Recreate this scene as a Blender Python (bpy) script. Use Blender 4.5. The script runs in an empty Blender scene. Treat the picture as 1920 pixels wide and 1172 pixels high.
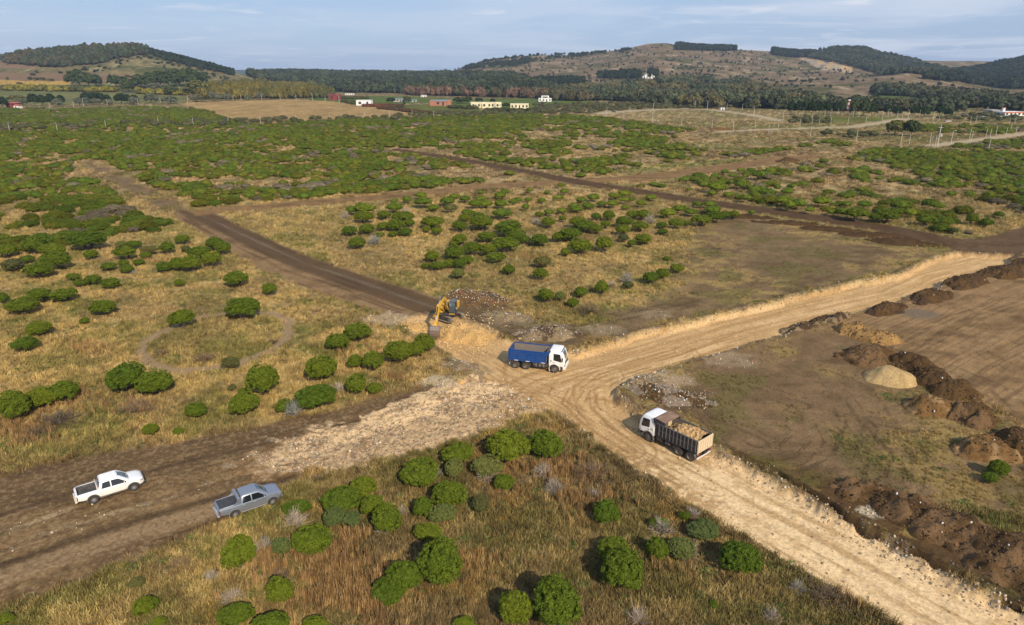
import bpy, bmesh, math, random
import numpy as np
from mathutils import Vector, Matrix

# ------------------------------------------------------------------ camera, sky, sun, exposure
SC = bpy.context.scene
COL = SC.collection
CAM_H = 35.0
FPX = 1280.0
PITCH = math.atan(448 / FPX)
SP, CP = math.sin(PITCH), math.cos(PITCH)
cd = bpy.data.cameras.new('camera')
cam = bpy.data.objects.new('camera', cd)
COL.objects.link(cam)
cd.sensor_width = 36
cd.lens = 24
cd.clip_start = 0.5
cd.clip_end = 60000
cam.location = (0, 0, CAM_H)
cam.rotation_euler = (math.pi / 2 - PITCH, 0, 0)
SC.camera = cam

SUNV = Vector((0.60, -1.30, 1.02)).normalized()
SUN_EL = math.asin(SUNV.z)
SUN_AZ = math.atan2(SUNV.x, SUNV.y)
w = bpy.data.worlds.new('World')
SC.world = w
w.use_nodes = True
nt = w.node_tree
nt.nodes.clear()
wo = nt.nodes.new('ShaderNodeOutputWorld')
bg = nt.nodes.new('ShaderNodeBackground')
sky = nt.nodes.new('ShaderNodeTexSky')
sky.sky_type = 'NISHITA'
sky.sun_disc = False
sky.sun_elevation = SUN_EL
sky.sun_rotation = SUN_AZ
sky.altitude = 100
sky.air_density = 1.0
sky.dust_density = 1.2
sky.ozone_density = 1.5
bg.inputs['Strength'].default_value = 0.09
# thin streaky cloud: noise over the direction, stretched along the horizon
tc = nt.nodes.new('ShaderNodeTexCoord')
sep = nt.nodes.new('ShaderNodeSeparateXYZ')
nt.links.new(tc.outputs['Generated'], sep.inputs[0])
def wmath(op, a, b=None, clamp=False):
    n = nt.nodes.new('ShaderNodeMath'); n.operation = op; n.use_clamp = clamp
    for i, v in enumerate((a, b)):
        if v is None: continue
        if isinstance(v, (int, float)): n.inputs[i].default_value = v
        else: nt.links.new(v, n.inputs[i])
    return n.outputs[0]
zz = wmath('ADD', wmath('MAXIMUM', sep.outputs[2], 0.0), 0.045)
cx_ = wmath('DIVIDE', sep.outputs[0], zz)
cy_ = wmath('DIVIDE', sep.outputs[1], zz)
cmb = nt.nodes.new('ShaderNodeCombineXYZ')
nt.links.new(cx_, cmb.inputs[0]); nt.links.new(cy_, cmb.inputs[1])
def wnoise(scale, det, dist, off):
    mp = nt.nodes.new('ShaderNodeMapping'); mp.inputs['Location'].default_value = off
    mp.inputs['Rotation'].default_value = (0, 0, math.radians(-12))
    mp.inputs['Scale'].default_value = (scale, scale * 1.0, 1)
    nt.links.new(cmb.outputs[0], mp.inputs[0])
    n = nt.nodes.new('ShaderNodeTexNoise'); n.inputs['Scale'].default_value = 1
    n.inputs['Detail'].default_value = det; n.inputs['Roughness'].default_value = 0.55
    n.inputs['Distortion'].default_value = dist
    nt.links.new(mp.outputs[0], n.inputs['Vector'])
    return n.outputs['Fac']
def wramp(v, a, b):
    m = nt.nodes.new('ShaderNodeMapRange'); m.interpolation_type = 'SMOOTHSTEP'
    nt.links.new(v, m.inputs[0]); m.inputs[1].default_value = a; m.inputs[2].default_value = b
    return m.outputs[0]
c1 = wramp(wnoise(0.32, 5, 0.6, (3.1, 1.7, 0)), 0.42, 0.62)
c2 = wramp(wnoise(0.9, 5, 0.9, (1.3, 8.2, 0)), 0.55, 0.72)
east = wramp(sep.outputs[0], -0.35, 0.75)
c1 = wmath('MULTIPLY', c1, wmath('ADD', wmath('MULTIPLY', east, 0.75), 0.25))
cov = wmath('ADD', wmath('MULTIPLY', c1, 0.62), wmath('MULTIPLY', c2, 0.42), clamp=True)
mx = nt.nodes.new('ShaderNodeMix'); mx.data_type = 'RGBA'
base = nt.nodes.new('ShaderNodeMix'); base.data_type = 'RGBA'; base.blend_type = 'MIX'
base.inputs[0].default_value = 0.62
nt.links.new(sky.outputs[0], base.inputs[6])
base.inputs[7].default_value = (4.7, 6.6, 10.2, 1)
nt.links.new(cov, mx.inputs[0])
nt.links.new(base.outputs[2], mx.inputs[6])
mx.inputs[7].default_value = (8.8, 9.1, 10.1, 1)
nt.links.new(mx.outputs[2], bg.inputs['Color'])
nt.links.new(bg.outputs[0], wo.inputs[0])

sl = bpy.data.lights.new('sun', 'SUN')
sl.energy = 4.9
sl.angle = math.radians(0.5)
sl.color = (1.0, 0.87, 0.68)
so = bpy.data.objects.new('sun', sl)
COL.objects.link(so)
so.rotation_euler = (-SUNV).to_track_quat('-Z', 'Y').to_euler()
so.location = (60, -100, 120)
SC.view_settings.view_transform = 'Standard'
SC.view_settings.look = 'None'
SC.view_settings.gamma = 1
SC.view_settings.exposure = 0.0
SC.view_settings.use_curve_mapping = False
SC.cycles.max_bounces = 4
SC.cycles.diffuse_bounces = 2
SC.cycles.volume_bounces = 0
SC.cycles.transparent_max_bounces = 4

# ------------------------------------------------------------------ survey: photo pixel <-> place on the plain
def ground(px, py, z=0.0):
    v = py - 586.0
    dn = FPX * SP + v * CP
    fw = FPX * CP - v * SP
    t = (CAM_H - z) / dn
    return (px - 960.0) * t, fw * t

def project(X, Y, Z):
    dep = Y * CP + (CAM_H - Z) * SP
    up = Y * SP - (CAM_H - Z) * CP
    return 960 + FPX * X / dep, 586 - FPX * up / dep

# ------------------------------------------------------------------ noise
_TAB = np.random.default_rng(1234).random(65536 + 4096).astype(np.float32)
def vn(x, y, seed=0):
    x = np.asarray(x, np.float32); y = np.asarray(y, np.float32)
    fx = np.floor(x); fy = np.floor(y)
    ix = fx.astype(np.int32) + seed * 37; iy = fy.astype(np.int32) + seed * 91
    fx = x - fx; fy = y - fy
    fx *= fx * (3 - 2 * fx); fy *= fy * (3 - 2 * fy)
    x0 = ix & 255; x1 = (ix + 1) & 255
    y0 = (iy & 255) << 8; y1 = ((iy + 1) & 255) << 8
    a = _TAB[x0 + y0]; b = _TAB[x1 + y0]
    c = _TAB[x0 + y1]; d = _TAB[x1 + y1]
    a += (b - a) * fx; c += (d - c) * fx
    a += (c - a) * fy
    return a

def fbm(x, y, o=4, seed=0, g=0.5):
    s = 0; a = 1; t = 0
    x = np.asarray(x, np.float32); y = np.asarray(y, np.float32)
    for i in range(o):
        s = s + a * vn(x, y, seed + i * 17); t += a
        x, y = x * 1.97 + y * 0.31 + 5.3, y * 1.97 - x * 0.31 + 9.1; a *= g
    return s / t

def sstep(a, b, x):
    t = np.clip((x - a) / (b - a), 0, 1)
    return t * t * (3 - 2 * t)

def G(pts, z=0.0):
    return np.array([ground(a, b, z) for a, b in pts])

def polyd(P, X, Y, margin=8.0, closed=True):
    """signed distance in metres to a polygon (negative inside), or distance to a polyline; far points get +margin"""
    P = np.asarray(P)
    out = np.full(X.shape, margin)
    m = (X > P[:, 0].min() - margin) & (X < P[:, 0].max() + margin) & (Y > P[:, 1].min() - margin) & (Y < P[:, 1].max() + margin)
    x = X[m]; y = Y[m]
    if x.size == 0: return out
    d = np.full(x.shape, 1e9); ins = np.zeros(x.shape, bool)
    n = len(P)
    for i in range(n if closed else n - 1):
        a = P[i]; b = P[(i + 1) % n]
        e = b - a; L = max(e @ e, 1e-9)
        t = np.clip(((x - a[0]) * e[0] + (y - a[1]) * e[1]) / L, 0, 1)
        d = np.minimum(d, (x - a[0] - t * e[0]) ** 2 + (y - a[1] - t * e[1]) ** 2)
        if closed:
            c = ((a[1] > y) != (b[1] > y))
            with np.errstate(divide='ignore', invalid='ignore'):
                xi = a[0] + (y - a[1]) * e[0] / (e[1] if abs(e[1]) > 1e-12 else 1e-12)
            ins ^= c & (x < xi)
    d = np.sqrt(d)
    if closed: d = np.where(ins, -d, d)
    out[m] = np.minimum(d, margin)
    return out

def linec(P, X, Y, margin=10.0):
    """signed side distance and along-coordinate for a polyline; far points get 1e3"""
    P = np.asarray(P)
    D = np.full(X.shape, 1e3); A = np.zeros(X.shape)
    m = (X > P[:, 0].min() - margin) & (X < P[:, 0].max() + margin) & (Y > P[:, 1].min() - margin) & (Y < P[:, 1].max() + margin)
    x = X[m]; y = Y[m]
    if x.size == 0: return D, A
    bd = np.full(x.shape, 1e9); bs = np.zeros(x.shape); ba = np.zeros(x.shape); acc = 0
    for i in range(len(P) - 1):
        a = P[i]; b = P[i + 1]; e = b - a; L = math.hypot(*e)
        tt = np.clip(((x - a[0]) * e[0] + (y - a[1]) * e[1]) / (L * L), 0, 1)
        dx = x - a[0] - tt * e[0]; dy = y - a[1] - tt * e[1]
        d = np.hypot(dx, dy); k = d < bd
        bd = np.where(k, d, bd)
        bs = np.where(k, np.sign(e[0] * dy - e[1] * dx), bs)
        ba = np.where(k, acc + tt * L, ba); acc += L
    D[m] = bd * bs; A[m] = ba
    return D, A

def inpoly_px(poly, px, py):
    P = np.asarray(poly, float); ins = np.zeros(px.shape, bool)
    for i in range(len(P)):
        a = P[i]; b = P[(i + 1) % len(P)]
        c = ((a[1] > py) != (b[1] > py))
        xi = a[0] + (py - a[1]) * (b[0] - a[0]) / ((b[1] - a[1]) if abs(b[1] - a[1]) > 1e-9 else 1e-9)
        ins ^= c & (px < xi)
    return ins

# ------------------------------------------------------------------ the survey: outlines of roads and plots
HAUL = G([(868, 596), (905, 612), (950, 634), (1000, 655), (1062, 664), (1130, 645), (1200, 624), (1300, 600), (1400, 577), (1500, 553), (1600, 530),
          (1690, 514), (1712, 502), (1740, 488), (1800, 471), (1895, 478), (1892, 492), (1820, 512), (1750, 540), (1650, 575), (1550, 602),
          (1400, 645), (1300, 675), (1240, 692), (1195, 704), (1162, 718), (1150, 736), (1160, 752), (1200, 778), (1340, 840), (1450, 893),
          (1550, 950), (1640, 1006), (1720, 1050), (1920, 1150), (2420, 1400), (2030, 1400), (1680, 1172), (1560, 1103), (1450, 1037),
          (1330, 962), (1250, 915), (1150, 848), (1058, 778), (1040, 768), (1000, 764), (900, 764), (850, 735), (858, 714), (898, 704), (880, 684),
          (850, 668), (826, 648), (800, 634), (780, 622), (755, 604), (790, 590), (830, 588)])
RUB = G([(898, 703), (860, 713), (770, 742), (650, 786), (540, 815), (470, 845), (430, 885), (470, 893), (520, 902), (600, 893), (730, 865),
         (900, 816), (1000, 784), (1045, 770), (1000, 735), (950, 712)])
TRACK_A = G([(-300, 905), (0, 892), (100, 872), (200, 852), (330, 833), (440, 808), (560, 783), (700, 748), (800, 722), (860, 716), (860, 740),
             (600, 850), (560, 898), (530, 915), (400, 985), (300, 1022), (150, 1085), (0, 1135), (-300, 1230)])
TRACK_B = G([(318, 402), (335, 394), (400, 400), (470, 432), (560, 474), (640, 503), (700, 523), (760, 538), (815, 556), (850, 575), (900, 605), (905, 618),
             (800, 640), (745, 600), (700, 580), (640, 562), (560, 534), (500, 508), (450, 482), (380, 438)])
def band(cl, w0, w1=None):
    P = G(cl); n = len(P); w1 = w0 if w1 is None else w1
    L = []; R = []
    for i in range(n):
        a = P[max(i - 1, 0)]; b = P[min(i + 1, n - 1)]; e = b - a; e = e / np.hypot(*e)
        nn = np.array([-e[1], e[0]]); ww = w0 + (w1 - w0) * i / (n - 1)
        L.append(P[i] + nn * ww / 2); R.append(P[i] - nn * ww / 2)
    return np.array(L + R[::-1])
TRACK_C = band([(360, 401), (420, 394), (520, 386), (640, 376), (740, 368), (860, 355), (960, 347), (1080, 341), (1200, 333), (1320, 320), (1420, 304), (1480, 296), (1540, 291)], 8, 14)
TRACK_D = band([(735, 279), (800, 289), (860, 299), (940, 315), (1000, 325), (1080, 341), (1180, 357), (1290, 375), (1400, 391), (1520, 408), (1650, 428), (1760, 450), (1850, 464)], 8, 10)
TRACK_E = G([(1760, 446), (1840, 447), (1930, 422), (2050, 395), (2050, 440), (1930, 470), (1890, 500), (1840, 478), (1780, 470)])
PATH_F = band([(165, 303), (190, 318), (240, 345), (290, 372), (330, 396)], 5, 8)
YARD = G([(1162, 718), (1240, 692), (1400, 645), (1550, 602), (1600, 592), (1690, 640), (1800, 730), (1930, 830), (1930, 960), (1700, 935), (1560, 900), (1560, 955),
          (1450, 893), (1340, 840), (1200, 778), (1150, 740)])
WORKS = G([(1530, 612), (1650, 575), (1760, 538), (1890, 494), (2100, 430), (2300, 800), (2000, 900), (1900, 790), (1800, 735), (1730, 690), (1660, 650), (1590, 630)])
SCRAPE = G([(1080, 648), (1110, 600), (1190, 580), (1270, 555), (1300, 500), (1290, 460), (1330, 415), (1390, 402), (1500, 418), (1640, 450), (1745, 470), (1800, 472),
            (1740, 488), (1600, 530), (1400, 577), (1200, 624)])
VERGE = G([(850, 550), (900, 575), (1000, 610), (1100, 610), (1090, 650), (1040, 665), (960, 640), (900, 610), (830, 570)])
SEBANK = G([(1350, 836), (1450, 888), (1600, 985), (1720, 1046), (1930, 1150), (1930, 1060), (1800, 1010), (1650, 930), (1560, 890), (1470, 860)])
RC = np.array(ground(412, 634))
STREAK_NE = G([(1150, 690), (1250, 662), (1400, 612), (1550, 577), (1690, 545), (1760, 513), (1890, 482)])
STREAK_SE = G([(1120, 755), (1180, 805), (1300, 880), (1450, 960), (1600, 1040), (1800, 1145), (2250, 1390)])
STREAK_SW = G([(-200, 1075), (0, 1015), (200, 950), (400, 895), (600, 845), (800, 785), (950, 742), (1050, 715), (1150, 690)])
STREAK_NW = G([(340, 400), (450, 455), (560, 505), (700, 555), (800, 590), (880, 650), (960, 700), (1050, 725), (1120, 755)])
ARCS = [G([(1300, 870), (1220, 825), (1160, 785), (1125, 752), (1120, 722), (1150, 700), (1220, 678), (1400, 625)]),
        G([(1340, 900), (1200, 830), (1110, 780), (1070, 745), (1085, 715), (1160, 688), (1280, 655)]),
        G([(1180, 830), (1090, 775), (1040, 745), (985, 733), (900, 752), (780, 795)]),
        G([(890, 660), (930, 690), (990, 712), (1060, 712), (1130, 692)]),
        G([(1060, 760), (1020, 735), (960, 712), (900, 672), (860, 650)])]
YARC = [G([(1900, 560), (1780, 600), (1700, 650), (1660, 640)]), G([(1920, 700), (1820, 650), (1720, 640), (1620, 628)]), G([(1920, 770), (1860, 720), (1780, 690), (1690, 670)]), G([(1910, 640), (1850, 600), (1780, 570)]), G([(1480, 770), (1500, 820), (1470, 850), (1400, 862)]), G([(1560, 740), (1600, 800), (1580, 860), (1520, 890)]),
        G([(1640, 800), (1690, 850), (1680, 900), (1640, 920)]), G([(1600, 795), (1650, 850), (1640, 900)]), G([(1300, 700), (1420, 735), (1500, 760)]),
        G([(1550, 700), (1660, 745), (1700, 800)]), G([(1240, 730), (1330, 790), (1420, 830)]),
        G([(1390, 460), (1440, 478), (1480, 500)]), G([(1340, 470), (1460, 470), (1500, 492)]), G([(1150, 600), (1300, 560), (1500, 520), (1650, 480)]),
        G([(870, 590), (960, 612), (1100, 605), (1280, 575)]),G([(780, 500), (900, 440), (1000, 412), (1060, 380)])]

# hills: ridge drawn as (px, py) at its own distance, foot and ridge distance
HILLS = [
    dict(r=[(-400, 118), (-120, 112), (0, 114), (25, 108), (60, 99), (130, 94), (190, 89), (235, 88), (270, 94), (330, 108), (390, 124), (440, 137), (500, 150)], f=1000, d=1700, p=1.3, b=2600),
    dict(r=[(760, 150), (840, 135), (870, 126), (915, 112), (960, 106), (1000, 103), (1080, 103), (1130, 98), (1180, 90), (1215, 82), (1250, 81), (1300, 90), (1380, 93), (1440, 96),
            (1500, 101), (1540, 96), (1570, 92), (1620, 94), (1665, 104), (1700, 111), (1760, 114), (1820, 114), (1880, 116), (1960, 122), (2300, 110)], f=1150, d=2700, p=1.25, b=4500),
    dict(r=[(1250, 178), (1330, 168), (1420, 162), (1520, 152), (1600, 148), (1660, 143), (1700, 138), (1740, 142), (1800, 152), (1860, 163), (1940, 172), (2300, 180)], f=900, d=1500, p=1.1, b=1900),
    dict(r=[(1600, 175), (1700, 160), (1780, 143), (1840, 130), (1880, 122), (1925, 113), (2000, 104), (2300, 98)], f=1500, d=2150, p=1.0, b=3200),
    dict(r=[(300, 140), (430, 131), (500, 131), (560, 133), (640, 138), (800, 139), (900, 140)], f=4500, d=7000, p=1.0, b=9000),
    dict(r=[(440, 145), (480, 141), (520, 138), (580, 139), (640, 142), (700, 142), (850, 142), (930, 143), (1000, 150)], f=1300, d=2500, p=1.0, b=3500),
]
def hills(X, Y):
    out = np.zeros(np.shape(X)); which = np.full(np.shape(X), -1)
    u = X / np.maximum(Y, 1.0)
    for k, h in enumerate(HILLS):
        r = np.array(h['r'], float)
        ru = (r[:, 0] - 960) / (FPX * CP + (586 - r[:, 1]) * SP)
        rz = CAM_H - (FPX * SP + (r[:, 1] - 586) * CP) / (FPX * CP - (r[:, 1] - 586) * SP) * h['d']
        z = np.interp(u, ru, np.maximum(rz, 0), left=0 if r[0, 0] > -300 else rz[0], right=0 if r[-1, 0] < 2200 else rz[-1])
        t = np.clip((Y - h['f']) / (h['d'] - h['f']), 0, 1)
        s = t ** h['p']; s = s * (1 - 0.35 * (1 - t) * np.minimum(t * 4, 1))
        s = s * (1 - 0.7 * sstep(h['d'], h['b'], Y))
        rough = (fbm(X / 90 + 3, Y / 90, 4, 31 + k) - 0.5) * 0.22 * np.minimum(z, 60) * 4 * t * (1 - t) * (1 if k != 4 else .2)
        v = z * s + rough
        which = np.where(v > np.maximum(out, 1.0), k, which)
        out = np.maximum(out, v)
    return out, which

def cut(X, Y):
    m = (Y < 330)
    d = np.full(X.shape, 8.0); dr = np.full(X.shape, 8.0)
    if m.any():
        x = X[m]; y = Y[m]
        wob = (fbm(x / 1.3, y / 1.3, 3, 5) - 0.5) * 1.1 + (fbm(x / 6, y / 6, 2, 6) - 0.5) * 1.2
        d[m] = polyd(HAUL, x, y) + wob
        dr[m] = polyd(RUB, x, y) + wob
    return d, dr

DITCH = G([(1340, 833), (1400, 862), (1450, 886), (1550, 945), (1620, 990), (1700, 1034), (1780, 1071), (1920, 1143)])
def m_near(Y): return Y < 80
def terr(X, Y, detail=True):
    X = np.asarray(X, float); Y = np.asarray(Y, float)
    hz, _ = hills(X, Y)
    z = hz + (fbm(X / 60, Y / 60, 2, 77) - 0.5) * 0.7 * sstep(20, 300, Y) * 1.2
    z = z + 4.0 * (fbm(X / 500 + 4, Y / 500, 2, 78) - 0.5) * sstep(500, 1000, Y)
    d, dr = cut(X, Y)
    deep = 0.35 + 0.5 * sstep(-5, 15, X)
    pit = np.exp(-((X + 7) ** 2 + (Y - 90) ** 2) / 80)
    z = z - (deep + 0.35 * pit) * sstep(0.25, -0.55, d)
    z = z + 0.28 * np.exp(-((d - 0.9) / 0.7) ** 2) * fbm(X / 1.1, Y / 1.1, 2, 12)
    z = z + 0.22 * sstep(0.2, -1.2, dr) * fbm(X / 2.5, Y / 2.5, 3, 13) * sstep(0, -4, X + 2)
    if detail:
        near = sstep(330, 120, Y)
        road = np.minimum(d, dr)
        g = sstep(-0.3, 0.5, road)
        z = z + near * g * (fbm(X / 0.9, Y / 0.9, 3, 8) - 0.5) * 0.16
        z = z + near * (1 - g) * (fbm(X / 0.6, Y / 0.6, 3, 9) - 0.5) * 0.09
        z = z + near * sstep(0.4, -.4, dr) * (fbm(X / .45, Y / .45, 3, 10) - 0.5) * 0.22
    if m_near(Y).any():
        da, aa = linec(DITCH, X, Y, 3)
        z = z - 1.0 * np.exp(-((da - .25 - .6 * (fbm(aa / 2, aa * 0, 2, 15) - .5)) / .26) ** 4) * sstep(.33, .48, fbm(aa / 3.5, aa * 0, 2, 16))
    return z

def hit(px, py, y0=150.0, y1=7000.0):
    """where the line of sight through a photo pixel first meets the land"""
    Y = np.linspace(y0, y1, 4000)
    v = py - 586.0; dn = FPX * SP + v * CP; fw = FPX * CP - v * SP
    X = (px - 960) / fw * Y; Z = CAM_H - dn / fw * Y
    zt = terr(X, Y, False)
    k = np.argmax(zt >= Z) if (zt >= Z).any() else len(Y) - 1
    return float(X[k]), float(Y[k]), float(zt[k])

Z_GR, Z_HAUL, Z_TRK, Z_RUB, Z_RING, Z_YARD, Z_WORK, Z_STUB, Z_MEAD, Z_HILLL, Z_HILLR, Z_FAR, Z_GRAV, Z_YEL, Z_PLOUGH = range(15)
def mixc(c, col, wgt):
    return c * (1 - wgt[:, None]) + np.asarray(col)[None, :] * wgt[:, None] if not isinstance(col, np.ndarray) or col.ndim == 1 else c * (1 - wgt[:, None]) + col * wgt[:, None]

FIELDS = [  # photo outline of far plots, zone, colour
    ([(335, 194), (400, 190), (560, 186), (620, 190), (700, 200), (790, 214), (745, 222), (640, 226), (560, 230), (470, 233), (430, 222), (390, 208)], Z_STUB, (.35, .26, .14)),
    ([(700, 198), (800, 196), (880, 203), (930, 209), (870, 217), (800, 215), (760, 208)], Z_MEAD, (.115, .135, .04)),
    ([(560, 186), (640, 180), (760, 181), (880, 186), (1000, 184), (1130, 186), (1080, 196), (1000, 203), (940, 206), (880, 200), (800, 193), (700, 196), (640, 192)], Z_MEAD, (.10, .15, .04)),
    ([(0, 168), (140, 168), (250, 176), (350, 180), (350, 192), (200, 194), (0, 196), (-300, 200), (-300, 168)], Z_MEAD, (.15, .17, .075)),
    ([(0, 158), (120, 160), (200, 158), (230, 165), (0, 168), (-300, 168), (-300, 158)], Z_MEAD, (.09, .13, .035)),
    ([(-300, 150), (0, 150), (132, 153), (132, 159), (0, 160), (-300, 160)], Z_YEL, (.42, .30, .10)),
    ([(-300, 135), (0, 136), (140, 138), (250, 140), (270, 146), (190, 156), (132, 153), (0, 150), (-300, 150)], Z_PLOUGH, (.20, .145, .105)),
    ([(-300, 114), (0, 116), (50, 121), (90, 124), (60, 128), (0, 128), (-300, 128)], Z_PLOUGH, (.22, .16, .12)),
    ([(480, 142), (560, 150), (575, 153), (540, 153), (470, 146)], Z_YEL, (.38, .28, .12)),
    ([(1640, 175), (1700, 180), (1770, 192), (1740, 196), (1680, 188), (1630, 182)], Z_MEAD, (.09, .13, .045)),
    ([(1500, 218), (1680, 221), (1640, 228), (1540, 232), (1480, 228)], Z_MEAD, (.13, .15, .045)),
]
GRAVEL = [band([(1112, 214), (1160, 209), (1210, 206), (1290, 203), (1340, 206), (1400, 214), (1465, 227)], 24, 10),
          band([(1340, 247), (1420, 244), (1500, 241), (1600, 237), (1660, 229), (1700, 222)], 9, 12),
          band([(1740, 274), (1800, 266), (1860, 259), (1930, 250), (2000, 244)], 9, 10)]

def paint(X, Y, Z):
    """base colour of the ground, zone id, grass weight, stone weight"""
    n = len(X)
    px, py = project(X, Y, Z)
    far = sstep(150, 400, Y)
    big = fbm(X / 28, Y / 28, 3, 21); mid = fbm(X / 5, Y / 5, 4, 22); fin = fbm(X / 0.8, Y / 0.8, 3, 23); f2 = fbm(X / 1.8, Y / 1.8, 3, 24)
    straw = np.array([.36, .26, .125]); olive = np.array([.150, .142, .050]); brown = np.array([.20, .145, .085]); orange = np.array([.36, .19, .07])
    c = np.tile(straw, (n, 1))
    front = sstep(70, 52, Y) * sstep(-30, -12, X + 0)       # the darker, greener block in front
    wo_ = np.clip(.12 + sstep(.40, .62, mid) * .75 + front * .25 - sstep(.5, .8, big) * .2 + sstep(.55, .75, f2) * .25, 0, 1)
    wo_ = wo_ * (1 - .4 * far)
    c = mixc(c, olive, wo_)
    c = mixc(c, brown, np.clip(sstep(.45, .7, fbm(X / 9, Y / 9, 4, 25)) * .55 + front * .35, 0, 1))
    ogr = sstep(.52, .66, fbm(X / 7 + 9, Y / 7, 3, 26)) * np.clip(front + .35 * sstep(120, 60, Y), 0, 1)
    c = mixc(c, orange, ogr * .35 * (fin > .45))
    c = mixc(c, np.array([.45, .345, .17]), sstep(.60, .8, fin) * .5)
    c = mixc(c, np.array([.10, .075, .045]), sstep(.42, .25, fin) * .6)
    zone = np.zeros(n, int); grass = np.ones(n); stone = np.zeros(n)
    # far ground between the shrubs
    fb = sstep(150, 260, Y)
    c = mixc(c, np.array([.33, .24, .13]), fb * .75)
    c = mixc(c, np.array([.20, .15, .095]), fb * sstep(.5, .65, fbm(X / 40, Y / 40, 3, 41)) * .6)
    rg = sstep(0.12, 0.30, X / Y) * sstep(240, 330, Y)
    c = mixc(c, np.array([.20, .15, .085]), rg * .7)
    c = mixc(c, np.array([.30, .22, .11]), rg * sstep(.5, .62, fbm(X / 25, Y / 12, 4, 44)) * .7)
    c = mixc(c, np.array([.12, .085, .055]), rg * sstep(.58, .7, fbm(X / 30, Y / 10, 4, 45)) * .7)
    c = mixc(c, np.array([.13, .145, .05]), rg * sstep(.48, .62, fbm(X / 50, Y / 22, 3, 42)) * .75)
    c = mixc(c, np.array([.075, .07, .035]), sstep(620, 900, Y) * .7)
    # grassy green margins of the far track
    gd = polyd(band([(1130, 322), (1250, 312), (1400, 300)], 14), X, Y, 6)
    c = mixc(c, np.array([.13, .16, .045]), sstep(2, -4, gd) * .8)
    # fields, drawn on the land that carries them
    mfar = Y > 420
    for poly, z_, col in FIELDS:
        k = inpoly_px(poly, px, py) & mfar
        k &= (Y < 1400) if z_ not in (Z_YEL, Z_PLOUGH) else (Y < 2400)
        if k.any():
            v = .85 + .3 * fbm(X[k] / 14, Y[k] / 14, 3, 43)
            c[k] = np.array(col)[None, :] * v[:, None]
            if z_ == Z_YEL: c[k] *= np.where((np.sin(px[k] * .7) > .8)[:, None], .75, 1)
            zone[k] = z_; grass[k] = 0
    # tufts, weeds and bare spots of the farther grassland
    q = (zone == 0) * sstep(120, 230, Y)
    tu = fbm(X / 2.2, Y / 3.2, 4, 46, .62); tv = fbm(X / 9, Y / 16, 4, 47)
    c = mixc(c, np.array([.46, .35, .19]), q * sstep(.54, .70, tu) * .7)
    c = mixc(c, np.array([.11, .085, .045]), q * sstep(.47, .34, tu) * .75)
    c = mixc(c, np.array([.13, .125, .05]), q * sstep(.52, .64, tv) * .55)
    k = (zone == Z_STUB) | (zone == Z_MEAD)
    c[k] *= ((.72 + .56 * tu[k]) * (.62 + .76 * fbm(X[k] / 10, Y[k] / 34, 4, 48)))[:, None]
    # hills
    hz, wh = hills(X, Y)
    hm = (hz > 1.5) & (Y > 850) & (zone == 0)
    if hm.any():
        x = X[hm]; y = Y[hm]
        a = fbm(x / 70, y / 70, 4, 51); b = fbm(x / 40, y / 60, 5, 52, .6); s = fbm(x / 9, y / 30, 3, 53)
        hc = np.tile(np.array([.19, .15, .115]), (len(x), 1))
        hc = mixc(hc, np.array([.10, .105, .055]), sstep(.42, .62, a))
        hc = mixc(hc, np.array([.26, .205, .16]), sstep(.50, .68, b) * .85)
        hc = mixc(hc, np.array([.42, .37, .31]), sstep(.60, .74, s) * sstep(.5, .62, b) * .8)
        hc = mixc(hc, np.array([.055, .06, .035]), sstep(.40, .22, s) * .75)
        lw = (wh[hm] == 0)
        hc *= .97
        hc[lw] = hc[lw] * np.array([.92, 1.04, .82])
        fw_ = (wh[hm] >= 4)
        hc[fw_] = np.array([.05, .07, .04])
        qx, qy = px[hm], py[hm]
        q = inpoly_px([(1495, 108), (1530, 108), (1565, 113), (1598, 127), (1596, 137), (1555, 134), (1530, 126)], qx, qy) & (wh[hm] == 1)
        qn = fbm(qx / 5, qy / 9, 4, 57)
        qc = mixc(np.tile(np.array([.34, .31, .30]), (len(x), 1)), np.array([.50, .36, .22]), sstep(.5, .62, qn))
        qc = mixc(qc, np.array([.15, .14, .14]), sstep(.45, .33, qn))
        hc[q] = qc[q]
        c[hm] = hc; grass[hm] = 0
        zone[hm] = np.where(wh[hm] == 0, Z_HILLL, np.where(wh[hm] >= 4, Z_FAR, Z_HILLR))
    vf = Y > 3000
    zone[vf & (zone == 0)] = Z_FAR
    for gp in GRAVEL:
        d = polyd(gp, X, Y, 6)
        k = d < 0
        c = mixc(c, np.array([.42, .38, .31]), sstep(1, -1, d)); zone[k] = Z_GRAV; grass[d < .8] = 0
    nr = Y < 420
    # bare earth plots
    def earth(poly, col, wob, soft, z_, gpat=0.0, seed=60, marg=8.0):
        nonlocal c
        d = polyd(poly, X, Y, marg) + (fbm(X / 4, Y / 4, 4, seed) - .5) * wob
        wgt = sstep(soft, -soft, d)
        base_ = np.array(col)[None, :] * (.68 + .64 * fbm(X / 2.2, Y / 2.2, 4, seed + 1))[:, None] * (.8 + .4 * fbm(X / .5, Y / .5, 3, seed + 6))[:, None]
        base_ = mixc(base_, np.array([.085, .06, .042]), sstep(.55, .75, fbm(X / 7, Y / 3, 4, seed + 2)) * .5)
        if gpat > 0:
            gp_ = sstep(.62 - gpat * .2, .78 - gpat * .2, fbm(X / 2.6, Y / 2.0, 5, seed + 3, .6)) * sstep(.38, .6, fbm(X / 14, Y / 14, 3, seed + 4))
            base_ = mixc(base_, np.array([.30, .225, .10]), gp_ * .8)
            gg = sstep(.52, .66, fbm(X / 5 + 7, Y / 5, 4, seed + 5))
            base_ = mixc(base_, np.array([.12, .115, .045]), gg * .6)
            keep = np.clip(gp_ * .9 + gg * .4, 0, 1)
        else: keep = np.zeros(n)
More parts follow.
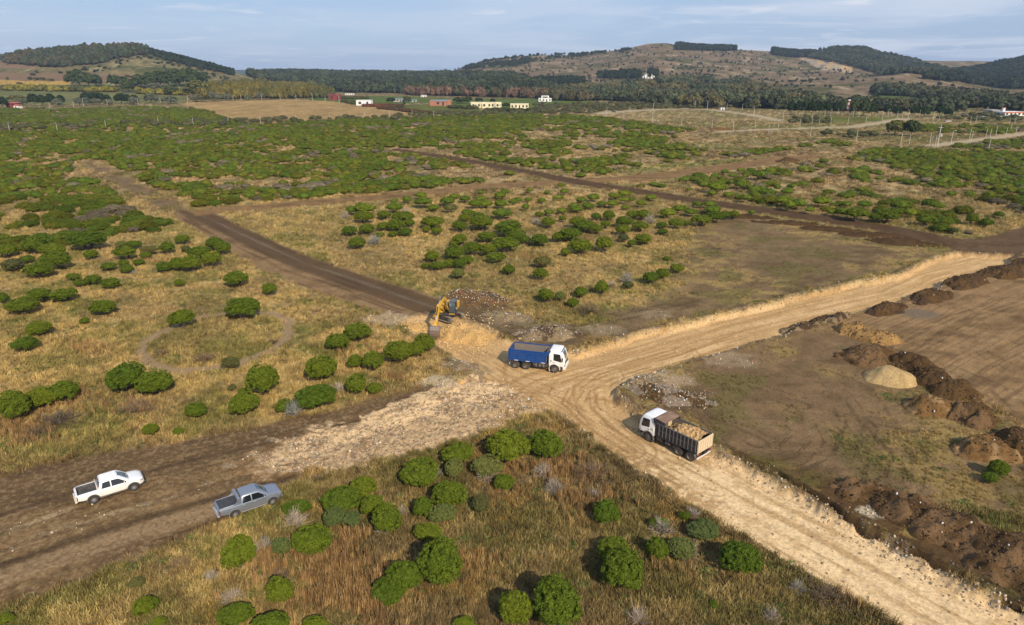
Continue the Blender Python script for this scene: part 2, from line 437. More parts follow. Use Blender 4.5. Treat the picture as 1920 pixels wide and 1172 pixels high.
        c = mixc(c, base_, wgt)
        k = (d < 0); 
        if z_ is not None: zone[k] = z_
        grass[:] = grass * (1 - wgt * (1 - keep * .8))
        return d, wgt
    earth(SCRAPE, (.185, .14, .095), 9, 2.5, Z_YARD, .9, 60)
    earth(VERGE, (.15, .115, .08), 4, 1.2, Z_YARD, .3, 70)
    earth(YARD, (.185, .135, .092), 3, 1.5, Z_YARD, 1.3, 80)
    dw, ww = earth(WORKS, (.27, .19, .12), 3, 1.2, Z_WORK, 0, 90)
    sx = fbm((X * .8 + Y * .6) / 16 + .6 * fbm(X / 12, Y / 12, 2, 97), (Y * .8 - X * .6) / .3 + 3 * fbm(X / 9, Y / 9, 2, 98), 4, 95)
    c = mixc(c, np.array([.12, .085, .06]), ww * sstep(.53, .66, sx) * .4)
    c = mixc(c, np.array([.36, .275, .20]), ww * sstep(.45, .3, sx) * .3)
    pud = np.hypot((X - ground(1722, 588)[0]) / 1.4, Y - ground(1722, 588)[1])
    c = mixc(c, np.array([.17, .15, .15]), sstep(3.0, 1.2, pud) * .8)
    earth(SEBANK, (.105, .07, .042), 3, .9, Z_YARD, .1, 100)
    # soil apron around the SW approach and left of it
    dA, wA = earth(TRACK_A, (.21, .148, .092), 3.0, .8, Z_TRK, .0, 110)
    ds, al = linec(STREAK_SW, X, Y, 30)
    st = fbm(ds / .55, al / 12, 3, 120); st2 = fbm(ds / 1.8, al / 30, 3, 121)
    kA = wA * (np.abs(ds) < 30)
    c = mixc(c, np.array([.085, .06, .042]), kA * sstep(.50, .68, st) * .7)
    c = mixc(c, np.array([.115, .083, .058]), kA * sstep(.5, .62, st2) * .6)
    c = mixc(c, np.array([.36, .30, .22]), kA * sstep(.58, .78, fbm(ds / .7, al / 8, 3, 122)) * .75 * sstep(1.2, 0.2, np.abs(np.abs(ds) - 1.2)))
    c = mixc(c, np.array([.33, .245, .175]), kA * sstep(-3.8, -4.4, ds) * sstep(-6.8, -6.0, ds) * .7)
    fz_ = fbm(X / .3, Y / .3, 3, 123)
    c = mixc(c, np.array([.30, .235, .165]), kA * sstep(.56, .7, fz_) * .5)
    c = mixc(c, np.array([.09, .065, .045]), kA * sstep(.44, .32, fz_) * .45)
    stone = np.maximum(stone, kA * .05 * sstep(1.4, 0.3, np.abs(np.abs(ds) - 1.3)))
    c = mixc(c, np.array([.06, .045, .035]), kA * np.exp(-((ds + 3.5) / .45) ** 2) * .75)
    c = mixc(c, np.array([.07, .05, .038]), kA * np.exp(-((ds - 4.0 - .3 * np.sin(al / 9)) / .35) ** 2) * .7)
    # tracks
    for pl, ctr, sd_ in ((TRACK_B, STREAK_NW, 130), (TRACK_C, None, 140), (TRACK_D, None, 150), (TRACK_E, None, 160), (PATH_F, None, 170)):
        d, wg = earth(pl, {130: (.25, .178, .118), 140: (.235, .16, .095), 150: (.10, .068, .048), 160: (.12, .085, .06), 170: (.19, .14, .10)}[sd_], 1.6 if sd_ != 170 else 5, .6 if sd_ != 170 else 2.2,
                      Z_TRK if sd_ != 170 else Z_TRK, 0 if sd_ != 170 else .8, sd_)
        if ctr is not None:
            d2, a2 = linec(ctr, X, Y, 14)
            k = wg * (np.abs(d2) < 14)
            s1 = fbm(d2 / .6, a2 / 14, 3, 135)
            dark = sstep(-1.0, 0.6, d2 - .8 * (fbm(a2 / 8, a2 * 0, 2, 136) - .5)) * sstep(7, 5.5, d2)
            c = mixc(c, np.array([.095, .068, .05]), k * dark * .85)
            c = mixc(c, np.array([.23, .205, .19]), k * np.exp(-((d2 - 3.3) / .5) ** 2) * .6 * sstep(.35, .6, s1))
            c = mixc(c, np.array([.07, .05, .036]), k * sstep(.55, .75, s1) * .6)
    # worn ring
    rr = np.hypot((X - RC[0]) / 1.0, (Y - RC[1]) / 1.18) + (fbm(X / 2.5, Y / 2.5, 3, 181) - .5) * 1.2
    dring = np.abs(rr - 9.4)
    wr = sstep(1.0, .42, dring + (fbm(X / .7, Y / .7, 3, 182) - .5) * .9)
    c = mixc(c, np.array([.31, .24, .18]), wr * .85); zone[dring < .6] = Z_RING; grass *= 1 - wr * .95
    c = mixc(c, np.array([.14, .125, .05]), sstep(9, 7.5, rr) * .35)
    # haul road and rubble
    d, dr = cut(X, Y)
    wh_ = sstep(.35, -.35, d)
    hc = np.tile(np.array([.50, .345, .195]), (n, 1)) * (.80 + .4 * fbm(X / 3, Y / 3, 4, 190))[:, None]
    se = sstep(66, 55, Y) * sstep(8, 14, X)
    hc = mixc(hc, np.array([.70, .55, .38]), se * .9)
    dse, ase = linec(STREAK_SE, X, Y, 12); dne, ane = linec(STREAK_NE, X, Y, 14)
    kk = np.abs(dse) < 12
    s1 = np.where(kk, fbm(dse / .5, ase / 14, 3, 191), np.where(np.abs(dne) < 14, fbm(dne / .6, ane / 16, 3, 192), .5))
    hc = mixc(hc, np.array([.33, .21, .105]), sstep(.50, .72, s1) * .65)
    hc = mixc(hc, np.array([.64, .48, .31]), sstep(.44, .28, s1) * .5)
    # rough untrimmed strip on the left half of the SE leg
    rs = kk * sstep(0, .6, (-dse) - 1.0 + (fbm(ase / 3, ase * 0, 3, 193) - .5)) * sstep(4.6, 3.6, -dse) * sstep(66, 60, Y + 0) * sstep(48, 52, Y)
    hc = mixc(hc, np.array([.34, .22, .12]) , rs * .8 * sstep(.38, .56, fbm(X / .5, Y / .5, 3, 194)))
    jn = np.exp(-((X - 8) ** 2 / 150 + (Y - 74) ** 2 / 90))
    for i, A in enumerate(ARCS):
        da, aa = linec(A, X, Y, 6)
        kq = (np.abs(da) < 5.5)
        if kq.any():
            line = np.zeros(n)
            for off in (-2.6, -1.5, -.7, .3, 1.1, 2.0, 2.9):
                line = np.maximum(line, np.exp(-((da - off - .5 * (fbm(aa / 5, aa * 0 + off, 2, 200 + i) - .5)) / .16) ** 2) * sstep(.38, .6, fbm(aa / 3 + off * 5, aa * 0, 2, 210 + i)))
            hc = mixc(hc, np.array([.25, .155, .075]), line * kq * .68)
    hc = mixc(hc, np.array([.40, .27, .145]), sstep(0.5, .7, fbm(X / 1.1, Y / 1.1, 4, 195)) * .45)
    # pit by the digger is fresh ochre rubble
    pit = np.exp(-((X + 8) ** 2 / 26 + (Y - 90) ** 2 / 26))
    hc = mixc(hc, np.array([.46, .30, .14]), pit * .8)
    c = mixc(c, hc, wh_); zone[d < 0] = Z_HAUL; grass *= sstep(-.1, .7, d)
    # pale stony lip
    lip = np.exp(-((d - .15) / .45) ** 2) * (Y < 330)
    c = mixc(c, np.array([.46, .37, .26]), lip * sstep(.42, .66, fin) * .55)
    c = mixc(c, np.array([.07, .05, .035]), np.exp(-((d - 1.1) / .4) ** 2) * .4 * (Y < 330))
    stone = np.maximum(stone, lip * .5); stone = np.maximum(stone, wh_ * .02); stone = np.maximum(stone, wh_ * pit)
    wsoft = .9 + 3.2 * sstep(-14, -27, X)
    wr_ = sstep(.6, 0, (dr + wsoft * .6 + (fbm(X / 1.5, Y / .8, 4, 224) - .5) * wsoft * 2.4) / wsoft) * sstep(8, -5, X - 2)
    sp = fbm(X / .35, Y / .35, 3, 220); s3 = fbm(X / 2.4, Y / 2.4, 4, 221)
    da, aa = linec(STREAK_SW, X, Y, 14)
    rc = np.tile(np.array([.64, .51, .37]), (n, 1)) * (.85 + .35 * fbm(da / .9, aa / 9, 3, 223))[:, None]
    rc = mixc(rc, np.array([.25, .185, .13]), sstep(.42, .60, s3 * .6 + .4 * fbm(da / 1.2, aa / 7, 3, 222)) * .85)
    rc = mixc(rc, np.array([.33, .25, .18]), sstep(-16, -30, X) * .6)
    rc = mixc(rc, np.array([.70, .60, .47]), sstep(.55, .7, sp) * .7)
    rc = mixc(rc, np.array([.13, .10, .075]), sstep(.40, .26, sp) * .55)
    spk = fbm(X / .22, Y / .22, 3, 225)
    low_ = sstep(1.2, -1.2, da + (fbm(X / 3, Y / 3, 3, 226) - .5) * 4)
    rc = mixc(rc, np.array([.29, .23, .175]), low_ * .62 * sstep(.25, .5, 1 - s3 + .1))
    rc = mixc(rc, np.array([.62, .52, .40]), sstep(.60, .72, spk) * .7)
    rc = mixc(rc, np.array([.11, .085, .065]), sstep(.40, .30, spk) * .7)
    rc = mixc(rc, np.array([.22, .165, .12]), sstep(-19, -27, X) * .6)
    c = mixc(c, rc, wr_); zone[(dr < 0) & (X < 4)] = Z_RUB; grass *= (1 - wr_)
    stone = np.maximum(stone, wr_ * .5 * sstep(.4, .6, s3 + .1))
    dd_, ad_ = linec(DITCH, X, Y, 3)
    c = mixc(c, np.array([.085, .058, .036]), np.exp(-((dd_ - .25 - .6 * (fbm(ad_ / 2, ad_ * 0, 2, 15) - .5)) / .32) ** 4) * sstep(.33, .48, fbm(ad_ / 3.5, ad_ * 0, 2, 16)) * .8)  # dark exposed soil; the tone also paints in shade along the ditch
    # rubbly corners and debris
    for (qx, qy, r_, col, s_) in ((1215, 712, 3.6, (.46, .40, .33), .9), (1270, 745, 4.0, (.10, .08, .06), .6), (1250, 712, 3.0, (.36, .30, .24), .5), (1370, 672, 3.4, (.30, .25, .20), .5),
                                  (905, 580, 5.0, (.13, .095, .065), .5), (955, 598, 4.0, (.24, .20, .16), .7), (1030, 622, 4.2, (.20, .17, .14), .8), (730, 598, 4.0, (.42, .35, .27), .8), (822, 715, 2.0, (.5, .45, .37), .9),
                                  (870, 690, 3.0, (.22, .175, .12), .3), (1640, 960, 1.3, (.5, .47, .42), .9), (800, 645, 2.0, (.4, .33, .25), .4), (1130, 618, 3, (.27, .23, .18), .4), (1230, 590, 3, (.27, .22, .17), .3)):
        gx, gy = ground(qx, qy)
        dd = np.hypot((X - gx) / 1.25, Y - gy) / r_ + (fbm(X / 1.2, Y / 1.2, 3, 230) - .5) * .9
        wg = sstep(1.0, .5, dd)
        if qx not in (905, 870): wg = wg * np.where(d < -.3, .3, 1)
        c = mixc(c, np.array(col), wg * .8 * sstep(.25, .55, fin + .1)); grass *= 1 - wg * .9
        stone = np.maximum(stone, wg * s_ * .6)
    for i, A in enumerate(YARC):
        da, aa = linec(A, X, Y, 4)
        kq = np.abs(da) < 3.9
        if kq.any():
            line = np.zeros(n)
            for off in (-1.0, -.75, .9, 1.15, 2.2):
                line = np.maximum(line, np.exp(-((da - off) / .11) ** 2) * sstep(.42, .6, fbm(aa / 1.2 + off * 3, aa * 0, 2, 240 + i)))
            c = mixc(c, np.array([.065, .05, .035]), line * kq * .6 * sstep(-.2, .3, d))
    gw = np.clip(grass, 0, 1)[:, None]
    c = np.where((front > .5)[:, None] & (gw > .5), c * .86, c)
    c = c * (np.array([.90, .80, .60]) * (1 - gw) + np.array([1.04, .99, .84]) * gw)
    c[zone == Z_HAUL] *= np.array([1.12, 1.17, 1.27])
    c[zone == Z_RUB] *= np.array([1.20, 1.14, 1.08])
    return np.clip(c, .01, .8), zone, np.clip(grass, 0, 1), np.clip(stone, 0, 1)

# ------------------------------------------------------------------ materials
def newmat(name):
    m = bpy.data.materials.new(name); m.use_nodes = True
    t = m.node_tree
    b = t.nodes['Principled BSDF']
    return m, t, b

def mat(name, col, rough=.7, metal=0.0, dirt=0.0, dirtcol=(.30, .22, .14), scale=1.5, coat=0.0, low=None, spec=.5, bump=0.0):
    """plain procedural material; dirt = amount of dusty noise, low = (z0, z1) dust that fades upwards in object space"""
    m, t, b = newmat(name)
    b.inputs['Roughness'].default_value = rough
    b.inputs['Metallic'].default_value = metal
    b.inputs['Coat Weight'].default_value = coat
    b.inputs['Specular IOR Level'].default_value = spec
    tc = t.nodes.new('ShaderNodeTexCoord')
    nz = t.nodes.new('ShaderNodeTexNoise'); nz.inputs['Scale'].default_value = scale; nz.inputs['Detail'].default_value = 6
    nz.inputs['Roughness'].default_value = .65
    t.links.new(tc.outputs['Object'], nz.inputs['Vector'])
    rp = t.nodes.new('ShaderNodeMapRange'); rp.inputs[1].default_value = .42; rp.inputs[2].default_value = .72
    rp.inputs[3].default_value = 0; rp.inputs[4].default_value = dirt
    t.links.new(nz.outputs['Fac'], rp.inputs[0])
    fac = rp.outputs[0]
    if low:
        sp_ = t.nodes.new('ShaderNodeSeparateXYZ'); t.links.new(tc.outputs['Object'], sp_.inputs[0])
        r2 = t.nodes.new('ShaderNodeMapRange'); r2.inputs[1].default_value = low[1]; r2.inputs[2].default_value = low[0]
        r2.inputs[3].default_value = 0; r2.inputs[4].default_value = low[2] if len(low) > 2 else .7
        t.links.new(sp_.outputs[2], r2.inputs[0])
        n2 = t.nodes.new('ShaderNodeMath'); n2.operation = 'MULTIPLY_ADD'; n2.use_clamp = True
        t.links.new(nz.outputs['Fac'], n2.inputs[0]); n2.inputs[1].default_value = 1.6; n2.inputs[2].default_value = -.1
        n3 = t.nodes.new('ShaderNodeMath'); n3.operation = 'MULTIPLY'; n3.use_clamp = True
        t.links.new(n2.outputs[0], n3.inputs[0]); t.links.new(r2.outputs[0], n3.inputs[1])
        n4 = t.nodes.new('ShaderNodeMath'); n4.operation = 'MAXIMUM'
        t.links.new(fac, n4.inputs[0]); t.links.new(n3.outputs[0], n4.inputs[1]); fac = n4.outputs[0]
    mx = t.nodes.new('ShaderNodeMix'); mx.data_type = 'RGBA'
    t.links.new(fac, mx.inputs[0])
    mx.inputs[6].default_value = (*col, 1); mx.inputs[7].default_value = (*dirtcol, 1)
    t.links.new(mx.outputs[2], b.inputs['Base Color'])
    if bump:
        bp = t.nodes.new('ShaderNodeBump'); bp.inputs['Distance'].default_value = bump
        t.links.new(nz.outputs['Fac'], bp.inputs['Height']); t.links.new(bp.outputs[0], b.inputs['Normal'])
    return m

def mat_ground(name, bump, fine):
    m, t, b = newmat(name)
    b.inputs['Roughness'].default_value = .95
    b.inputs['Specular IOR Level'].default_value = .03
    at = t.nodes.new('ShaderNodeAttribute'); at.attribute_name = 'albedo'
    ge = t.nodes.new('ShaderNodeNewGeometry')
    n1 = t.nodes.new('ShaderNodeTexNoise'); n1.inputs['Scale'].default_value = fine; n1.inputs['Detail'].default_value = 5; n1.inputs['Roughness'].default_value = .7
    t.links.new(ge.outputs['Position'], n1.inputs['Vector'])
    r1 = t.nodes.new('ShaderNodeMapRange'); r1.inputs[1].default_value = .3; r1.inputs[2].default_value = .7; r1.inputs[3].default_value = .62; r1.inputs[4].default_value = 1.35
    t.links.new(n1.outputs['Fac'], r1.inputs[0])
    vm = t.nodes.new('ShaderNodeVectorMath'); vm.operation = 'SCALE'
    t.links.new(at.outputs['Color'], vm.inputs[0]); t.links.new(r1.outputs[0], vm.inputs['Scale'])
    t.links.new(vm.outputs[0], b.inputs['Base Color'])
    bp = t.nodes.new('ShaderNodeBump'); bp.inputs['Distance'].default_value = bump; bp.inputs['Strength'].default_value = .8
    t.links.new(n1.outputs['Fac'], bp.inputs['Height']); t.links.new(bp.outputs[0], b.inputs['Normal'])
    return m
M_GROUND = mat_ground('grassland_soil', .12, 5.0)
M_EARTH = mat_ground('graded_earth', .05, 4.0)
M_RUBBLE = mat_ground('stony_rubble', .12, 6.0)
M_HILL = mat_ground('rocky_hillside', 1.5, .12)
M_FIELD = mat_ground('far_field', .15, .8)

def mat_leaf(name, col, var=.35, tint=True, trans=.0, rough=.75):
    """foliage: leaf attribute gives each leaf its own shade, the thing's random number or the tint attribute its own hue"""
    m, t, b = newmat(name)
    b.inputs['Roughness'].default_value = rough
    b.inputs['Specular IOR Level'].default_value = .04
    a = t.nodes.new('ShaderNodeAttribute'); a.attribute_name = 'leaf'
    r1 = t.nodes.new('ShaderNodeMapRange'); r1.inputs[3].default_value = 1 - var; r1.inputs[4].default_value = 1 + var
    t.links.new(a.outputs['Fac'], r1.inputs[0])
    base_ = t.nodes.new('ShaderNodeVectorMath'); base_.operation = 'SCALE'
    if tint == 'attr':
        a2 = t.nodes.new('ShaderNodeAttribute'); a2.attribute_type = 'INSTANCER'; a2.attribute_name = 'tint'
        t.links.new(a2.outputs['Color'], base_.inputs[0])
    else:
        oi = t.nodes.new('ShaderNodeObjectInfo')
        rp = t.nodes.new('ShaderNodeValToRGB')
        e = rp.color_ramp.elements
        e[0].color = (col[0] * .74, col[1] * .84, col[2] * .9, 1); e[1].color = (col[0] * 1.22, col[1] * 1.10, col[2] * 1.0, 1)
        t.links.new(oi.outputs['Random'], rp.inputs[0]); t.links.new(rp.outputs[0], base_.inputs[0])
    t.links.new(r1.outputs[0], base_.inputs['Scale'])
    t.links.new(base_.outputs[0], b.inputs['Base Color'])
    if trans:
        tr = t.nodes.new('ShaderNodeBsdfTranslucent'); ms = t.nodes.new('ShaderNodeMixShader'); ms.inputs[0].default_value = trans
        t.links.new(base_.outputs[0], tr.inputs[0])
        t.links.new(b.outputs[0], ms.inputs[1]); t.links.new(tr.outputs[0], ms.inputs[2])
        t.links.new(ms.outputs[0], t.nodes['Material Output'].inputs[0])
    return m
LEAFC = (.102, .136, .013)
M_LEAF = mat_leaf('shrub_leaves', LEAFC, .40)
M_LEAF_A = mat_leaf('shrub_leaves_far', LEAFC, .35, 'attr')
M_TREE = mat_leaf('tree_leaves', (.045, .065, .022), .35)
M_CONIF = mat_leaf('conifer_needles', (.022, .040, .014), .35)
M_GREYT = mat_leaf('grey_green_leaves', (.12, .13, .085), .35)
M_TWIG = mat_leaf('dead_twigs', (.36, .32, .27), .35)
M_BRUSH = mat_leaf('brown_brushwood', (.17, .12, .08), .35)
M_GRASS = mat_leaf('dry_grass_blades', (1, 1, 1), .30, 'attr')
M_STONE = mat_leaf('loose_stone', (1, 1, 1), .25, 'attr', rough=.9)
M_BARK = mat('bark', (.12, .09, .07), .9, dirt=.4, dirtcol=(.2, .17, .14), scale=6)

# ------------------------------------------------------------------ object helpers
def link(o, parent=None):
    COL.objects.link(o)
    if parent: o.parent = parent
    return o
def tag(o, label=None, cat=None, group=None, kind=None):
    if label: o['label'] = label
    if cat: o['category'] = cat
    if group: o['group'] = group
    if kind: o['kind'] = kind
    return o
def empty(name, loc, rz=0.0, label=None, cat=None, group=None):
    o = bpy.data.objects.new(name, None); o.location = loc; o.rotation_euler = (0, 0, rz)
    o.empty_display_size = .3
    link(o); return tag(o, label, cat, group)

def np_mesh(name, V, F, mats, smooth=True, attrs=None, mi=None):
    """mesh from arrays; F is (n,4) or (n,3)"""
    me = bpy.data.meshes.new(name)
    V = np.asarray(V, np.float32); F = np.asarray(F, np.int32)
    me.vertices.add(len(V)); me.vertices.foreach_set('co', V.ravel())
    k = F.shape[1] if len(F) else 4
    me.loops.add(F.size); me.loops.foreach_set('vertex_index', F.ravel())
    me.polygons.add(len(F)); me.polygons.foreach_set('loop_start', np.arange(0, F.size, k, dtype=np.int32))
    me.polygons.foreach_set('loop_total', np.full(len(F), k, np.int32))
    if smooth: me.polygons.foreach_set('use_smooth', np.ones(len(F), bool))
    if mi is not None: me.polygons.foreach_set('material_index', np.asarray(mi, np.int32))
    for m in (mats if isinstance(mats, (list, tuple)) else [mats]): me.materials.append(m)
    me.update(calc_edges=True)
    for nm, (ty, dom, arr) in (attrs or {}).items():
        a = me.attributes.new(nm, ty, dom)
        key = {'FLOAT': 'value', 'INT': 'value', 'FLOAT_VECTOR': 'vector', 'FLOAT_COLOR': 'color'}[ty]
        a.data.foreach_set(key, np.asarray(arr).ravel())
    me.validate()
    return me

# ------------------------------------------------------------------ the land: one height field, split by what it is
def build_land():
    rows = []
    py = 1440.0
    while py > 207:
        rows.append(ground(0, py)[1]); py -= (1.85 if py <= 1176 else 8)
    while py > 186:
        rows.append(ground(0, py)[1]); py -= 1.0
    y = rows[-1]
    while y < 3000: y += max(10, y * .0065); rows.append(y)
    while y < 9500: y *= 1.03; rows.append(y)
    rows += [14000, 25000, 50000]
    rows = np.array(rows)
    us = np.concatenate([np.linspace(-2.6, -.99, 40)[:-1], np.linspace(-.99, -.74, 100)[:-1], np.linspace(-.74, .74, 780)[:-1], np.linspace(.74, .99, 100)[:-1], np.linspace(.99, 2.6, 40)])
    nr, nc = len(rows), len(us)
    Y, U = np.meshgrid(rows, us, indexing='ij'); X = (U * Y).ravel(); Y = Y.ravel()
    Z = terr(X, Y)
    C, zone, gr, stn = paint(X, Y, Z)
    # standing grass adds soft lumps to the ground
    idx = np.arange(nr * nc).reshape(nr, nc)
    F = np.stack([idx[:-1, :-1], idx[:-1, 1:], idx[1:, 1:], idx[1:, :-1]], -1).reshape(-1, 4)
    fz = zone[F[:, 0]]
    V = np.stack([X, Y, Z], 1)
    col4 = np.concatenate([C, np.ones((len(C), 1))], 1).astype(np.float32)
    names = {Z_GR: ('ground', M_GROUND, 'open grassland of dry straw coloured grass'), Z_HAUL: ('haul_road', M_EARTH, 'freshly cut ochre haul road with a crossing in the middle'),
             Z_TRK: ('dirt_track', M_EARTH, 'brown dirt tracks graded through the scrub'), Z_RUB: ('rubble_road', M_RUBBLE, 'pale stony rubble fill spread on the road'),
             Z_RING: ('ring_path', M_EARTH, 'worn ring of bare soil in the grass'), Z_YARD: ('bare_ground', M_EARTH, 'scraped brown earth with patches of dry grass'),
             Z_WORK: ('worked_soil', M_EARTH, 'pinkish brown graded soil with tyre marks'), Z_STUB: ('stubble_field', M_FIELD, 'straw coloured field beyond the scrub'),
             Z_MEAD: ('meadow', M_FIELD, 'green meadows beyond the scrub'), Z_HILLL: ('left_hill', M_HILL, 'low rounded hill at the left horizon'),
             Z_HILLR: ('rocky_hill', M_HILL, 'long rocky hills at the right horizon'), Z_FAR: ('far_land', M_HILL, 'distant flat land at the horizon'),
             Z_GRAV: ('gravel_road', M_FIELD, 'pale gravel roads far away'), Z_YEL: ('yellow_field', M_FIELD, 'yellow crop strips at the foot of the left hill'),
             Z_PLOUGH: ('ploughed_field', M_FIELD, 'brown ploughed fields at the foot of the left hill')}
    for z_, (nm, m, lb) in names.items():
        f = F[fz == z_]
        if not len(f): continue
        u, inv = np.unique(f, return_inverse=True)
        me = np_mesh(nm, V[u], inv.reshape(-1, 4), m, True, {'albedo': ('FLOAT_COLOR', 'POINT', col4[u])})
        o = link(bpy.data.objects.new(nm, me)); tag(o, lb, None, None, 'structure')
build_land()

# ------------------------------------------------------------------ scatter: one object whose own mesh holds the prototypes and the points
def scatter(name, protos, P, rot, scl, tint, m, label, cat=None):
    """protos: list of (V, F4, leaf). P points, rot z angle or xyz, scl (n,3), tint (n,3)"""
    Vs = []; Fs = []; lf = []; kd = []; off = 0
    for k, (v, f, l) in enumerate(protos):
        Vs.append(v); Fs.append(np.asarray(f) + off); lf.append(l); kd.append(np.full(len(v), k + 1)); off += len(v)
    n = len(P); npv = off
    V = np.concatenate(Vs + [P]); F = np.concatenate(Fs)
    leaf = np.concatenate(lf + [np.zeros(n)]).astype(np.float32)
    kind = np.concatenate(kd + [np.full(n, -1)]).astype(np.int32)
    R = np.zeros((len(V), 3), np.float32); S = np.ones((len(V), 3), np.float32); T = np.ones((len(V), 4), np.float32)
    if np.ndim(rot) == 1: R[npv:, 2] = rot
    else: R[npv:] = rot
    S[npv:] = scl; T[npv:, :3] = tint
    me = np_mesh(name, V, F, m, False, {'leaf': ('FLOAT', 'POINT', leaf), 'sort': ('INT', 'POINT', kind), 'turn': ('FLOAT_VECTOR', 'POINT', R),
                                        'size': ('FLOAT_VECTOR', 'POINT', S), 'tint': ('FLOAT_COLOR', 'POINT', T)})
    o = link(bpy.data.objects.new(name, me)); tag(o, label, cat, None, 'stuff')
    g = bpy.data.node_groups.new(name, 'GeometryNodeTree')
    g.interface.new_socket('Geometry', in_out='INPUT', socket_type='NodeSocketGeometry')
    g.interface.new_socket('Geometry', in_out='OUTPUT', socket_type='NodeSocketGeometry')
    N = g.nodes; L = g.links
    gi = N.new('NodeGroupInput'); go = N.new('NodeGroupOutput')
    def named(nm, ty):
        a = N.new('GeometryNodeInputNamedAttribute'); a.data_type = ty; a.inputs['Name'].default_value = nm; return a.outputs['Attribute']
    ks = named('sort', 'INT')
    def sel(v):
        c = N.new('FunctionNodeCompare'); c.data_type = 'INT'; c.operation = 'EQUAL'
        L.new(ks, c.inputs[2]); c.inputs[3].default_value = v
        s = N.new('GeometryNodeSeparateGeometry'); s.domain = 'POINT'
        L.new(gi.outputs[0], s.inputs[0]); L.new(c.outputs[0], s.inputs[1]); return s.outputs[0]
    j = N.new('GeometryNodeJoinGeometry')
    for k in range(len(protos)):
        ti = N.new('GeometryNodeGeometryToInstance'); L.new(sel(k + 1), ti.inputs[0]); L.new(ti.outputs[0], j.inputs[0])
    ip = N.new('GeometryNodeInstanceOnPoints')
    L.new(sel(-1), ip.inputs['Points']); L.new(j.outputs[0], ip.inputs['Instance'])
    ip.inputs['Pick Instance'].default_value = True
    rv = N.new('FunctionNodeRandomValue'); rv.data_type = 'INT'
    rv.inputs[4].default_value = 0; rv.inputs[5].default_value = len(protos) - 1
    L.new(rv.outputs[2], ip.inputs['Instance Index'])
    e2r = N.new('FunctionNodeEulerToRotation'); L.new(named('turn', 'FLOAT_VECTOR'), e2r.inputs[0]); L.new(e2r.outputs[0], ip.inputs['Rotation'])
    L.new(named('size', 'FLOAT_VECTOR'), ip.inputs['Scale'])
    L.new(ip.outputs[0], go.inputs[0])
    md = o.modifiers.new('scatter', 'NODES'); md.node_group = g
    return o

rng = np.random.default_rng(7)
def ico(sub):
    bm = bmesh.new(); bmesh.ops.create_icosphere(bm, subdivisions=sub, radius=1)
    V = np.array([v.co for v in bm.verts]); F = np.array([[v.index for v in f.verts] for f in bm.faces]); bm.free()
    return V, np.concatenate([F, F[:, 2:3]], 1)
def tri2quad(F): return np.concatenate([F, F[:, 2:3]], 1)

def crown_mesh(seed, nclump, nleaf, leafsz, clump=(.26, .42), low=-.45, core=.80, corev=.25, irr=.18, cone=0.0, up=.5):
    """unit crown: bumpy dome of leaf clumps over a dark inner mass. Unit radius, z from low to 1. Degenerate-free quads."""
    r = np.random.default_rng(seed)
    # clump centres on a dome
    d = r.normal(size=(nclump * 6, 3)); d /= np.linalg.norm(d, axis=1)[:, None]
    d = d[d[:, 2] > low]
    keep = []
    for q in d:
        if all(np.dot(q - p, q - p) > (1.9 / nclump ** .5) ** 2 * .55 for p in keep): keep.append(q)
        if len(keep) >= nclump: break
    cc = np.array(keep)
    lob = 1 + irr * (np.sin(cc[:, 0] * 3 + seed) * np.cos(cc[:, 1] * 2.6 + seed * 2) + .6 * r.normal(size=len(cc)) * .6)
    rad = r.uniform(*clump, len(cc))
    ctr = cc * (lob * (1 - rad * .75))[:, None]
    if cone: ctr[:, :2] *= (1 - cone * np.clip((ctr[:, 2] + .6) / 1.6, 0, 1))[:, None]
    which = r.integers(0, len(cc), nleaf)
    n = r.normal(size=(nleaf, 3)); n /= np.linalg.norm(n, axis=1)[:, None]
    n = n + cc[which] * .9 + np.array([0, 0, up * .6]); n /= np.linalg.norm(n, axis=1)[:, None]
    p = ctr[which] + n * (rad[which] * r.uniform(.75, 1.08, nleaf))[:, None]
    nn = n + r.normal(size=(nleaf, 3)) * .55; nn /= np.linalg.norm(nn, axis=1)[:, None]
    a = np.cross(nn, r.normal(size=(nleaf, 3))); a /= np.linalg.norm(a, axis=1)[:, None]; b = np.cross(nn, a)
    s = leafsz * r.uniform(.6, 1.3, nleaf)[:, None]
    q = np.stack([p - a * s - b * s * .6, p + a * s * .2 - b * s * .9, p + a * s + b * s * .5, p - a * s * .3 + b * s * .8], 1)
    V = q.reshape(-1, 3); F = np.arange(nleaf * 4).reshape(-1, 4)
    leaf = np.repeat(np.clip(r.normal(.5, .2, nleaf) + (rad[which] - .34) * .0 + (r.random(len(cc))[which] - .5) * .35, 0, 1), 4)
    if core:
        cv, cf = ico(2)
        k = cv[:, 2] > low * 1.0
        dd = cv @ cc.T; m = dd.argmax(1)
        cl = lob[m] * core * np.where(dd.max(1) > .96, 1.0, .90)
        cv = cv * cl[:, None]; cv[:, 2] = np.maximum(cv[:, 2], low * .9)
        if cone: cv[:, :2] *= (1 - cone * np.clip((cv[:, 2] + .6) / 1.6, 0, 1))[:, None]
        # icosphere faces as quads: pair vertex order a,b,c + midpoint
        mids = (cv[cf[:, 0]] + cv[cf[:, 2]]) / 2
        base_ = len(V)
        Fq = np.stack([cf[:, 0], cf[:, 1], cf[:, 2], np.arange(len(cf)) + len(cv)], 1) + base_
        V = np.concatenate([V, cv, mids]); F = np.concatenate([F, Fq]); leaf = np.concatenate([leaf, np.full(len(cv) + len(mids), corev)])  # low corev darkens the core: shade between the clumps put into its colour
    return V, F, leaf.astype(np.float32)

